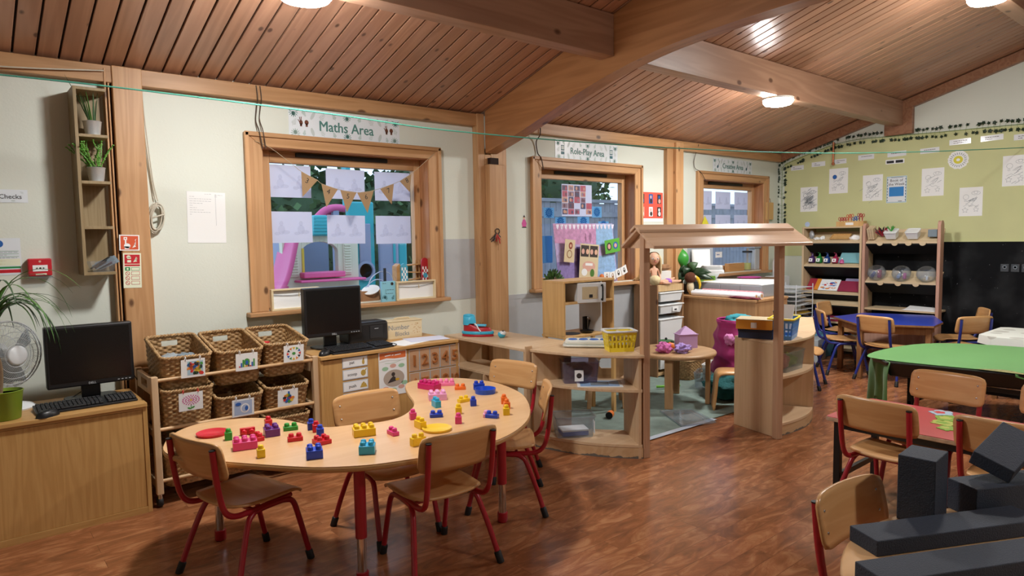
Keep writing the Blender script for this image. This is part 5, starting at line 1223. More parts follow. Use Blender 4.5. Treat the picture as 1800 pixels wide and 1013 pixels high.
for k in range(60):
    a = random.random()*2*PI; e = random.random()*1.3; L_ = .05+.06*random.random()
    rf.tube([(0, 0, 0), (L_*.6*math.cos(a)*math.cos(e), L_*.6*math.sin(a)*math.cos(e), L_*.7*math.sin(e)), (L_*math.cos(a)*math.cos(e), L_*math.sin(a)*math.cos(e), L_*math.sin(e)*.7)], .0022, 4)
tag(rf.build('raffia_bundle', 'raffia', loc=(5.50, 4.53, .985)), 'pale raffia tuft at the right end of the second window sill', 'raffia')
# loose things on the carpet by the counter
wb = thing('wicker_basket', 'brown wicker basket on the carpet under the round table', 'basket', (5.62, 4.02, .008))
NS, NR = 40, 13; b = MB(); vs = []; fs = []; nu = NS*3; nv = NR*3
for j in range(nv+1):
    v = j/nv; row = min(NR-1, j//3); pr2 = math.sin(PI*((j % 3)/3 if j < nv else 1))
    for i in range(nu):
        (x, y), (nx, ny) = loop(.26*(.88+.12*v), .26*(.88+.12*v), .05, i/nu); ds = (.005*math.cos(PI*(i/nu)*NS+PI*row)+.001)*pr2; vs.append((x+nx*ds, y+ny*ds, v*.19))
for j in range(nv):
    for i in range(nu): k = (i+1) % nu; fs.append((j*nu+i, j*nu+k, (j+1)*nu+k, (j+1)*nu+i))
b.add(vs, fs, 0, True); b.add([(*loop(.22, .22, .05, i/40)[0], .004) for i in range(40)], [tuple(range(39, -1, -1))]); b.build('body', 'wicker', wb, solid=.003)
MB().tube([(*loop(.262, .262, .05, i/60)[0], .192) for i in range(60)], .008, 8, closed=True).build('rim', 'wicker', wb)
mat('white_weave', 'd8d8d0', .7, bump=.9, bs=70)
tub('storage_basket', ['white_weave', 'white_plastic'], 'white woven plastic basket on the carpet right of the wicker one', 'basket', (5.72, 3.72, .0085), .3, .28, .22, .17)
tub('storage_tub', ['clear_plastic', 'clear_plastic'], 'clear plastic tub on the carpet in front of the white woven basket', 'storage tub', (5.40, 3.62, .0085), .4, .24, .2, .15)
mat('magenta_fabric', 'a0246e', .6, var=.08, vs=10); mat('teal_fabric', '2e8f9c', .8, bump=.4, bs=30); mat('teal_net', '155a5c', .85, bump=.8, bs=50, var=.25, vs=9); mat('pink_toy', 'c77ab0', .8)
hm = thing('pop_up_hamper', 'magenta pop-up fabric hamper behind the right curved unit', 'hamper', (5.38, 3.33, .2))
def ham(u, v): a = 2*PI*u; r = .17+.01*math.sin(7*a+9*v)+.025*(1-v)+.012*math.sin(v*20); return (r*math.cos(a)+.05*v, r*math.sin(a), .47*v)
MB().grid(ham, 40, 20, 0, True, True).build('fabric', 'magenta_fabric', hm, solid=.004)
MB().tube([(.17*math.cos(2*PI*i/36)+.05, .17*math.sin(2*PI*i/36), .472) for i in range(36)], .009, 8, closed=True).build('top_hoop', 'magenta_fabric', hm)
lump((5.46, 3.31, .66), (.13, .12, .06), 'teal_fabric', 'cloth_bundle', 'teal cloth heaped in the top of the magenta hamper', 'cloth', 30, .3)
lump((5.215, 3.27, .52), (.04, .045, .05), 'pink_toy', 'soft_toy', 'pink soft toy at the side of the magenta hamper', 'soft toy', 31, .3)
lump((5.28, 3.27, .105), (.28, .22, .12), 'teal_net', 'net_bundle', 'dark teal net fabric heaped on the floor under the magenta hamper', 'cloth', 33, .25)
tag(MB().tube(smooth([(5.0, 3.9, .03), (5.05, 3.85, .033), (5.15, 3.82, .033), (5.2, 3.78, .03)], 4), .012, 8).build('toy_scoop', 'acid_green'), 'bright green plastic toy handle on the carpet by the drawer tower', 'toy')
tag(MB().cbox((0, 0, .06), (.03, .03, .12)).build('toy_stick', 'acid_green', loc=(4.57, 3.66, .4602), bevel=.008), 'bright green upright toy at the left of the round table behind the post', 'toy')
# ---------------------------------------------------------------- back wall: backing paper, chalkboard, bookcases
def black_board():
    m = mat('chalkboard_black', '1c1f24', .75, spec=.15, bump=.05, bs=40); nt = m.node_tree; N = nt.nodes.new; L = nt.links.new; bs = nt.nodes['Principled BSDF']
    tc = N('ShaderNodeTexCoord'); n = N('ShaderNodeTexNoise'); n.inputs['Scale'].default_value = 38; n.inputs['Detail'].default_value = 2; n2 = N('ShaderNodeTexNoise'); n2.inputs['Scale'].default_value = 3; n2.inputs['Detail'].default_value = 3
    L(tc.outputs['Object'], n.inputs['Vector']); L(tc.outputs['Object'], n2.inputs['Vector'])
    r = N('ShaderNodeMapRange'); r.inputs[1].default_value = .735; r.inputs[2].default_value = .80; r.inputs[4].default_value = .5; L(n.outputs[0], r.inputs[0])
    r2 = N('ShaderNodeMapRange'); r2.inputs[1].default_value = .45; r2.inputs[2].default_value = .8; r2.inputs[4].default_value = .05; L(n2.outputs[0], r2.inputs[0])
    a = N('ShaderNodeMath'); a.operation = 'ADD'; L(r.outputs[0], a.inputs[0]); L(r2.outputs[0], a.inputs[1])
    mx = N('ShaderNodeMix'); mx.data_type = 'RGBA'; mx.inputs[6].default_value = lin('0e1013'); mx.inputs[7].default_value = lin('b8bcc0'); L(a.outputs[0], mx.inputs[0]); L(mx.outputs[2], bs.inputs['Base Color'])
black_board()
bk = MB(); pg = [(4.05, 1.327), (-1.5, 1.327), (-1.5, 2.49), (1.9, 2.495), (2.5, 2.515), (3.0, 2.525), (3.45, 2.535), (3.9, 2.51), (4.3, 2.40), (4.47, 2.34), (4.47, 1.15), (4.05, 1.15)]
n = len(pg); bk.add([(XB-.006, y, z) for y, z in pg]+[(XB, y, z) for y, z in pg], [tuple(range(n)), tuple(range(2*n-1, n-1, -1))]+[(i, i+n, (i+1) % n+n, (i+1) % n) for i in range(n)])
tag(bk.build('display_backing', 'green_paper'), 'large yellow-green backing paper covering the upper back wall', 'display backing')
cb = thing('chalkboard', 'long black chalkboard panel on the back wall behind the bookcases', 'chalkboard', (XB, 1.3, .2))
MB().box(-.016, 0, -2.8, 2.74, 0, 1.122).build('board', 'chalkboard_black', cb)
MB().box(-.02, 0, -2.8, 2.74, 1.1222, 1.127).build('top_edge', 'green_paper', cb)
mat('socket_grey', '3c4248', .5)
for k, (y, lb) in enumerate(((2.055, 'left one of the dark wall sockets on the chalkboard at the right edge'), (1.965, 'middle one of the dark wall sockets on the chalkboard'), (1.875, 'dark wall socket on the chalkboard cut off by the right edge'))):
    t = thing('wall_socket', lb, 'socket', (XB-.016, y, 1.05), 0, 'sockets on the chalkboard')
    MB().box(-.01, 0, -.036, .036, -.04, .04).build('plate', 'socket_grey', t, bevel=.003); MB().at(-.010, 0, .008, ry=-PI/2).lathe([(.02, 0), (.018, .004), (.012, .004), (.01, .0), (0, 0)], 18).build('ring', 'grey_ink', t)
wood('bookcase_birch', 'd2bb98', 'bfa47e', 'z', .45, .9, 0, fine=.25, island=False); wood('bookcase_pink', 'c9a08c', 'b58a76', 'z', .45, .9, 0, fine=.25, island=False); wood('shelf_light', 'd6c3a2', 'c3ab86', 'y', .45, .9, 0, fine=.25, island=False)
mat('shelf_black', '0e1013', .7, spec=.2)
def tier(par, x, y0, y1, z, up=.13, back=.2, nm='shelf'):
    b = MB(); b.hexa([(x, y0, z-.012), (x+.2, y0, z+up-.012), (x+.2, y1, z+up-.012), (x, y1, z-.012)], [(x, y0, z), (x+.2, y0, z+up), (x+.2, y1, z+up), (x, y1, z)])
    b.box(x-.012, x, y0, y1, z-.014, z+.006)
    o = b.build(nm, 'shelf_light', par)
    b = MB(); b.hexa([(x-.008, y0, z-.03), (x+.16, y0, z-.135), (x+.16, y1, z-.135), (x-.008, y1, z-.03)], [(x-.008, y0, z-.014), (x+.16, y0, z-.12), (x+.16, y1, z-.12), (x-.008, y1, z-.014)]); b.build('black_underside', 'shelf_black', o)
bl_ = thing('bookcase', 'pale wooden display bookcase with paint bottles and books, left of the two', 'bookcase', (0, 0, 0))
x0 = 8.06
for y in (3.352, 4.035): MB().box(x0-.01, XB-.018, y, y+.024, 0, 1.515).build('side_panel', 'bookcase_birch', bl_, bevel=.003)
MB().box(x0+.0, XB-.018, 3.376, 4.035, 1.495, 1.512).build('top_board', 'shelf_light', bl_, bevel=.002)
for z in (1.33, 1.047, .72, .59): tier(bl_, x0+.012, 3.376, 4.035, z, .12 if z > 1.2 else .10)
MB().box(x0, XB-.02, 3.376, 4.035, .36, .38).box(x0, XB-.02, 3.376, 4.035, .04, .06).build('bottom_board', 'shelf_light', bl_)
br_ = thing('bookcase', 'pinkish wooden storage rack with clear globes and white tubs, right of the two', 'bookcase', (0, 0, 0))
def post(y, zt):
    b = MB(); w2 = .016; pts = [(x0-.015, 0), (x0+.075, 0), (x0+.075, zt-.04), (x0+.06, zt-.012), (x0+.04, zt), (x0+.015, zt), (x0-.003, zt-.012), (x0-.015, zt-.04)]
    n = len(pts); b.add([(x, y-w2, z) for x, z in pts]+[(x, y+w2, z) for x, z in pts], [tuple(range(n)), tuple(range(2*n-1, n-1, -1))]+[(i, (i+1) % n, n+(i+1) % n, n+i) for i in range(n)]); b.build('side_post', 'bookcase_pink', br_, bevel=.004)
post(3.325, 1.54); post(2.562, 1.55)
for z, ys in ((1.325, (3.155, 3.0, 2.86, 2.72)), (.878, (3.14, 2.955, 2.775))):
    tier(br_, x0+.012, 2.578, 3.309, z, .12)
    for y in ys:
        b = MB(); b.M = Matrix.Translation((x0-.002, y, z-.005)) @ Matrix.Rotation(-PI/2, 4, 'Y'); b.prism([(0, .034)]+[(-.034*math.sin(PI*k/10), .034*math.cos(PI*k/10)) for k in range(1, 10)]+[(0, -.034)], .0, .014); b.build('half_round_lip', 'shelf_light', br_)
MB().box(x0, XB-.02, 2.578, 3.309, .555, .575).build('shelf', 'shelf_light', br_, bevel=.002); MB().box(x0+.2, x0+.215, 2.578, 3.309, 1.41, 1.47).build('top_rail', 'shelf_light', br_, bevel=.002); MB().box(x0, XB-.02, 2.578, 3.309, .03, .05).build('bottom_board', 'shelf_light', br_, bevel=.002)
MB().box(x0+.02, x0+.03, 2.578, 3.309, .05, .40).build('front_panel', 'bookcase_pink', br_)
tag(MB().hexa([(x0+.0, 2.59, .5755), (x0+.2, 2.59, .5755), (x0+.2, 2.92, .5755), (x0+.0, 2.92, .5755)], [(x0+.0, 2.60, .58), (x0+.2, 2.60, .60), (x0+.2, 2.90, .61), (x0+.0, 2.88, .59)]).build('paper_stack', 'paper'), 'loose white paper on the lowest shelf of the right rack', 'paper')
# bottles, books and bits in the left bookcase
def bottle(y, col, lb):
    mat('paint_'+col[0], col[1], .35)
    t = thing('paint_bottle', lb, 'paint bottle', (x0+.055, y, 1.078), 0, 'paint bottles in the left bookcase'); t.rotation_euler = (0, .25, 0)
    MB().lathe([(0, 0), (.036, 0), (.038, .01), (.038, .05), (.03, .07), (.013, .08), (.013, .09), (0, .09)], 20).build('bottle', 'paint_'+col[0], t)
    MB().lathe([(.015, .09), (.015, .10), (.006, .102), (.006, .118), (.0, .118)], 12).tube([(0, 0, .116), (-.03, .01, .118)], .005, 6).build('pump', 'paint_'+col[0], t)
    MB().box(-.0392, -.036, -.022, .022, .006, .045).build('label', 'paper', t); MB().at(-.0394, 0, .026, ry=-PI/2).lathe([(.009, 0), (.009, .0006), (0, .0006)], 12).build('colour_dot', 'paint_'+col[0], t)
bottle(3.965, ('purple', '4a2a63'), 'purple paint bottle, leftmost in the left bookcase'); bottle(3.875, ('green', '1f7a35'), 'green paint bottle in the left bookcase')
bottle(3.78, ('blue', '20407f'), 'blue paint bottle in the left bookcase'); bottle(3.68, ('crimson', '9a2348'), 'crimson paint bottle in the left bookcase')
mat('paint_pink', 'c45a94', .35)
t = thing('paint_bottle', 'small pink bottle right of the crimson paint bottle', 'paint bottle', (x0+.05, 3.60, 1.075), 0, 'paint bottles in the left bookcase'); t.rotation_euler = (0, .25, 0); MB().lathe([(0, 0), (.026, 0), (.026, .03), (.01, .05), (0, .05)], 16).build('bottle', 'paint_pink', t); MB().lathe([(.01, .05), (.008, .065), (0, .067)], 12).build('cap', 'paper', t)
def leaning(name, y0, y1, z, h, m, lb, cat, off=.04, pic=None):
    dx, dz = .68*h, .74*h; x = x0+off
    b = MB(); b.hexa([(x, y0, z), (x+.012, y0, z-.008), (x+.012, y1, z-.008), (x, y1, z)], [(x+dx, y0, z+dz), (x+dx+.012, y0, z+dz-.008), (x+dx+.012, y1, z+dz-.008), (x+dx, y1, z+dz)])
    if pic:
        random.seed(4)
        for k in range(pic):
            u, v = .15+.7*random.random(), .1+.8*random.random()*(.8 if k > 2 else 1); yy = y1+(y0-y1)*u; r = .006+.012*random.random()
            c = Vector((x+dx*v-.002, yy, z+dz*v+.002)); ey = Vector((0, 1, 0)); ez = Vector((dx, 0, dz)).normalized()
            b.add([tuple(c+ey*r*math.cos(a)*1.8*math.cos(k)+ez*r*math.sin(a)*.7+ey*r*math.sin(a)*math.sin(k)) for a in [2*PI*q/8 for q in range(8)]], [tuple(range(7, -1, -1))], 1+k % 4)
    return tag(b.build(name, m if isinstance(m, list) else [m]), lb, cat)
mat('book_teal', '7fb6bf', .5); mat('book_red', 'a02c40', .5); mat('book_orange', 'd98a2c', .5); mat('book_maroon', '8d2a46', .5); mat('lilac_sheet', '9a93b5', .5)
leaning('folder', 3.385, 3.645, 1.085, .155, 'book_teal', 'light teal folder leaning in the left bookcase beside the paint bottles', 'folder', .05)
leaning('book', 3.92, 4.025, .756, .165, 'book_red', 'red book at the left end of the third shelf of the left bookcase', 'book', .05)
leaning('book', 3.88, 3.93, .752, .17, 'book_orange', 'orange book between the red one and the drawing pad', 'book', .042)
leaning('drawing_pad', 3.645, 3.875, .748, .17, ['paper', 'pic_sky', 'pic_blue', 'pic_orange', 'pic_red'], 'open white drawing pad with coloured doodles in the left bookcase', 'drawing pad', .034, 26)
leaning('book', 3.385, 3.64, .748, .155, 'book_maroon', 'dark red folder at the right end of the third shelf of the left bookcase', 'folder', .034)
leaning('folder', 3.40, 3.60, .75, .19, 'lilac_sheet', 'grey-lilac sheet behind the dark red folder', 'folder', .056)
for k in range(4): tag(MB().box(x0+.02, x0+.25, 3.60+.01*k, 3.99-.02*k, .3802+.014*k, .393+.014*k).build('book', ['book_maroon', 'book_red', 'paper', 'book_maroon'][k]), ['dark red flat book at the bottom of the low stack in the left bookcase', 'red flat book, second of the low stack', 'white flat book, third of the low stack', 'dark red flat book on top of the low stack'][k], 'book', 'flat books low in the left bookcase')
lump((x0+.08, 3.98, 1.42), (.02, .03, .05), 'clear_grey', 'glass_ornament', 'grey patterned glass ornament on the top shelf at the left', 'ornament', 40, .25)
lump((x0+.07, 3.91, 1.368), (.03, .035, .022), 'paper', 'shell', 'white shells beside the glass ornament', 'shell', 41, .5)
lump((x0+.07, 3.84, 1.374), (.025, .03, .028), 'paper', 'shell', 'white shell second from the left on the top shelf', 'shell', 42, .6)
t = thing('wooden_tray', 'small wooden frame tray on the top shelf of the left bookcase', 'tray', (x0+.085, 3.63, 1.387)); t.rotation_euler = (0, -.54, 0)
MB().box(-.05, .05, -.11, .11, 0, .006).box(-.05, .05, -.11, -.10, .006, .02).box(-.05, .05, .10, .11, .006, .02).box(-.05, -.04, -.10, .10, .006, .02).box(.04, .05, -.10, .10, .006, .02).build('frame', 'kitchen_ply', t)
lump((x0+.07, 3.455, 1.375), (.03, .07, .03), 'pic_white', 'paper_shapes', 'white cut-out shapes at the right of the top shelf', 'paper shapes', 43, .4)
# scissors in their wooden holder on top
sb = thing('scissor_holder', 'wooden holder block for children scissors on top of the left bookcase', 'holder', (x0+.10, 3.52, 1.5122))
MB().box(-.05, .05, -.155, .155, 0, .06).build('block', 'kitchen_ply', sb, bevel=.002); MB().box(-.0515, -.05, -.045, .045, .015, .045).build('label', 'paper', sb)
mat('handle_red', 'a8252c', .4); mat('handle_blue', '2a4fa0', .4); mat('handle_orange', 'c4552c', .4)
for k in range(9):
    y = 3.645-.031*k; m = ['handle_red', 'handle_red', 'handle_red', 'handle_orange', 'handle_orange', 'handle_blue', 'handle_blue', 'handle_red', 'handle_red'][k]; dz = [0, .0, .0, .03, .035, .0, .01, .04, .035][k]
    t = thing('scissors', ['red scissors at the left end of the holder', 'red scissors, second from the left in the holder', 'red scissors, third from the left in the holder', 'raised orange scissors left of the pencil-like pair', 'raised orange scissors in the middle of the holder', 'blue scissors left of the other blue pair', 'blue scissors right of the other blue pair', 'raised red scissors, second from the right', 'raised red scissors at the right end of the holder'][k], 'scissors', (x0+.10, y, 1.5725), PI/2, 'scissors in the wooden holder')
    for s_ in (-1, 1): MB().tube([(s_*.013+.0115*math.cos(2*PI*i/14), 0, .03+dz+.018*math.sin(2*PI*i/14)) for i in range(14)], .0035, 6, closed=True).tube([(s_*.006, 0, .014+dz), (0, 0, 0)], .0035, 6).build('handle', m, t)
tag(MB().at(0, 0, 0).lathe([(0, 0), (.03, 0), (.03, .006), (0, .006)], 24).build('blue_disc', 'pic_sky', loc=(x0+.06, 4.03, 1.548), rot=(0, PI/2, 0)), 'pale blue disc peeping over the left corner of the left bookcase', 'disc')
# right rack contents
def globe(y, lb, fill):
    t = thing('clear_globe', lb, 'clear container', (x0+.09, y, .905), 0, 'clear globe containers in the right rack'); t.rotation_euler = (0, -.5, 0)
    MB().lathe([(.03, 0), (.07, .02), (.095, .06), (.098, .09), (.085, .13), (.06, .15), (.057, .15), (.08, .128), (.094, .09), (.09, .06), (.067, .023), (.0, .004)], 28).build('shell', 'clear_plastic', t)
    if fill:
        for q, (m, c, r) in enumerate(fill): MB().at(*c, ry=.6+q).lathe([(0, -r*2), (r, -r*1.8), (r, r*1.8), (0, r*2)], 14).build('contents', m, t)
globe(3.205, 'clear globe with red and blue tubes, left of the three in the rack', [('paint_crimson', (0, -.03, .07), .024), ('paint_blue', (0, .04, .06), .02)])
globe(2.945, 'clear globe with a black and white object, middle of the three', [('paint_pink', (0, -.03, .05), .018), ('pic_sky', (0, .03, .05), .018), ('ink', (0, 0, .11), .016)])
globe(2.695, 'nearly empty clear globe, right of the three in the rack', [('pic_white', (0, .0, .03), .012)])
def tubw(y, lb): 
    t = thing('white_tub', lb, 'tub', (x0+.07, y, 1.372), 0, 'white tubs in the right rack'); t.rotation_euler = (0, -.45, 0)
    b = MB(); b.hexa([(-.04, -.05, 0), (.04, -.05, 0), (.04, .05, 0), (-.04, .05, 0)], [(-.055, -.065, .085), (.055, -.065, .085), (.055, .065, .085), (-.055, .065, .085)]); b.build('tub', 'white_plastic', t, bevel=.006)
    MB().tube([(x, y_, .086) for x, y_ in rrect(.112, .132, .02, 3)], .005, 6, closed=True).build('rim', 'white_plastic', t); return t
t = tubw(3.055, 'white tub with green pencils in the right rack'); 
b = MB(); random.seed(6)
for k in range(10): b.tube([(0, .0, .08), (-.02+.04*random.random(), -.05+.1*random.random(), .13+.02*random.random())], .004, 5)
b.build('pencils', 'leaf_vivid', t)
tubw(2.835, 'white tub with papers in the middle of the right rack top shelf')
t = thing('dark_tub', 'dark grey tub at the right end of the right rack top shelf', 'tub', (x0+.08, 2.645, 1.38)); MB().box(-.04, .04, -.045, .045, 0, .08).build('tub', 'slate_cloth', t, bevel=.005)
b = MB(); random.seed(8)
for k in range(46): b.tube([(.0, 0, 0), (.03*random.random()-.05, -.07+.14*random.random(), .05+.06*random.random())], .004, 5, k % 3)
tag(b.build('pencil_bundle', ['book_maroon', 'ink', 'handle_red'], loc=(x0+.08, 3.165, 1.39)), 'bunch of dark red and black pencils in the right rack', 'pencils')
t = thing('wooden_box', 'pale wooden block stack at the left end of the right rack top shelf', 'box', (x0+.07, 3.262, 1.375)); t.rotation_euler = (0, -.4, 0)
for k in range(3): MB().box(-.05, .05, -.035+.024*k, -.013+.024*k, 0, .13).build('slat', 'shelf_light', t, bevel=.002)
# boxes below the bookcases
mat('box_blue', '5a9fc4', .5); mat('box_clear', 'a9b4bb', .4)
carton('storage_box', ['box_blue', 'box_blue'], 'light blue plastic box on the floor in front of the left bookcase', (7.86, 3.80, 0), 0, .34, .40, .26, 'storage box')
carton('storage_box', ['box_clear', 'box_clear'], 'grey translucent box on the floor left of the light blue one', (7.46, 3.66, 0), .2, .34, .28, .25, 'storage box')
# ---------------------------------------------------------------- wire rack of paper in the corner
mat('wire_white', 'd5dade', .4)
rk = thing('drying_rack', 'white wire drying rack stacked with sheets in the far corner', 'drying rack', (7.72, 4.02, 0))
b = MB()
for x in (-.2, .2):
    for y in (-.17, .17): b.tube([(x, y, 0), (x, y, .84)], .006, 8)
b.build('frame', 'wire_white', rk)
for k in range(11):
    z = .28+.052*k; b = MB()
    for y in (-.17, .17): b.tube([(-.2, y, z), (.2, y, z)], .0035, 6)
    for q in range(7): b.tube([(-.2+.0667*q, -.17, z), (-.2+.0667*q, .17, z)], .0025, 5)
    b.build('wire_shelf', 'wire_white', rk)
mat('sheet_yellow', 'c9a23a', .6); mat('sheet_navy', '2d4a78', .6); mat('sheet_grey', 'b7bcc0', .6)
for k, (m, lb) in enumerate((('sheet_navy', 'dark blue sheet on the drying rack, lowest of the visible sheets'), ('sheet_navy', 'dark blue sheet just above the lowest one on the drying rack'), ('sheet_yellow', 'mustard yellow sheet on the drying rack'), ('paper', 'white sheet low on the drying rack, above the yellow one'), ('sheet_grey', 'grey sheet in the middle of the drying rack'), ('paper', 'white sheet on the upper half of the drying rack'), ('sheet_grey', 'grey sheet near the top of the drying rack'))):
    z = (.28+.052*(k+2.0) if k < 3 else .28+.052*(k+3))+.003
    tag(MB().grid(lambda u, v: ((u-.5)*.42, (v-.5)*.32, .006*math.sin(u*5+k)+.006), 6, 4).build('paper_sheet', m, loc=(7.71, 4.02, z), solid=.0015), lb, 'paper', 'sheets on the drying rack')
mat('wicker_dark', '7a5a3e', .7, bump=.9, bs=70, var=.2, vs=40)
tr_ = thing('wicker_tray', 'shallow wicker tray in front of the third window with a pink dish inside', 'tray', (7.25, 4.22, .0)); 
MB().box(-.30, .34, -.16, .16, .84, .92).build('tray', 'wicker_dark', tr_, bevel=.012)
MB().box(-.28, .32, -.14, .14, .80, .84).box(-.25, -.2, -.12, .12, 0, .8).box(.24, .29, -.12, .12, 0, .8).build('stand', 'counter_wood', tr_)
mat('hot_pink', 'd0479c', .5)
tag(MB().lathe([(0, 0), (.10, .0), (.13, .02), (.12, .022), (.09, .006), (0, .006)], 28, sx=1.2).build('pink_dish', 'hot_pink', loc=(7.13, 4.22, .9205)), 'bright pink dish on the wicker tray', 'dish')
# ---------------------------------------------------------------- blue table
wood('table_wood', '9a7048', '7f5836', 'z', .5, .9, 0, fine=.3, island=False); mat('blue_top', '2440b0', .32, var=.03, vs=5, coat=.15)
BZ = .55
BP = [(6.79, 2.86), (7.07, 2.27), (7.44, 2.31), (7.98, 2.57), (7.74, 3.19), (7.20, 3.27)]
bt = thing('blue_table', 'wooden table with a six-sided blue top near the bookcases', 'table', (7.37, 2.75, 0))
BPl = [(x-7.37, y-2.75) for x, y in BP]
MB().prism(BPl, BZ-.022, BZ-.002).build('tabletop', 'table_wood', bt, bevel=.003); MB().prism(inset(BPl, .002), BZ-.0018, BZ).build('blue_surface', 'blue_top', bt)
IP = inset(BPl, .07); b = MB()
for i in range(6): panel(b, IP[i], IP[(i+1) % 6], .018, BZ-.10, BZ-.022)
b.build('apron', 'table_wood', bt)
for i in (0, 1, 3, 5): x, y = inset(BPl, .075)[i]; MB().box(-.024, .024, -.024, .024, 0, BZ-.022).build('leg', 'table_wood', bt, (x, y, 0), bevel=.004)
# ---------------------------------------------------------------- black play tray under a green cloth
mat('tray_black', '0f1114', .28); mat('metal_black', '121316', .4)
def cloth_mat(name, c, tr):
    m = mat(name, c, .8, var=.04, vs=3); bs = m.node_tree.nodes['Principled BSDF']; bs.inputs['Alpha'].default_value = tr; bs.inputs['Sheen Weight'].default_value = .2; return m
cloth_mat('green_cloth', '5c9850', 1); cloth_mat('green_sheer', '518746', .86); mat('gold_border', '8d8a5a', .8, var=.3, vs=60)
OC = [(5.19, 1.97), (5.44, 2.19), (6.15, 2.12), (6.50, 1.78), (6.58, 1.10), (6.15, .72), (5.60, .76), (5.33, 1.15)]
ocx, ocy = 5.92, 1.45; OCl = [(x-ocx, y-ocy) for x, y in OC]
pt = thing('play_tray_table', 'large black play tray on a black metal stand, covered by a green cloth', 'play table', (ocx, ocy, 0))
b = MB(); n = len(OCl); bt_ = inset(OCl, -.0)
if abs(inset(OCl, .05)[0][0]) > abs(OCl[0][0]): pass
lo_ = inset(OCl, .06); b.add([(x, y, .495) for x, y in OCl]+[(x, y, .385) for x, y in lo_], [tuple(range(n)), tuple(range(2*n-1, n-1, -1))]+[(i, n+i, n+(i+1) % n, (i+1) % n) for i in range(n)]); b.build('tray', 'tray_black', pt, bevel=.012, seg=3)
for x, y in ((-.45, .45), (.45, .45), (-.45, -.45), (.45, -.45)): MB().box(x-.018, x+.018, y-.018, y+.018, 0, .385).build('leg', 'metal_black', pt, bevel=.003)
MB().box(-.468, .468, .44, .46, .15, .175).box(-.468, .468, -.46, -.44, .15, .175).box(-.46, -.44, -.45, .45, .33, .36).box(.44, .46, -.45, .45, .12, .145).build('stretcher', 'metal_black', pt)
gc = thing('table_cloth', 'bright green cloth draped over the black play tray, hanging down at the left', 'cloth', (ocx, ocy, .4957))
top = [(p[0]*1.0+(.075 if k in (0, 7) else 0), p[1]) for k, p in enumerate(OCl)]
TPc = [tuple(p[:2]) for p in smooth([(x, y, 0) for x, y in top], 5, True)]
MB().prism(TPc, .0002, .0045).build('top_sheet', 'green_cloth', gc, bevel=.002)
Pa, Pb = Vector((OCl[1][0]+.06, OCl[1][1]+.0, .003)), Vector((OCl[0][0]-.004, OCl[0][1]-.03, .003))
def flap(P0, P1, drop, nf, outw, taper=0.0):
    d = P1-P0; nrm = Vector((d.y, -d.x, 0)); nrm.normalize()
    if nrm.dot(Vector(((P0.x+P1.x)/2, (P0.y+P1.y)/2, 0))) < 0: nrm = -nrm
    def fn(u, v):
        q = P0+d*(u+taper*(u-.5)*v); w = math.sin(u*nf*2*PI)*.018*v+outw*math.sin(min(1, v*3)*PI/2)
        return tuple(q+nrm*w+Vector((0, 0, -drop(u)*v)))
    return fn
MB().grid(flap(Pa, Pb, lambda u: .33+.05*math.sin(u*9)+.05*u, 2.5, .02, .1), 40, 14).build('hanging_flap', 'green_sheer', gc, solid=.002)
Pc, Pd = Vector((OCl[7][0]+.0, OCl[7][1]+.08, .003)), Vector((OCl[6][0], OCl[6][1], .003))
MB().grid(flap(Pc, Pd, lambda u: .02+.14*u, 1.2, .012), 24, 8).build('hanging_flap', 'green_cloth', gc, solid=.002)
MB().grid(lambda u, v: (OCl[7][0]-.006+(-.0)*u+(.09+.0*u)*v*math.sin(PI*u), OCl[7][1]+.30-.30*u-.1*v*0, .006+.0005), 16, 4).build('gold_border', 'gold_border', gc, solid=.001)
# white spotted cloth table at the right edge
def dots():
    m = mat('spotted_cloth', 'dfe3dc', .8); nt = m.node_tree; N = nt.nodes.new; L = nt.links.new; bs = nt.nodes['Principled BSDF']; tc = N('ShaderNodeTexCoord'); v = N('ShaderNodeTexVoronoi'); v.inputs['Scale'].default_value = 5.2; v.inputs['Randomness'].default_value = .55
    L(tc.outputs['Object'], v.inputs['Vector']); r = N('ShaderNodeMapRange'); r.inputs[1].default_value = .30; r.inputs[2].default_value = .33; r.inputs[3].default_value = .6; r.inputs[4].default_value = 0; L(v.outputs['Distance'], r.inputs[0])
    mx = N('ShaderNodeMix'); mx.data_type = 'RGBA'; mx.inputs[6].default_value = lin('dfe3dc'); mx.inputs[7].default_value = lin('a9a79e'); L(r.outputs[0], mx.inputs[0]); L(mx.outputs[2], bs.inputs['Base Color'])
dots()
dt_ = thing('table', 'table under a white spotted cloth behind the green one, at the right edge', 'table', (7.12, 1.35, 0))
DP = [(-.38, .38), (-.26, .50), (.36, .50), (.40, .44), (.40, -.55), (-.38, -.55)]
MB().prism(inset(DP, .02), .51, .535).build('tabletop', 'table_wood', dt_)
for x, y in ((-.3, .36), (.32, .40), (-.3, -.48), (.32, -.48)): MB().box(x-.02, x+.02, y-.02, y+.02, 0, .51).build('leg', 'table_wood', dt_)
sc_ = thing('table_cloth', 'white cloth with grey-beige spots on the table at the right edge', 'cloth', (7.12, 1.35, .5352))
MB().prism(DP, .0002, .004).build('top_sheet', 'spotted_cloth', sc_, bevel=.002)
b = MB(); m_ = len(DP); o_ = inset(DP, -.012); b.add([(x, y, .003) for x, y in DP]+[(x, y, -.07) for x, y in o_], [(i, (i+1) % m_, m_+(i+1) % m_, m_+i) for i in range(m_)]); b.build('hem', 'spotted_cloth', sc_, solid=.002)
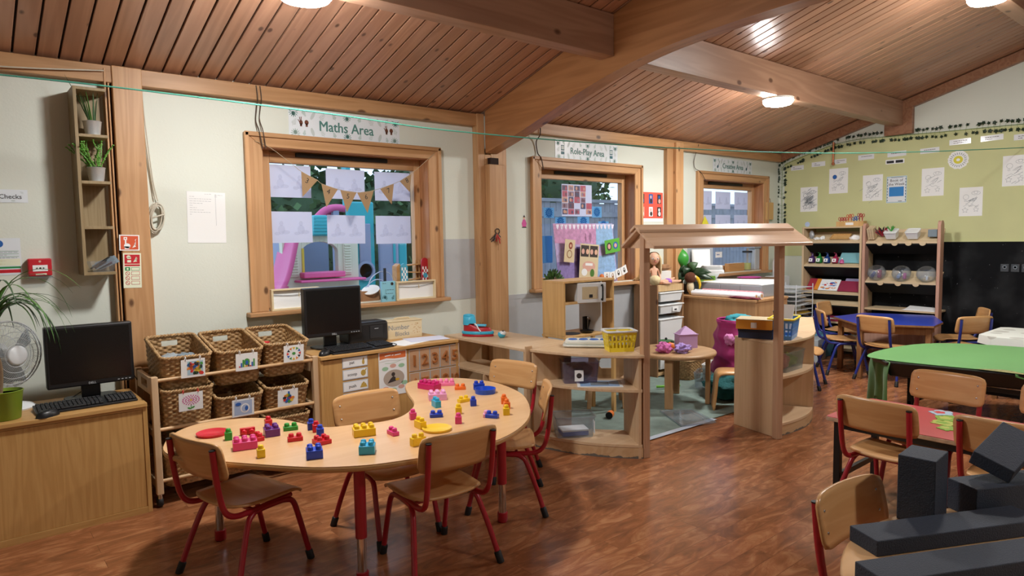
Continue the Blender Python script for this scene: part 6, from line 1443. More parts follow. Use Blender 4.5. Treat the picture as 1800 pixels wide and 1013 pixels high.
# ---------------------------------------------------------------- red table with puzzle
mat('red_top', 'c04a50', .35, var=.05, vs=6, coat=.15); mat('worn_edge', 'b59c80', .6, var=.25, vs=25)
rd = thing('red_table', 'red-topped table on square black legs in the right foreground', 'table', (3.87, 1.05, 0))
MB().prism(rrect(.58, 1.22, .02, 3), .434, .4555).build('edge', 'worn_edge', rd, bevel=.004); MB().prism(rrect(.576, 1.216, .02, 3), .4556, .458).build('red_surface', 'red_top', rd)
for x, y in ((-.24, .56), (.24, .56), (-.24, -.56), (.24, -.56)): MB().box(x-.017, x+.017, y-.017, y+.017, 0, .434).build('leg', 'metal_black', rd, bevel=.002)
MB().box(-.257, -.223, -.543, .543, .395, .434).box(.223, .257, -.543, .543, .395, .434).box(-.223, .223, .545, .575, .395, .434).box(-.223, .223, -.575, -.545, .395, .434).box(-.25, .25, .54, .56, .12, .15).build('frame', 'metal_black', rd)
MB().box(-.0, .2, -.5, .5, .32, .33).build('undershelf', 'metal_black', rd)
for n_, c in (('puz_sky', 'a9c9dc'), ('puz_red', 'cf3f45'), ('puz_green', '7fae3a'), ('puz_lime', 'b5c25a'), ('puz_pink', 'dba6ae')): mat(n_, c, .4)
for k, (x, y, w_, h_, m, lb) in enumerate(((4.08, 1.26, .09, .13, 'puz_sky', 'pale blue puzzle piece farthest along the red table'), (4.06, 1.10, .10, .16, 'puz_pink', 'pale pink puzzle piece under the far chair back'), (3.98, 1.20, .10, .14, 'puz_green', 'green hilly puzzle piece in the middle of the red table'), (3.92, 1.05, .08, .14, 'puz_sky', 'pale blue puzzle piece in the middle of the red table'), (3.87, 1.18, .07, .15, 'puz_lime', 'yellow-green puzzle piece nearer the front chairs'), (3.78, 1.14, .07, .10, 'puz_green', 'small green puzzle piece nearest the front of the red table'))):
    pts = []
    for i in range(28):
        a = 2*PI*i/28; r = 1+.13*math.sin(5*a+k)+.08*math.sin(9*a+2*k); pts.append((h_/2*math.cos(a)*r*.8, w_/2*math.sin(a)*r*1.35))
    b = MB(); b.prism(pts, 0, .003); b.prism([(p[0]*.5+.01, p[1]*.45) for p in pts], .003, .0034, 1)
    tag(b.build('puzzle_piece', [m, ['puz_red', 'puz_sky', 'puz_lime', 'puz_pink', 'puz_green', 'puz_lime'][k]], loc=(x, y, .4582), rz=PI/2), lb, 'puzzle piece', 'puzzle pieces on the red table')
# ---------------------------------------------------------------- signs, notices and papers on the walls
mat('sign_white', 'dfe6ec', .35); mat('sign_green', '4f8079', .5); mat('leaf_pale', '9bb5ac', .5); mat('leaf_grey', 'c0cbcb', .5); mat('hand_brown', '6b3b28', .5); mat('pic_teal', '2f6470', .5)
def fern(b, u, v, L, rot, mi, n=5, wd=.2):
    c, s_ = math.cos(rot), math.sin(rot)
    def T(p): return (u+p[0]*c-p[1]*s_, v+p[0]*s_+p[1]*c)
    b.line([T((0, -L/2)), T((0, L/2))], L*.05, mi, 1)
    for i in range(n):
        y = -L*.35+L*.8*i/n; l = L*wd*(1.6-.2*i)
        for sg in (-1, 1): b.poly([T((0, y)), T((sg*l*.6, y+l*.25)), T((sg*l, y+l*.75)), T((sg*l*.45, y+l*.6))], mi, 1)
def monstera(b, u, v, r, rot, mi):
    for k in range(9):
        a = rot+PI*(-.62+1.24*k/8); b.poly([(u, v), (u+r*.75*math.cos(a-.1), v+r*.75*math.sin(a-.1)), (u+r*math.cos(a), v+r*math.sin(a)), (u+r*.8*math.cos(a+.1), v+r*.8*math.sin(a+.1))], mi, 1)
    b.ell(u+.2*r*math.cos(rot), v+.2*r*math.sin(rot), r*.42, r*.36, mi, 1, 14, rot)
def hand(b, u, v, h):
    b.ell(u-.012, v-.006, .0125, .018, 3, 1, 12); b.rect(u-.020, v-.032, u-.005, v-.012, 3, 1)
    b.line([(u-.018, v+.005), (u-.022, v+.032)], .0055, 3, 1); b.line([(u-.011, v+.008), (u-.010, v+.034)], .0055, 3, 1); b.line([(u-.022, v-.004), (u-.034, v+.014)], .0055, 3, 1)
    b.ell(u+.028, v-.002, .015, .017, 3, 1, 12); b.rect(u+.020, v-.032, u+.036, v-.010, 3, 1)
def area_sign(x0, x1, z0, z1, body, kind, label):
    w_, h = x1-x0, z1-z0; b = MB(); b.slab(w_, h, .0015, 0); U = w_/2
    [b.text(body, du, (-.004 if kind else -.010)+dv, .10 if kind == 0 else .085, 1, 2+q, sx=.92) for q, (du, dv) in enumerate(((-.0018, 0), (.0018, .0005), (0, -.0016)))]
    for s_ in (-1, 1):
        monstera(b, s_*(U-.035), h/2-.025, .036, -PI/2, 1); monstera(b, s_*(U-.045), -h/2+.012, .036, PI/2, 4)
        fern(b, s_*(U-.04), -.0, .06, .5*s_, 5)
        fern(b, s_*(U-.11), h/2-.025, .05, 2.6*s_, 4); fern(b, s_*(U-.11), -h/2+.02, .04, .2*s_, 4)
        b.ell(s_*(U-.175), h/2-.035, .012, .034, 5, 1, 12, .5*s_); b.ell(s_*(U-.17), -h/2+.03, .012, .03, 5, 1, 12, -.3*s_)
        fern(b, s_*.19, h/2-.04, .065, .7*s_, 5, 4); fern(b, s_*.19, -h/2+.028, .055, -.5*s_, 5, 4); fern(b, s_*.10, h/2-.03, .05, -.4*s_, 4); fern(b, s_*.10, -h/2+.022, .045, -.3*s_, 4)
        if kind == 0: hand(b, s_*(U-.10)-.0, .005, .06)
        elif kind == 1: b.rect(s_*(U-.095)-.022, -.045, s_*(U-.095)+.022, .04, 6, 1); b.rect(s_*(U-.095)-.018, -.0, s_*(U-.095)+.018, .034, 5, 2); b.rect(s_*(U-.095)-.022, -.018, s_*(U-.095)+.022, -.01, 0, 2)
        else: b.line([(s_*(U-.11)-.02, -.04), (s_*(U-.11)+.028, .05)], .006, 6, 2); b.ell(s_*(U-.11)-.014, -.02, .015, .02, 6, 2, 12, -.5)
    monstera(b, 0, h/2-.026, .034, -PI/2, 1); monstera(b, 0, -h/2+.012, .034, PI/2, 1)
    tag(b.build('area_sign', ['sign_white', 'sign_green', 'paper', 'hand_brown', 'leaf_pale', 'leaf_grey', 'pic_teal'], loc=((x0+x1)/2, YW-.001, (z0+z1)/2)), label, 'sign', 'leafy area signs')
area_sign(1.832, 2.70, 2.175, 2.354, 'Maths Area', 0, 'leafy white sign reading Maths Area above the first window')
area_sign(4.345, 5.207, 2.170, 2.345, 'Role-Play Area', 1, 'leafy white sign reading Role-Play Area above the middle window')
area_sign(6.877, 7.714, 2.176, 2.338, 'Creative Area', 2, 'leafy white sign reading Creative Area above the far window')
def sheet(name, x, z, w_, h, label, cat='paper', mats=('paper', 'grey_ink'), fn=None, y=YW-.001, tilt=0):
    b = MB(); b.slab(w_, h, .0012, 0)
    if fn: fn(b)
    return tag(b.build(name, list(mats), loc=(x, y, z), rot=(0, tilt, 0)), label, cat)
def scribble(b, u0, u1, v, dv, n, wd, mi, seed=0):
    random.seed(seed)
    for i in range(n):
        u = u0
        while u < u1-.004:
            L_ = min(.006+.014*random.random(), u1-u); b.line([(u, v-dv*i+.0008*random.random()), (u+L_, v-dv*i)], wd, mi, 1); u += L_+.004
            if random.random() < .12: break
sheet('handwritten_list', 1.272, 1.605, .232, .322, 'white paper with a faint handwritten list on the wall left of the first window', fn=lambda b: (scribble(b, -.1, .03, .13, .014, 9, .0014, 1, 3), scribble(b, -.01, .03, .148, .01, 1, .0014, 1, 4), scribble(b, .05, .1, .143, .01, 2, .0014, 1, 5), b.line([(.055, .15), (.057, -.05)], .0012, 1, 1)), tilt=.02)
sheet('notice_strip', .232, 1.714, .232, .07, 'white strip notice reading Checks at the left edge', 'notice', ('sign_white', 'ink', 'leaf_grey'), lambda b: (b.text('n Checks', .026, -.002, .034, 1, 2, bold=.006), fern(b, .09, .02, .02, 1, 2), fern(b, -.09, -.02, .02, 1, 2), b.ell(.05, -.025, .01, .004, 2, 1)))
mat('fire_red', 'c2202e', .4); mat('fire_orange', 'd2562f', .5); mat('safe_green', '1f8a4a', .5); mat('mand_blue', '1d5fae', .5); mat('glow_cream', 'e6ead0', .5)
def notice(b):
    b.ell(.0, .07, .02, .02, 2, 1); b.rect(-.09, .03, .09, .05, 1, 1)
    for z in (.03, .015, -.0): b.line([(-.085, z), (.085, z)], .0015, 3, 2); scribble(b, -.08, .08, z-.007, .01, 1, .002, 4, int(z*1000)+20)
    b.rect(-.09, -.05, .09, -.012, 5, 1); scribble(b, -.08, .03, -.022, .009, 3, .0025, 6, 9); b.rect(-.09, -.064, .09, -.054, 3, 1); b.rect(-.09, -.088, .09, -.07, 6, 1); scribble(b, -.07, .07, -.079, .01, 1, .003, 0, 2)
sheet('fire_notice', .205, 1.387, .19, .20, 'fire action notice with blue circle, green and red bands at the left edge', 'notice', ('sign_white', 'sign_white', 'mand_blue', 'safe_green', 'grey_ink', 'glow_cream', 'fire_red'), notice)
cp = thing('fire_call_point', 'red fire alarm call point on the wall above the desk fan', 'fire alarm', (.378, YW, 1.325))
MB().box(-.054, .054, -.05, 0, -.048, .048).build('case', 'fire_red', cp, bevel=.006); MB().box(-.034, .034, -.0525, -.05, -.022, .012).build('break_glass', 'paper', cp)
b = MB(); b.t = .0525; b.ell(0, -.005, .005, .005, 0, 1); b.poly([(-.022, -.005), (-.012, .0), (-.012, -.01)], 0, 1); b.poly([(.022, -.005), (.012, .0), (.012, -.01)], 0, 1); b.build('arrows', 'ink', cp)
MB().box(-.022, .028, -.0515, -.05, -.042, -.034).build('caption_strip', 'glow_cream', cp); b = MB(); b.t = .0502; b.ell(0, .032, .006, .006, 0, 1); b.build('emblem', 'poster_pink', cp)
MB().box(-.056, .056, -.055, -.002, -.062, -.05).build('clear_flap', 'clear_plastic', cp, bevel=.004)
def call_sign(b):
    b.rect(-.046, -.04, .046, .04, 1, 1); b.ell(-.012, -.018, .017, .014, 2, 2); b.line([(-.02, -.01), (-.02, .022)], .008, 2, 3); b.rect(-.03, .016, -.012, .033, 2, 2); b.ell(-.021, .025, .004, .004, 1, 4); b.rect(-.026, -.036, -.002, -.022, 2, 2)
    for k in range(3): b.poly([(.014+.008*k, -.03+.012*k), (.034, -.022+.013*k), (.028, -.012+.014*k), (.036, .0+.012*k), (.024+.004*k, -.012+.012*k)], 2, 2)
sheet('call_point_sign', .815, 1.452, .105, .092, 'orange sign of a hand pressing a fire button, on the wooden post', 'sign', ('paper', 'fire_orange', 'paper'), call_sign, y=4.479, tilt=.03)
def ext_sign(b):
    b.rect(-.040, .040, .040, .094, 1, 1); b.rect(-.026, .048, -.006, .08, 2, 2); b.ell(-.016, .082, .007, .008, 2, 2); b.line([(-.02, .09), (-.03, .078)], .004, 2, 2); b.rect(-.026, .062, -.006, .069, 1, 3)
    for k in range(3): b.poly([(.004+.006*k, .05+.009*k), (.026, .054+.01*k), (.02, .062+.01*k), (.03, .072+.007*k), (.014+.003*k, .064+.009*k)], 2, 2)
    b.rect(-.040, .026, .040, .036, 1, 1); b.rect(-.038, .0, -.012, .02, 3, 1); b.ell(-.025, .01, .006, .006, 2, 2); b.rect(-.006, .0, .038, .019, 4, 1); b.rect(-.004, .002, .036, .017, 2, 2); scribble(b, .0, .034, .013, .005, 2, .002, 3, 6)
    for k in range(3):
        v = -.017-.028*k; b.ell(-.025, v, .012, .012, 1, 1, 16); b.ell(-.025, v, .009, .009, 2, 2, 16); b.line([(-.031, v+.006), (-.019, v-.006)], .0025, 1, 3); b.rect(-.006, v-.01, .038, v+.011, 1, 1); b.rect(-.004, v-.008, .036, v+.009, 2, 2); scribble(b, .0, .034, v+.004, .005, 2, .002, 1, 7+k)
sheet('extinguisher_sign', .822, 1.288, .095, .205, 'red, green and cream fire extinguisher sign below the hand sign on the wooden post', 'sign', ('glow_cream', 'fire_red', 'glow_cream', 'safe_green', 'safe_green'), ext_sign, y=4.479, tilt=.03)
# narrow wall shelf with little plants
wood('shelf_oak', '9d8a6a', '84714f', 'z', .5, 1.4, 0, fine=.5, island=False)
ws = thing('wall_shelf', 'tall narrow oak box shelf on the wall left of the wooden post', 'wall shelf', (.64, YW, 1.275))
HS = 1.03
MB().box(-.078, -.062, -.20, 0, 0, HS).build('side_panel', 'shelf_oak', ws, bevel=.001)
MB().box(-.062, .078, -.012, -.0, 0, HS).build('back_panel', 'shelf_oak', ws)
for z in (0, .255, .505, .76, HS-.016): MB().box(-.062, .078, -.20, -.012, z, z+.016).build('shelf', 'shelf_oak', ws, bevel=.001)
mat('zinc', 'c2c6c8', .35, .45, bump=.2, bs=40)
def bucket(x, z, lb):
    t = thing('potted_plant', lb, 'potted plant', (x, 4.42, z), 0, 'little plants in zinc buckets on the wall shelf')
    MB().lathe([(0, 0), (.036, 0), (.046, .075), (.049, .078), (.046, .08), (.043, .07)], 28).build('zinc_pot', 'zinc', t); MB().lathe([(0, .068), (.043, .068)], 20).build('soil', 'soil', t); return t
t = bucket(.655, 2.0512, 'plant with upright strappy leaves in a zinc bucket, top of the wall shelf'); b = MB()
random.seed(2)
for k in range(16): a = random.random()*6.28; blade(b, (.015*math.cos(a), .015*math.sin(a), .065), (math.cos(a)-.5, math.sin(a)*.6, 1), .13+.07*random.random(), .014, .5, k % 2, 7, .8)
blade(b, (-.01, 0, .07), (-1, -.2, 1.0), .27, .02, .3, 0, 8, .55); b.build('foliage', ['leaf_dark', 'leaf_mid'], t, solid=.001)
t = bucket(.66, 1.7962, 'bright green trailing plant in a zinc bucket, second shelf from the top'); b = MB()
for k in range(22):
    a = random.random()*6.28; d = Vector((math.cos(a)*.35-.22, math.sin(a)*.3, 1)); p = Vector((.02*math.cos(a), .02*math.sin(a), .065)); pts = []
    for i in range(8): pts.append(tuple(p)); d = (d+Vector((random.random()-.5, random.random()-.5, -.06))*.5).normalized(); p = p+d*.024
    b.tube(pts, .003, 5, 0)
    for q in pts[1:]:
        for m_ in range(2): b.ball((q[0]+.006*(random.random()-.5), q[1]+.006*(random.random()-.5), q[2]), (.006, .006, .004), 6, 0)
b.build('foliage', ['leaf_bright'], t)
pt_ = thing('plastic_tray', 'clear plastic tub with dark packets in the bottom of the wall shelf', 'tub', (.66, 4.42, 1.2912)); b = MB(); b.hexa([(-.05, -.05, 0), (.05, -.05, 0), (.05, .05, 0), (-.05, .05, 0)], [(-.066, -.065, .06), (.06, -.065, .06), (.06, .065, .06), (-.066, .065, .06)]); b.build('tub', 'clear_plastic', pt_); 
for k in range(3): b = MB(); b.at(-.01+.02*k, -.01+.015*k, .05, rx=.3*k, ry=-.6+.1*k); b.cbox((0, 0, 0), (.11, .07, .003)); b.build('packet', 'slate_cloth' if k else 'ink', pt_)
# cables, coil and rope
mat('cable_white', 'c5bfae', .5); mat('cable_brown', '4a3a2c', .5); mat('rope_green', '4fa890', .6, bump=.8, bs=260)
cc = thing('cable_coil', 'pale cable hanging from the beam, coiled beside the wooden post', 'cable', (.96, 4.535, 1.6))
MB().tube(smooth([(-.035, -.01, .78), (-.022, -.008, .5), (.0, -.006, .25), (.015, -.006, .11)], 6), .0035, 7).tube(smooth([(-.028, -.01, .76), (-.012, -.008, .5), (.01, -.006, .22), (.03, -.006, .1)], 6), .0035, 7).build('hanging_cable', 'cable_white', cc)
b = MB(); random.seed(14)
for k in range(7):
    cx_, r1, r2, tl = .012+.012*random.random(), .018+.026*random.random(), .07+.025*random.random(), -.25+.3*random.random()
    b.tube([(cx_+r1*math.cos(a)*math.cos(tl)-r2*math.sin(a)*math.sin(tl), -.008-.004*k, r1*math.cos(a)*math.sin(tl)+r2*math.sin(a)*math.cos(tl)) for a in [2*PI*i/24 for i in range(24)]], .0042, 7, closed=True)
b.tube(smooth([(-.01, -.035, .0), (.02, -.04, .01), (.055, -.03, .02)], 5), .005, 7); b.build('coil', 'cable_white', cc)
wire('cable', [(1.60, 4.486, 2.462), (1.605, 4.484, 2.38), (1.612, 4.53, 2.33), (1.605, 4.535, 2.24), (1.612, 4.50, 2.17), (1.63, 4.50, 2.06)], .004, 'cable_brown', 'thin brown cable from the beam to the top left of the first window', 'cable')
wire('cable', [(1.625, 4.486, 2.462), (1.63, 4.484, 2.38), (1.635, 4.53, 2.32), (1.63, 4.535, 2.25), (1.638, 4.50, 2.17), (1.65, 4.50, 2.06)], .0035, 'cable_brown', 'second thin brown cable beside the first at the top left of the first window', 'cable')
wire('cable', [(4.10, 4.484, 2.46), (4.10, 4.482, 2.36), (4.095, 4.53, 2.30), (4.115, 4.535, 2.2), (4.125, 4.50, 2.15), (4.15, 4.5, 2.05)], .005, 'cable_brown', 'brown cable from the beam to the top left of the middle window', 'cable')
wire('cable', [(6.50, 4.484, 2.45), (6.49, 4.52, 2.34), (6.485, 4.535, 2.26), (6.50, 4.53, 2.19), (6.56, 4.50, 2.15), (6.66, 4.5, 2.06)], .0035, 'cable_brown', 'thin brown cable from the beam to the top left of the far window', 'cable')
wire('cord', [(-.1, 4.47, 2.37), (.3, 4.46, 2.385), (.735, 4.47, 2.43)], .004, 'cable_white', 'thin white cord along the wall beam at the top left', 'cord')
A_, B_ = Vector((-.6, 4.22)), Vector((XB, 1.94)); pts = []
for (px, py) in ((-120, 121), (0, 131.5), (120, 144), (250, 159), (420, 180), (600, 203), (740, 224), (840, 234.5), (940, 243.5), (1060, 252.5), (1170, 259.5), (1280, 265), (1368, 268), (1470, 269.5), (1600, 267.5), (1700, 264), (1800, 259.5)):
    v = sight(px, py); dd = B_-A_; t = (A_.x*dd.y-A_.y*dd.x)/(v.x*dd.y-v.y*dd.x); pts.append(tuple(CAM+v*t))
pts.append((XB-.012, 1.92, pts[-1][2]+.005))
tag(MB().tube(smooth(pts, 5), .0042, 8).build('green_rope', 'rope_green'), 'green rope strung across the room below the beams', 'rope')
# grey metal sheets, hook, trinkets, posters
mat('sheet_metal', 'bfc3c7', .4, .25, var=.06, vs=4, bump=.06, bs=90)
tag(MB().box(3.06, 3.393, YW-.003, YW, .94, 1.44).build('metal_sheet', 'sheet_metal'), 'grey metal sheet on the wall right of the first window', 'wall panel')
mt = thing('metal_sheet', 'grey metal sheet covering the lower wall behind the toy kitchen', 'wall panel', (3.72, YW, .1)); MB().box(0, 2.22, -.003, 0, 0, .80).build('sheet', 'sheet_metal', mt); MB().box(0, 2.22, -.006, 0, .80, .84).build('capping', 'sheet_metal', mt)
kh = thing('keyring_bunch', 'small bunch of keyrings and charms hanging on the central post', 'trinket', (3.535, 4.414, 1.50)); MB().tube([(.022*math.cos(a), -.004, .022*math.sin(a)) for a in [2*PI*i/20 for i in range(20)]], .0035, 6, closed=True).build('ring', 'ink', kh)
b = MB(); random.seed(1)
for k in range(12): a = -2.6+2.2*random.random(); L_ = .05+.05*random.random(); b.tube([(-.01, -.006, -.015), (-.01+.5*L_*math.cos(a), -.012, -.02+.5*L_*math.sin(a)), (-.015+L_*math.cos(a), -.01-.01*random.random(), -.02+L_*math.sin(a))], .004, 5, k % 3)
b.tube([(0, -.006, -.05), (.004, -.006, -.16)], .0015, 5, 1); b.build('charms', ['ink', 'kraft', 'fire_red'], kh)
b = MB(); b.slab(.055, .13, .0008, 0); b.t = .0008
MBp = MB(); MBp.t = .0; MBp.poly([(-.02, -.05), (.02, -.05), (.028, -.02), (.012, .015), (-.012, .015), (-.028, -.02)], 0, 1); MBp.ell(0, .03, .012, .014, 1, 1); MBp.poly([(-.014, .034), (0, .056), (.014, .034)], 2, 2); MBp.poly([(-.03, -.06), (.03, -.06), (.02, -.05), (-.02, -.05)], 2, 1)
tag(MBp.build('wall_sticker', ['pic_pink', 'skin', 'doll_dark'], loc=(3.953, YW-.0006, 1.59), solid=.0008), 'small pink dress sticker on the wall left of the middle window', 'sticker')
def six(b):
    b.rect(-.205, -.12, .205, .155, 1, 1)
    for k in range(6):
        u, v = -.14+.14*(k % 3), .085-.135*(k//3); b.rect(u-.032, v-.05, u+.032, v+.05, [2, 3, 2, 4, 5, 2][k], 2); b.ell(u, v+.02, .014, .018, [5, 4, 3, 2, 4, 5][k], 3); b.ell(u+.005, v-.022, .02, .024, [3, 2, 4, 5, 2, 5][k], 3)
mat('coral', 'dc5a48', .6)
sheet('photo_poster', 5.735, 1.745, .42, .31, 'coral red poster with six small photos between the windows', 'poster', ('paper', 'coral', 'photo_dark', 'mand_blue', 'poster_pink', 'pic_white'), six)
mat('copper', 'b0714f', .35, .6)
hk = thing('copper_rod', 'copper-coloured rod hanging on the upper back wall', 'rod', (XB-.05, 3.83, 2.28)); MB().tube([(0, 0, .01), (0, 0, .26)], .012, 10).build('rod', 'copper', hk); MB().ball((0, 0, .0), .02, 14).build('knob', 'copper', hk); MB().box(-.006, .044, -.008, .008, .235, .25).build('bracket', 'copper', hk)
# ---------------------------------------------------------------- papers on the back wall: x is the distance to the right as seen from the room
BX = XB-.0065
def bsheet(name, y, z, w_, h, label, cat, mats, fn=None, tilt=0, grp=None):
    b = MB(); b.slab(w_, h, .0012, 0)
    if fn: fn(b)
    o = b.build(name, list(mats), loc=(BX, y, z)); o.rotation_euler = (Matrix.Rotation(-PI/2, 3, 'Z') @ Matrix.Rotation(tilt, 3, 'Y')).to_euler(); return tag(o, label, cat, grp)
def doodle(b, dark=0, blue=False, seed=0):
    random.seed(seed); w1 = .0018+.0012*dark
    ring = lambda u, v, r, s_=1: b.line([(u+r*math.cos(2*PI*i/14), v+r*s_*math.sin(2*PI*i/14)) for i in range(15)], w1, 1, 2)
    ring(-.045, .05, .026)
    if blue: b.ell(-.045, .05, .025, .025, 2, 1)
    ring(.045, .09, .04, .5); ring(.045, .096, .018, .8); ring(-.05, .01, .009)
    for (u, v, r) in ((-.05, -.09, .03), (.05, -.085, .026)): b.line([(u+(r if i % 2 == 0 else r*.5)*math.sin(2*PI*i/10), v+(r if i % 2 == 0 else r*.5)*math.cos(2*PI*i/10)) for i in range(11)], w1, 1, 2)
    for q in range(3): b.line([(.0+.02*q, -.03+.03*q), (.03+.015*q, .0+.02*q), (.05, .03+.01*q), (.02+.01*q, .035), (-.02+.012*q, .0)], w1, 1, 2)
    b.line([(-.07, -.05), (-.03, -.03), (.0, -.05), (.03, -.04), (.07, -.06)], w1, 1, 2)
    for k in range(int(60*dark)): u, v = random.gauss(0, .035), random.gauss(-.005, .05); b.line([(u-.02, v-.012), (u+.02, v+.012)], .003, 1, 3)
CM = ('paper', 'grey_ink', 'mand_blue')
for k, (y0, y1, z0, z1, dk, bl, lb) in enumerate(((4.255, 4.035, 1.712, 2.02, 1.6, False, 'heavily shaded pencil drawing, farthest left of the colouring sheets'), (3.893, 3.667, 1.92, 2.223, .1, True, 'colouring sheet with a blue circle'), (3.493, 3.27, 1.81, 2.112, .35, False, 'colouring sheet with dark outlines left of the Book of the Week poster'), (2.862, 2.641, 1.83, 2.136, .08, False, 'faint colouring sheet right of the Book of the Week poster'), (2.489, 2.275, 1.596, 1.902, .12, False, 'lowest colouring sheet, near the chalkboard at the right'), (2.11, 1.90, 1.89, 2.20, .1, False, 'colouring sheet cut off by the right edge of the picture'))):
    bsheet('colouring_sheet', (y0+y1)/2, (z0+z1)/2, abs(y0-y1), z1-z0, lb, 'drawing', CM, lambda b: doodle(b, dk, bl, k), .0, 'colouring sheets on the back wall')
mat('book_blue', '2480c8', .5); mat('frame_teal', '7fb2c6', .5)
def bow(b):
    b.rect(-.104, -.148, .104, .148, 1, 1); b.rect(-.098, -.142, .098, .142, 0, 2); b.text('Book of', 0, .105, .042, 2, 3, bold=.006); b.text('the Week', 0, .062, .042, 2, 3, bold=.006); b.rect(-.078, -.078, .078, .03, 3, 3)
    for k in range(8): b.line([(-.096, -.13+.034*k), (-.096, -.115+.034*k)], .006, 2, 3); b.line([(.096, -.13+.034*k), (.096, -.115+.034*k)], .006, 2, 3)
    b.line([(.02, -.134), (.06, -.134)], .006, 2, 3); b.line([(-.06, .136), (.07, .136)], .004, 2, 3)
bsheet('book_poster', 3.12, 1.925, .215, .305, 'white poster reading Book of the Week with a blue rectangle', 'poster', ('sign_white', 'frame_teal', 'photo_dark', 'book_blue'), bow)
LB = ((4.304, 2.275, .17, 'first label strip from the corner under the ivy'), (4.032, 2.297, .17, 'second label strip from the corner under the ivy'), (3.765, 2.305, .15, 'label strip right of the copper rod'), (3.463, 2.327, .18, 'label strip above the colouring sheets, fourth from the corner'), (3.127, 2.330, .20, 'glossy label strip just under the rope, above the pale one'), (2.79, 2.332, .19, 'pale label strip under the rope, left of the shiny one'), (2.501, 2.395, .20, 'shiny label strip above the paper sun'), (2.213, 2.400, .20, 'shiny label strip right of the paper sun'), (1.93, 2.38, .19, 'label strip cut off by the right edge'))
mat('gloss_white', 'e6eaee', .12)
for k, (y, z, w_, lb) in enumerate(LB):
    bsheet('label_strip', y, z, w_, .058, lb, 'label', ('gloss_white', 'photo_dark'), lambda b: (scribble(b, -w_*.3, w_*.36, .008, .02, 1 if k in (3, 4, 5) else 2, .006, 1, 30+k)), -.02, 'label strips under the ivy')
bsheet('label_strip', 3.145, 2.245, .20, .05, 'white label strip with bold black wording above the Book of the Week poster', 'label', ('paper', 'ink'), lambda b: (b.rect(-.088, -.016, -.01, .012, 1, 1), b.rect(.008, -.016, .086, .014, 1, 1), scribble(b, -.085, .085, .0, .02, 1, .004, 0, 44)))
def sun(b):
    b.ell(0, 0, .045, .042, 1, 1, 24); b.ell(0, 0, .018, .015, 2, 2, 16)
    for k in range(22): a = 2*PI*k/22; b.line([(.058*math.cos(a), .056*math.sin(a)), (.082*math.cos(a), .078*math.sin(a))], .006, 3, 1)
b = MB(); pl_ = [(.098*math.cos(2*PI*i/36)*(1+.06*math.sin(3*i)), .098*math.sin(2*PI*i/36)*(1+.05*math.cos(2*i))) for i in range(36)]
b.add([(u, 0, v) for u, v in pl_]+[(u, -.0012, v) for u, v in pl_], [tuple(range(36)), tuple(range(71, 35, -1))]+[(i, 36+i, 36+(i+1) % 36, (i+1) % 36) for i in range(36)]); b.t = .0012; sun(b)
tag(b.build('paper_sun', ['paper', 'yellow_note', 'gloss_white', 'slate_cloth'], loc=(BX, 2.512, 2.203), rz=-PI/2), 'round white paper sun with a yellow centre and grey rays', 'paper sun')
# ivy garland along the top and down the corner
mat('ivy_leaf', '1c3322', .5); mat('ivy_stem', '6d8a3c', .6)
iv = thing('ivy_garland', 'artificial ivy garland along the top edge of the green backing and down the corner', 'garland', (XB-.012, 4.48, 2.33))
path = [(4.50, 1.42), (4.50, 1.65), (4.505, 1.95), (4.50, 2.2), (4.49, 2.31), (4.3, 2.385), (4.1, 2.445), (3.9, 2.50), (3.7, 2.535), (3.45, 2.545), (3.2, 2.535), (2.95, 2.53), (2.7, 2.52), (2.4, 2.515), (2.1, 2.51), (1.8, 2.50), (1.5, 2.50)]
P3 = smooth([(0, y-4.48, z-2.33) for y, z in path], 6)
MB().tube(P3, .003, 6).build('stem', 'ivy_stem', iv)
b = MB(); random.seed(12)
for k in range(0, len(P3)-1):
    for s_ in (-1, 1):
        if random.random() < .12: continue
        p = P3[k]; q = P3[k+1]; d = Vector((q[1]-p[1], q[2]-p[2])); d.normalize(); nn = Vector((-d.y, d.x)); off = .045*s_+.012*(random.random()-.5)
        c = Vector((p[1], p[2]))+nn*off+d*.03*random.random(); r = .019+.008*random.random(); a0 = random.random()*6.28
        pts = [(c.x+r*k2*math.cos(a0+a), c.y+r*k2*math.sin(a0+a)) for a, k2 in ((0, 1.25), (.6, .62), (1.2, 1.0), (2.0, .6), (2.75, .95), (3.14, .5), (3.53, .95), (4.28, .6), (5.08, 1.0), (5.68, .62))]
        x_ = -.008-.012*random.random(); b.add([(x_+.012*random.random(), y, z) for y, z in pts]+[(x_-.006, c.x, c.y)], [(i, (i+1) % 10, 10) for i in range(10)], 0)
        b.tube([tuple(p), (x_-.003, c.x, c.y)], .0012, 4, 1)
b.build('leaves', ['ivy_leaf', 'ivy_stem'], iv)
tg = thing('wooden_tag', 'wooden board hanging by the far window', 'wooden board', (8.10, 4.52, 1.62)); MB().box(-.085, .085, -.01, .01, 0, .22).build('board', 'kitchen_ply', tg, bevel=.004); MB().tube(smooth([(-.03, 0, .215), (-.005, -.004, .27), (.03, 0, .215)], 5), .003, 6).tube([(0, 0, .262), (0, .03, .266)], .003, 6).build('loop', 'copper', tg)
sheet('small_notice', 8.17, 1.50, .12, .16, 'small pale notice below the wooden board in the far corner', 'notice', ('sign_white', 'grey_ink'), lambda b: scribble(b, -.03, .03, .02, .02, 2, .004, 1, 50))
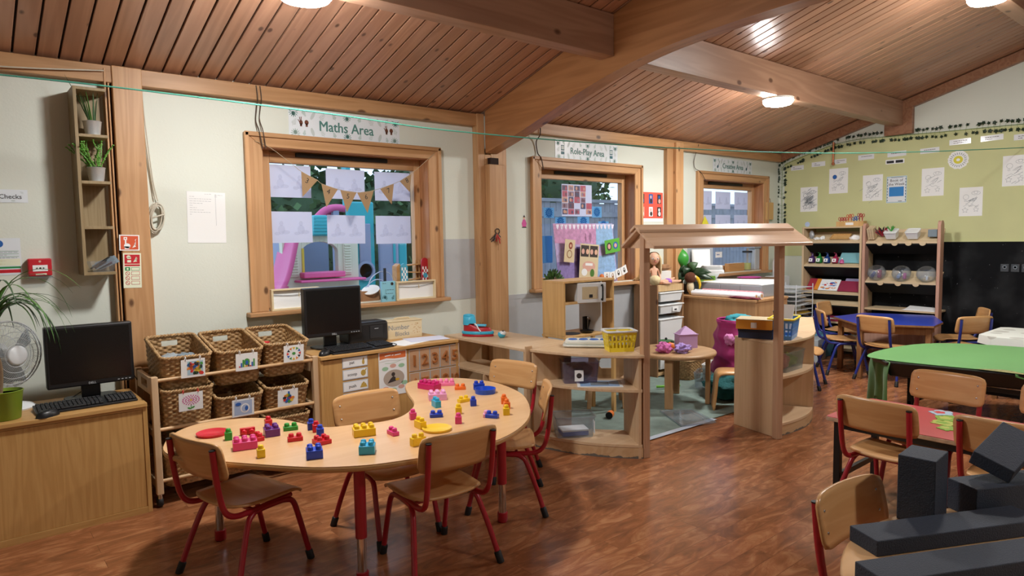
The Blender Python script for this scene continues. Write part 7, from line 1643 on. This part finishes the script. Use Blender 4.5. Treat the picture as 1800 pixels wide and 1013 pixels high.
# ---------------------------------------------------------------- first window: papers, bunting and the things on its sill
def backlit(name, c, tr=.55):
    m = bpy.data.materials.new(name); m.use_nodes = True; M[name] = m; nt = m.node_tree; nt.nodes.clear(); N = nt.nodes.new; L = nt.links.new
    o = N('ShaderNodeOutputMaterial'); x = N('ShaderNodeMixShader'); d = N('ShaderNodeBsdfDiffuse'); t = N('ShaderNodeBsdfTranslucent'); d.inputs[0].default_value = lin(c); t.inputs[0].default_value = lin(c); x.inputs[0].default_value = tr
    L(d.outputs[0], x.inputs[1]); L(t.outputs[0], x.inputs[2]); L(x.outputs[0], o.inputs[0]); return m
backlit('thin_paper', 'e9e9f4'); backlit('ice_blue', '8cc4e4'); backlit('deep_blue', '2a6fb0')
_fp = backlit('faint_print', 'b9b9cc'); _n = _fp.node_tree; _x = _n.nodes.new('ShaderNodeMixShader'); _t = _n.nodes.new('ShaderNodeBsdfTransparent'); _o = [q for q in _n.nodes if q.type == 'OUTPUT_MATERIAL'][0]
_x.inputs[0].default_value = .13; _n.links.new(_t.outputs[0], _x.inputs[1]); _n.links.new(_o.inputs[0].links[0].from_socket, _x.inputs[2]); _n.links.new(_x.outputs[0], _o.inputs[0])
GY = YW+.122
def glass_sheet(name, x0, x1, z0, z1, label, fn, mats=('thin_paper', 'faint_print'), grp=None, cat='paper', tilt=0):
    w_, h = x1-x0, z1-z0; b = MB(); b.slab(w_, h, .0008, 0)
    if fn: fn(b, w_, h)
    return tag(b.build(name, list(mats), loc=((x0+x1)/2, GY, (z0+z1)/2), rot=(0, tilt, 0)), label, cat, grp)
def faint(b, w_, h):
    for s_ in (-1, 1):
        u = s_*w_*.23; b.ell(u, h*.12, .014, .018, 1, 1); b.ell(u, -h*.08, .026, .034, 1, 1); b.ell(u+.03, -h*.16, .03, .014, 1, 1); b.ell(u-.03, -h*.2, .022, .012, 1, 1)
G1 = 'A4 prints taped to the first window'
for (a, c, z0, z1, lb, tl) in ((1.722, 2.028, 1.754, 1.98, 'print at the upper left of the first window', .0), (2.144, 2.455, 1.752, 1.972, 'print at the upper middle of the first window', .012), (2.541, 2.854, 1.748, 1.969, 'print at the upper right of the first window', -.005), (1.716, 2.026, 1.434, 1.654, 'print at the lower left of the first window', .0), (2.141, 2.448, 1.42, 1.632, 'print at the lower middle of the first window', .015), (2.54, 2.852, 1.413, 1.63, 'print at the lower right of the first window', .0)):
    glass_sheet('printed_sheet', a, c, z0, z1, 'white backlit '+lb, faint, grp=G1, tilt=tl)
mat('hessian', 'a98a66', .9, bump=.5, bs=300); mat('twine', 'b7a98c', .8)
bn = thing('bunting', 'hessian bunting with numbers three to eight strung across the first window', 'bunting', (2.3, 4.512, 1.8))
ST = [(1.60, 2.115), (1.705, 2.076), (1.859, 1.969), (1.913, 1.929), (2.026, 1.874), (2.06, 1.85), (2.191, 1.813), (2.334, 1.795), (2.483, 1.819), (2.689, 1.89), (2.803, 1.955), (3.02, 2.125)]
sx_ = 4.512/4.56; SP = [((x*sx_)-2.3, (z-1.45)*sx_+1.45-1.8) for x, z in ST]
MB().tube(smooth([(u, 0, v) for u, v in SP], 4), .0018, 6).build('string', 'twine', bn)
FL = [((1.913, 1.929), (2.032, 1.874), (1.915, 1.753)), ((2.058, 1.848), (2.181, 1.813), (2.089, 1.684)), ((2.201, 1.81), (2.33, 1.798), (2.247, 1.65)), ((2.335, 1.795), (2.47, 1.814), (2.414, 1.646)), ((2.526, 1.828), (2.644, 1.87), (2.621, 1.714)), ((2.696, 1.894), (2.803, 1.955), (2.784, 1.814))]
for k, f in enumerate(FL):
    q = [((x*sx_)-2.3, (z-1.45)*sx_+1.45-1.8) for x, z in f]
    b = MB(); b.add([(u, -.001, v) for u, v in q]+[(u, .001, v) for u, v in q], [(0, 2, 1), (3, 4, 5), (0, 1, 4, 3), (1, 2, 5, 4), (2, 0, 3, 5)]); cu, cv = sum(p[0] for p in q)/3, sum(p[1] for p in q)/3; b.t = .0012
    b.text(str(k+3), cu, cv+.015, .052, 1, 1, rot=math.atan2(q[1][1]-q[0][1], q[1][0]-q[0][0])); b.build('flag', ['hessian', 'ink'], bn)
def frame_box(x0, x1, label):
    t = thing('shadow_box', label, 'frame', ((x0+x1)/2, 4.50, .9752), 0, 'shallow framed white boxes on the first window sill'); w_ = (x1-x0)/2; h = .148
    MB().box(-w_, w_, -.018, .018, 0, .014).box(-w_, w_, -.018, .018, h-.012, h).box(-w_, -w_+.014, -.018, .018, .014, h-.012).box(w_-.014, w_, -.018, .018, .014, h-.012).build('frame', 'pale_box', t, bevel=.002)
    MB().box(-w_+.014, w_-.014, .004, .012, .014, h-.012).build('white_board', 'paper', t)
    MB().tube(smooth([(-w_+.014, -.002, .108), (0, -.002, .10), (w_-.014, -.002, .118)], 5), .0016, 6).build('string', 'ink', t); MB().box(.025, .029, -.006, .0, .088, .114).build('peg', 'pale_box', t); return t
frame_box(1.64, 1.98, 'shallow framed white box with a string, at the left end of the first window sill')
frame_box(2.60, 2.955, 'framed white box with a peg on its string, right end of the first window sill')
mat('card_cyan', '86c3d6', .5)
b = MB(); b.box(-.058, .058, -.012, .012, 0, .155, 0); b.t = .0125; b.ell(.03, .135, .012, .012, 1, 1); scribble(b, -.03, .045, .09, .014, 3, .003, 1, 60); scribble(b, -.05, -.02, .14, .01, 1, .003, 1, 61); monstera(b, -.035, .03, .026, 1.2, 2); fern(b, .035, .03, .04, -.4, 2)
tag(b.build('card_packet', ['card_cyan', 'doll_dark', 'pic_teal'], loc=(2.535, 4.505, .9752)), 'light blue leaf-patterned packet standing on the first window sill', 'packet')
tag(MB().box(-.008, .008, -.008, .008, 0, .24).build('black_pen', 'ink', loc=(2.565, 4.60, .9862)), 'black upright stick behind the light blue packet', 'stick')
ww = thing('toy_ramp', 'wooden toy ramp with a blue checked and a red checked end post on the sill', 'toy', (2.76, 4.62, .9862))
mat('check_blue', '4aa6c4', .4); mat('check_red', 'b3202c', .4)
for x, m in ((-.04, 'check_blue'), (.15, 'check_red')):
    b = MB(); h = .27 if m == 'check_blue' else .31; pts = [(-.03, 0), (.03, 0), (.03, h-.03)]+[(.03*math.cos(a), h-.03+.03*math.sin(a)) for a in [PI*i/10 for i in range(1, 10)]]+[(-.03, h-.03)]
    b.add([(x+u, -.055, v) for u, v in pts]+[(x+u, -.04, v) for u, v in pts], [tuple(range(len(pts))), tuple(range(2*len(pts)-1, len(pts)-1, -1))]+[(i, len(pts)+i, len(pts)+(i+1) % len(pts), (i+1) % len(pts)) for i in range(len(pts))])
    b.t = .0552
    for r in range(10):
        for c in range(4):
            if (r+c) % 2: b.rect(x-.026+.013*c, .02+.022*r, x-.013+.013*c, .042+.022*r, 1, 1)
    if m == 'check_red': b.ell(x, .17, .02, .02, 2, 3)
    b.build('end_post', [m, 'paper', 'check_blue'], ww)
wood('toy_wood', 'c89a62', 'b08250', 'x', .45, 1, 0, fine=.3, island=False)
MB().hexa([(-.10, -.04, .0), (-.07, -.04, .0), (-.07, .03, .0), (-.10, .03, .0)], [(-.10, -.04, .25), (-.07, -.04, .27), (-.07, .03, .27), (-.10, .03, .25)]).build('side_board', 'toy_wood', ww)
for k, z in enumerate((.13, .2, .245)): MB().hexa([(-.07, -.03, z), (.15, -.03, z+.012*(-1)**k), (.15, .03, z+.012*(-1)**k), (-.07, .03, z)], [(-.07, -.03, z+.009), (.15, -.03, z+.009+.012*(-1)**k), (.15, .03, z+.009+.012*(-1)**k), (-.07, .03, z+.009)]).build('ramp', 'toy_wood', ww)
for x in (.10, .13, .17): MB().tube([(x, .0, 0), (x, .0, .29)], .005, 8).build('dowel', 'toy_wood', ww)
tag(MB().lathe([(0, 0), (.05, 0), (.055, .012), (.02, .02), (0, .022)], 20, sx=1.3).build('white_dish', 'white_plastic', loc=(2.43, 4.58, 1.06), rot=(.5, -.3, 0)), 'white tilted lid beside the light blue packet', 'lid')
tag(MB().box(-.07, .07, -.03, .03, 0, .075).build('dark_box', 'kraft', loc=(2.42, 4.59, .9862)), 'dark brown box under the white lid on the first window sill', 'box')
tag(MB().tube(smooth([(2.225, 4.50, .98), (2.24, 4.48, 1.02), (2.235, 4.50, 1.06)], 5), .012, 8).build('red_strap', 'fire_red'), 'red strap end beside the monitor on the first window sill', 'strap')
wire('cable', [(2.42, 4.60, 1.09), (2.46, 4.61, 1.16), (2.55, 4.62, 1.20), (2.63, 4.61, 1.16), (2.64, 4.6, 1.0)], .004, 'pic_sky', 'pale blue wire looping behind the light blue packet', 'cable')
wire('cable', [(2.34, 4.60, .99), (2.40, 4.61, 1.08), (2.50, 4.62, 1.14), (2.60, 4.62, 1.1), (2.66, 4.61, .99)], .004, 'pic_sky', 'second pale blue wire behind the light blue packet', 'cable')
# ---------------------------------------------------------------- middle window
def collage(b, w_, h):
    random.seed(77)
    for r in range(5):
        for c in range(5):
            if random.random() < .14: continue
            u, v = -w_*.4+w_*.2*c, h*.38-h*.185*r; a, e = .034+.008*random.random(), .024+.006*random.random()
            b.rect(u-a, v-e, u+a, v+e, 1+(r*3+c) % 5, 1); b.ell(u-.008, v, .014, .018, 1+(r+c*2+2) % 5, 2); b.ell(u+.014, v-.004, .012, .016, 1+(r*2+c+3) % 5, 2)
for n_, c in (('ph_a', '6b4656'), ('ph_b', 'c79a86'), ('ph_c', '4a4a6a'), ('ph_d', 'b0566a'), ('ph_e', '8f7a8c')): mat(n_, c, .5)
glass_sheet('photo_collage', 4.542, 4.96, 1.644, 1.952, 'sheet of many small photos at the top of the middle window', collage, ('thin_paper', 'ph_a', 'ph_b', 'ph_c', 'ph_d', 'ph_e'), cat='photo sheet')
def flake(b, w_, h):
    for k in range(14): a = 2*PI*k/14; b.ell(.034*math.cos(a), .034*math.sin(a), .016, .006, 1, 1, 10, a)
    b.ell(0, 0, .016, .016, 1, 1, 12); b.ell(0, 0, .007, .007, 0, 2, 10)
for (a, c, z0, z1, lb) in ((4.304, 4.439, 1.624, 1.722, 'left of the photo sheet'), (4.453, 4.593, 1.55, 1.634, 'below the left corner of the photo sheet'), (4.756, 4.922, 1.55, 1.638, 'below the right corner of the photo sheet'), (4.962, 5.104, 1.633, 1.742, 'right of the photo sheet'), (5.055, 5.209, 1.52, 1.594, 'nearest the right edge of the glass'), (4.245, 4.28, 1.53, 1.625, 'cut off at the left edge of the glass')):
    glass_sheet('snowflake_card', a, c, z0, z1, 'light blue snowflake card, '+lb, flake if c-a > .1 else None, ('ice_blue', 'deep_blue'), 'snowflake cards on the middle window', 'card')
glass_sheet('blue_letter', 4.27, 4.412, 1.20, 1.455, 'light blue printed paper at the lower left of the middle window', lambda b, w_, h: scribble(b, -.05, .05, -.04, .02, 3, .004, 1, 70), ('ice_blue', 'faint_print'), cat='paper')
for n_, c in (('bd_pink', 'c58fb8'), ('bd_violet', '8a78b4'), ('bd_blue', '8fb4dc'), ('bd_lilac', 'b9a8d4'), ('bd_dark', '4c3a74'), ('bd_white', 'e4def0')): mat(n_, c, .6, var=.18, vs=30)
bdp = thing('backdrop_panel', 'pink, purple and blue play backdrop board standing in the middle window', 'backdrop', (4.76, 4.562, .9862)); b = MB()
w0 = .415; b.hexa([(-.37, -.006, 0), (.45, -.006, 0), (.45, .0, 0), (-.37, .0, 0)], [(-w0, .03, .585), (w0-.0, .03, .585), (w0, .036, .585), (-w0, .036, .585)], 0)
def onp(u, v, k=1): return (u, -.006+.036*v/.585-.0007*k, v)
def patch(pts, mi, k=1): b.add([onp(u, v, k) for u, v in pts], [tuple(range(len(pts)))], mi)
patch([(-.40, .40), (-.06, .38), (-.05, .58), (-.41, .58)], 1, 1); patch([(-.05, .40), (.16, .38), (.17, .58), (-.05, .58)], 1, 2); patch([(.16, .36), (.42, .36), (.41, .58), (.17, .58)], 3, 1)
for cu in (-.02, .05, .11): patch([(cu+.05*math.cos(a), .45+.06*math.sin(a)) for a in [2*PI*i/16 for i in range(16)]], 1, 3)
patch([(-.38, .02), (-.12, .02), (-.12, .22), (-.39, .22)], 2, 1); patch([(-.12, .02), (-.02, .02), (-.02, .36), (-.12, .36)], 5, 1); patch([(.16, .06), (.44, .06), (.42, .28), (.16, .26)], 3, 2); patch([(.16, .28), (.42, .28), (.42, .36), (.16, .36)], 4, 1)
patch([(.03, .03), (.14, .03), (.14, .16)]+[(.085+.055*math.cos(a), .16+.06*math.sin(a)) for a in [PI*i/10 for i in range(1, 10)]]+[(.03, .16)], 3, 3); patch([(.0, .1), (.16, .1), (.15, .3), (.01, .3)], 6, 2)
for k in range(15): u = -.38+.055*k; patch([(u, .575), (u+.045, .575), (u+.03, .535), (u+.0225, .525), (u+.012, .535)], 6, 4)
b.build('painted_board', ['bd_lilac', 'bd_pink', 'bd_violet', 'bd_blue', 'bd_lilac', 'bd_dark', 'bd_white'], bdp)
def card3(name, x, z, w_, h, rx, ry, label, mats, fn, y=4.535):
    b = MB(); b.slab(w_, h, .002, 0); fn(b); o = b.build(name, list(mats), loc=(x, y, z)); o.rotation_euler = (rx, ry, 0); return tag(o, label, 'card')
mat('card_cream', 'd9c8a4', .6); mat('card_green', '5fae3c', .6); mat('auburn', '8f3f2a', .6)
card3('picture_card', 4.505, 1.31, .135, .215, 0, .10, 'cream picture card at the left of the backdrop board', ('card_cream', 'auburn', 'skin', 'kraft'), lambda b: (b.ell(.01, .05, .026, .034, 1, 1), b.ell(.01, .05, .012, .016, 2, 2), b.ell(0, -.03, .036, .04, 3, 1), b.ell(.0, -.03, .026, .03, 0, 2)))
card3('picture_card', 4.76, 1.205, .26, .33, 0, .08, 'large cream card with oval pictures leaning at the foot of the backdrop', ('card_cream', 'photo_dark', 'skin', 'poster_pink', 'paper', 'leaf_mid'), lambda b: [b.rect(-.12+.125*k, .04, -.01+.125*k, .15, 1, 1) for k in range(2)]+[b.ell(-.09+.06*k, .09, .02, .026, 2 if k % 2 else 3, 2) for k in range(4)]+[b.ell(0, -.05, .09, .05, 3, 1), b.rect(-.05, -.045, .05, -.02, 4, 2), b.ell(-.06, -.11, .04, .035, 4, 2), b.ell(.05, -.115, .03, .04, 5, 2)], y=4.525)
card3('picture_card', 5.11, 1.345, .22, .135, 0, -.12, 'green card with two round pictures at the right of the backdrop', ('card_green', 'photo_dark', 'poster_pink', 'mand_blue'), lambda b: (b.ell(-.05, 0, .034, .04, 1, 1), b.ell(-.05, 0, .02, .026, 2, 2), b.ell(.045, .0, .036, .036, 3, 1), b.ell(.045, 0, .02, .022, 2, 2)))
for k in range(4):
    card3('photo_card', 5.02+.082*k, 1.045+.026*max(0, k-1), .085, .085, 0, -.12*k, ['white photo card leftmost of the row below the backdrop', 'white photo card second of the row below the backdrop', 'white tilted photo card third of the row below the backdrop', 'white tilted photo card rightmost of the row below the backdrop'][k], ('paper', 'kraft', 'photo_dark'), lambda b: (b.ell(0, 0, .016, .026, 1+k//2, 1), b.ell(0, .008, .008, .01, 0, 2)), y=4.53-.0045*k)
lump((4.93, 4.515, 1.03), (.03, .022, .042), 'orange_toy', 'toy_pumpkin', 'small orange-red round toy at the foot of the backdrop', 'toy', 51, .1)
pb = thing('potted_plant', 'small leafy green plant at the left end of the middle window sill', 'potted plant', (4.29, 4.535, .9752)); MB().lathe([(0, 0), (.04, 0), (.05, .06), (.045, .06), (.038, .006), (0, .006)], 20).build('pot', 'kraft', pb)
b = MB(); random.seed(19)
for k in range(130):
    a = random.random()*6.28; e = random.random()*1.5; r = .04+.055*random.random(); c = Vector((r*1.35*math.cos(a)*math.cos(e), r*.7*math.sin(a)*math.cos(e), .06+r*1.0*math.sin(e))); d = c-Vector((0, 0, .04)); d.normalize(); leaf(b, tuple(c-d*.008), tuple(c+d*.022+Vector((.008*random.random(), 0, .006))), .017, k % 2, .003, 3)
b.build('foliage', ['leaf_mid', 'leaf_dark'], pb)
# ---------------------------------------------------------------- far window
for (a, c, z0, z1, lb) in ((6.76, 7.042, 1.738, 1.96, 'upper left'), (7.12, 7.44, 1.75, 1.958, 'upper middle'), (7.533, 7.836, 1.749, 1.964, 'upper right'), (6.76, 7.038, 1.455, 1.675, 'lower left'), (7.122, 7.443, 1.46, 1.678, 'lower middle'), (7.53, 7.838, 1.46, 1.68, 'lower right')):
    glass_sheet('printed_sheet', a, c, z0, z1, 'white backlit print at the '+lb+' of the far window', faint, grp='A4 prints taped to the far window')
tag(MB().add([(0, 0, 0), (.22, 0, 0), (.09, 0, .16), (0, .002, 0), (.22, .002, 0), (.09, .002, .16)], [(0, 1, 2), (5, 4, 3), (0, 3, 4, 1), (1, 4, 5, 2), (2, 5, 3, 0)]).build('yellow_pennant', 'yellow_note', loc=(6.56, 4.50, 1.50)), 'yellow paper triangle at the lower left of the far window', 'paper')
glass_sheet('window_label', 7.13, 7.27, 1.16, 1.23, 'small white word label low on the far window glass', lambda b, w_, h: scribble(b, -.045, .045, -.0, .02, 1, .012, 1, 90), ('paper', 'mand_blue'), cat='label')
mat('sheet_orange', 'd9952c', .6)
glass_sheet('orange_paper', 6.80, 6.90, 1.10, 1.40, 'orange paper strip at the lower left of the far window', None, ('sheet_orange',), cat='paper')
cu = thing('plastic_beaker', 'clear beaker with yellow liquid on the far window sill', 'beaker', (7.72, 4.60, .9862)); MB().lathe([(0, 0), (.05, 0), (.058, .22), (.055, .22), (.047, .005), (0, .005)], 24).build('beaker', 'clear_plastic', cu); MB().lathe([(0, .008), (.046, .008), (.048, .09), (0, .09)], 20).build('liquid', 'yellow_note', cu); MB().lathe([(.06, .22), (.06, .245), (0, .247), (0, .22)], 24).build('lid', 'ink', cu)
tn = thing('metal_tin', 'tall grey metal canister on the far window sill', 'canister', (7.88, 4.60, .9862)); MB().box(-.055, .055, -.05, .05, 0, .27).build('body', 'sheet_metal', tn, bevel=.01); MB().box(-.09, .075, -.06, .06, .27, .33).build('cap', 'clear_grey', tn, bevel=.008)
tag(MB().box(-.17, .17, -.06, .0, 0, .1).build('wooden_rack', 'toy_wood', loc=(7.42, 4.62, .9862)), 'low wooden rack on the far window sill', 'rack')
bt_w = thing('white_bottle', 'tall white bottle in the corner behind the drying rack', 'bottle', (8.10, 4.40, 0)); MB().lathe([(0, .90), (.06, .90), (.062, 1.08), (.03, 1.16), (.028, 1.2), (0, 1.2)], 24).build('bottle', 'white_plastic', bt_w); MB().box(-.12, .12, -.10, .10, 0, .8998).build('stand', 'white_plastic', bt_w)
# ---------------------------------------------------------------- outside the windows
mat('ground_out', '8a8a80', .9, var=.1, vs=2); mat('fence_wood', '7f7f86', .8, var=.15, vs=6); mat('ph_cream', 'd8d2ba', .5); mat('ph_pink', 'd9588f', .45); mat('ph_teal', '2fa3ad', .45); mat('ph_yellow', 'd8b83a', .5); mat('ph_grey', '8d93ad', .5); mat('hedge_a', '2f4a2c', .8); mat('hedge_b', '47663a', .8)
struct(MB().box(-6, 24, YW+.2, 30, -.3, -.2).build('ground', 'ground_out'))
OY = 7.2; K = OY/8.0
def ox(x): return x*K
def oz(z): return (z-1.45)*K+1.45
ph = thing('plastic_playhouse', 'cream plastic playhouse with pink sill and turquoise roof outside the first window', 'playhouse', (ox(3.58), OY, -.2)); hx = .5*K
def R(x0, x1, y0, y1, z0, z1): return (x0, x1, y0, y1, z0+.2, z1+.2)
b = MB(); x0, x1, a0, a1 = -.5*K, .5*K, -.26*K, .22*K; zb, zs, zt, ztop = oz(.3), oz(1.04), oz(1.30), oz(1.56)
b.box(*R(x0, a0, 0, .09, zb, ztop)); b.box(*R(a1, x1, 0, .09, zb, ztop)); b.box(*R(a0, a1, 0, .09, zb, zs))
n = 12; cxm, rx_, rz_ = (a0+a1)/2, (a1-a0)/2, oz(1.43)-zt
for i in range(n):
    t0, t1 = PI-PI*i/n, PI-PI*(i+1)/n; p0, p1 = (cxm+rx_*math.cos(t0), zt+rz_*math.sin(t0)), (cxm+rx_*math.cos(t1), zt+rz_*math.sin(t1))
    b.hexa([(p0[0], 0, p0[1]+.2), (p1[0], 0, p1[1]+.2), (p1[0], .09, p1[1]+.2), (p0[0], .09, p0[1]+.2)], [(p0[0], 0, ztop+.2), (p1[0], 0, ztop+.2), (p1[0], .09, ztop+.2), (p0[0], .09, ztop+.2)])
b.build('wall', 'ph_cream', ph, bevel=.006)
MB().box(*R(x0, x1, .8, .86, zb, ztop)).box(*R(x0, x0+.06, .09, .8, zb, ztop)).build('rear_wall', 'ph_grey', ph)
for u in (-.365, .34):
    s_ = MB().box(*R((u-.055)*K, (u+.055)*K, -.02, 0, oz(1.0), oz(1.42))).build('shutter', 'ph_cream', ph, bevel=.012); b = MB()
    for q in range(11): b.box(*R((u-.042)*K, (u+.042)*K, -.03, -.02, oz(1.03+.034*q), oz(1.05+.034*q)))
    b.build('slats', 'ph_cream', s_, bevel=.003)
MB().box(*R(a0-.03, a1+.03, -.12, .1, oz(.985), oz(1.055))).box(*R(a0-.10, a1+.25, -.2, .0, oz(.935), oz(.965))).build('sill_shelf', 'ph_pink', ph, bevel=.012)
MB().box(*R(a0-.0, a0+.025, -.01, .1, oz(1.05), oz(1.35))).build('yellow_jamb', 'ph_yellow', ph)
b = MB(); b.hexa([(-.14, -.1, oz(1.5)+.2), (.1, -.1, oz(1.5)+.2), (.1, .9, oz(1.5)+.2), (-.14, .9, oz(1.5)+.2)], [(-.09, -.05, oz(1.76)+.2), (.07, -.05, oz(1.76)+.2), (.07, .85, oz(1.76)+.2), (-.09, .85, oz(1.76)+.2)]); o = b.build('roof', 'ph_teal', ph, bevel=.02)
b = MB()
for q in range(6): b.box(-.13+.006*q, .09-.004*q, -.11+.01*q, -.09+.01*q, oz(1.52+.038*q)+.2, oz(1.54+.038*q)+.2)
b.build('roof_tiles', 'ph_teal', o)
sl = thing('plastic_slide', 'pink plastic slide curving down beside the playhouse outside', 'slide', (ox(3.0), OY, -.2))
MB().grid(lambda u, v: (ox(.14-.22*v)+(u-.5)*.0, -.3+.45*u, oz(1.43-.62*v-.10*math.sin(PI*v)+.0)+.2+.08*abs(u-.5)), 8, 16).build('chute', 'ph_pink', sl, solid=.04)
MB().box(ox(-.12), ox(.12), -.05, .0, 0, oz(.9)+.2).build('support', 'ph_pink', sl)
_q = on(430+575/3.617, 260+400/3.617, 1, OY+1.0)
s2 = thing('plastic_slide', 'upper pink plastic slide behind the turquoise roof outside', 'slide', (_q.x, OY+1.0, -.2))
for k in range(2): MB().tube(smooth([(-.27+.13*k, .1*k, _q.z+.08), (-.15+.13*k, .1*k, _q.z+.19), (-.02+.11*k, .1*k, _q.z+.235), (.14+.1*k, .1*k, _q.z+.23)], 6), .05, 10).build('chute', 'ph_pink', s2)
MB().box(-.04, .04, -.03, .03, 0, _q.z+.25).build('support', 'ph_grey', s2)
tw = thing('climbing_tower', 'turquoise and grey plastic climbing tower outside the first window', 'climbing tower', (ox(4.3), OY+.15, -.2))
MB().box(*R(ox(-.26), ox(.12), .0, .08, oz(.3), oz(1.95))).build('panel', 'ph_teal', tw, bevel=.02); MB().box(*R(ox(-.12), ox(.05), -.02, .0, oz(.9), oz(1.66))).build('grey_panel', 'ph_grey', tw, bevel=.03)
MB().at(ox(-.05), -.03, oz(1.03)+.2, rx=PI/2).lathe([(.12, 0), (.12, .02), (.09, .025), (.085, 0), (0, 0)], 28).build('porthole', 'ph_grey', tw)
MB().box(*R(ox(.16), ox(.46), -.05, .02, oz(.3), oz(1.72))).build('lilac_panel', 'ph_grey', tw, bevel=.03); MB().box(*R(ox(.48), ox(.62), .0, .08, oz(.3), oz(1.4))).build('side_panel', 'ph_teal', tw, bevel=.02)
MB().box(*R(ox(.36), ox(.40), -.06, -.05, oz(1.12), oz(1.4))).build('slot', 'ph_teal', tw, bevel=.01); MB().box(*R(ox(-.28), ox(-.22), -.02, .1, oz(1.9), oz(2.6))).build('mast', 'ph_teal', tw)
def bush(name, c, r, label, seed, n_=900, sz=.11):
    t = thing(name, label, 'hedge' if 'hedge' in name else 'tree', (c[0], c[1], -.2)); random.seed(seed); b = MB()
    for k in range(n_):
        a = random.random()*6.28; e = math.asin(2*random.random()-1); q = random.random()**.4; p = Vector((r[0]*q*math.cos(a)*math.cos(e), r[1]*q*math.sin(a)*math.cos(e), c[2]+.2+r[2]*q*math.sin(e)))
        d = Vector((random.gauss(0, 1), random.gauss(0, 1), random.gauss(0, 1))).normalized()*sz; s_ = d.cross(Vector((random.random(), random.random(), 1))).normalized()*sz*.45
        b.add([tuple(p-d*.6), tuple(p+s_), tuple(p+d*.6), tuple(p-s_)], [(0, 1, 2, 3)], k % 2)
    b.grid(lambda u, v: (r[0]*.82*math.cos(2*PI*u)*math.cos(PI*(v-.5)), r[1]*.82*math.sin(2*PI*u)*math.cos(PI*(v-.5)), c[2]+.2+r[2]*.82*math.sin(PI*(v-.5))), 24, 14, 0, True, True)
    b.build('foliage', ['hedge_a', 'hedge_b'], t); MB().tube([(0, 0, 0), (.05, 0, c[2]*.6+.1), (0, 0, c[2]+.2)], [.09, .07, .03], 8).build('trunk', 'bark', t)
bush('garden_hedge', (5.0, 10.6, 1.35), (2.5, .8, 1.35), 'dark leafy hedge behind the playhouse outside', 1, 4200, .15)
bush('garden_tree', (7.3, 11.6, 2.3), (.9, .6, .8), 'small leafy tree behind the climbing tower outside', 2, 900, .12)
bush('garden_tree', (10.6, 12.2, 2.7), (3.0, 1.0, .9), 'leafy trees behind the wooden fence outside the middle window', 3, 2200, .16)
fe = thing('garden_fence', 'grey wooden fence outside the middle window', 'fence', (6.4, 9.2, -.2)); b = MB()
for k in range(70): b.box(-.0+.15*k, .142+.15*k, 0, .02, 0, 2.28+.02*((k*7) % 3))
b.build('boards', 'fence_wood', fe); MB().box(0, 10.5, -.04, 0, 2.02, 2.12).box(0, 10.5, -.04, 0, .5, .6).box(-.02, 10.5, -.05, .04, 2.3, 2.36).build('rails', 'fence_wood', fe)
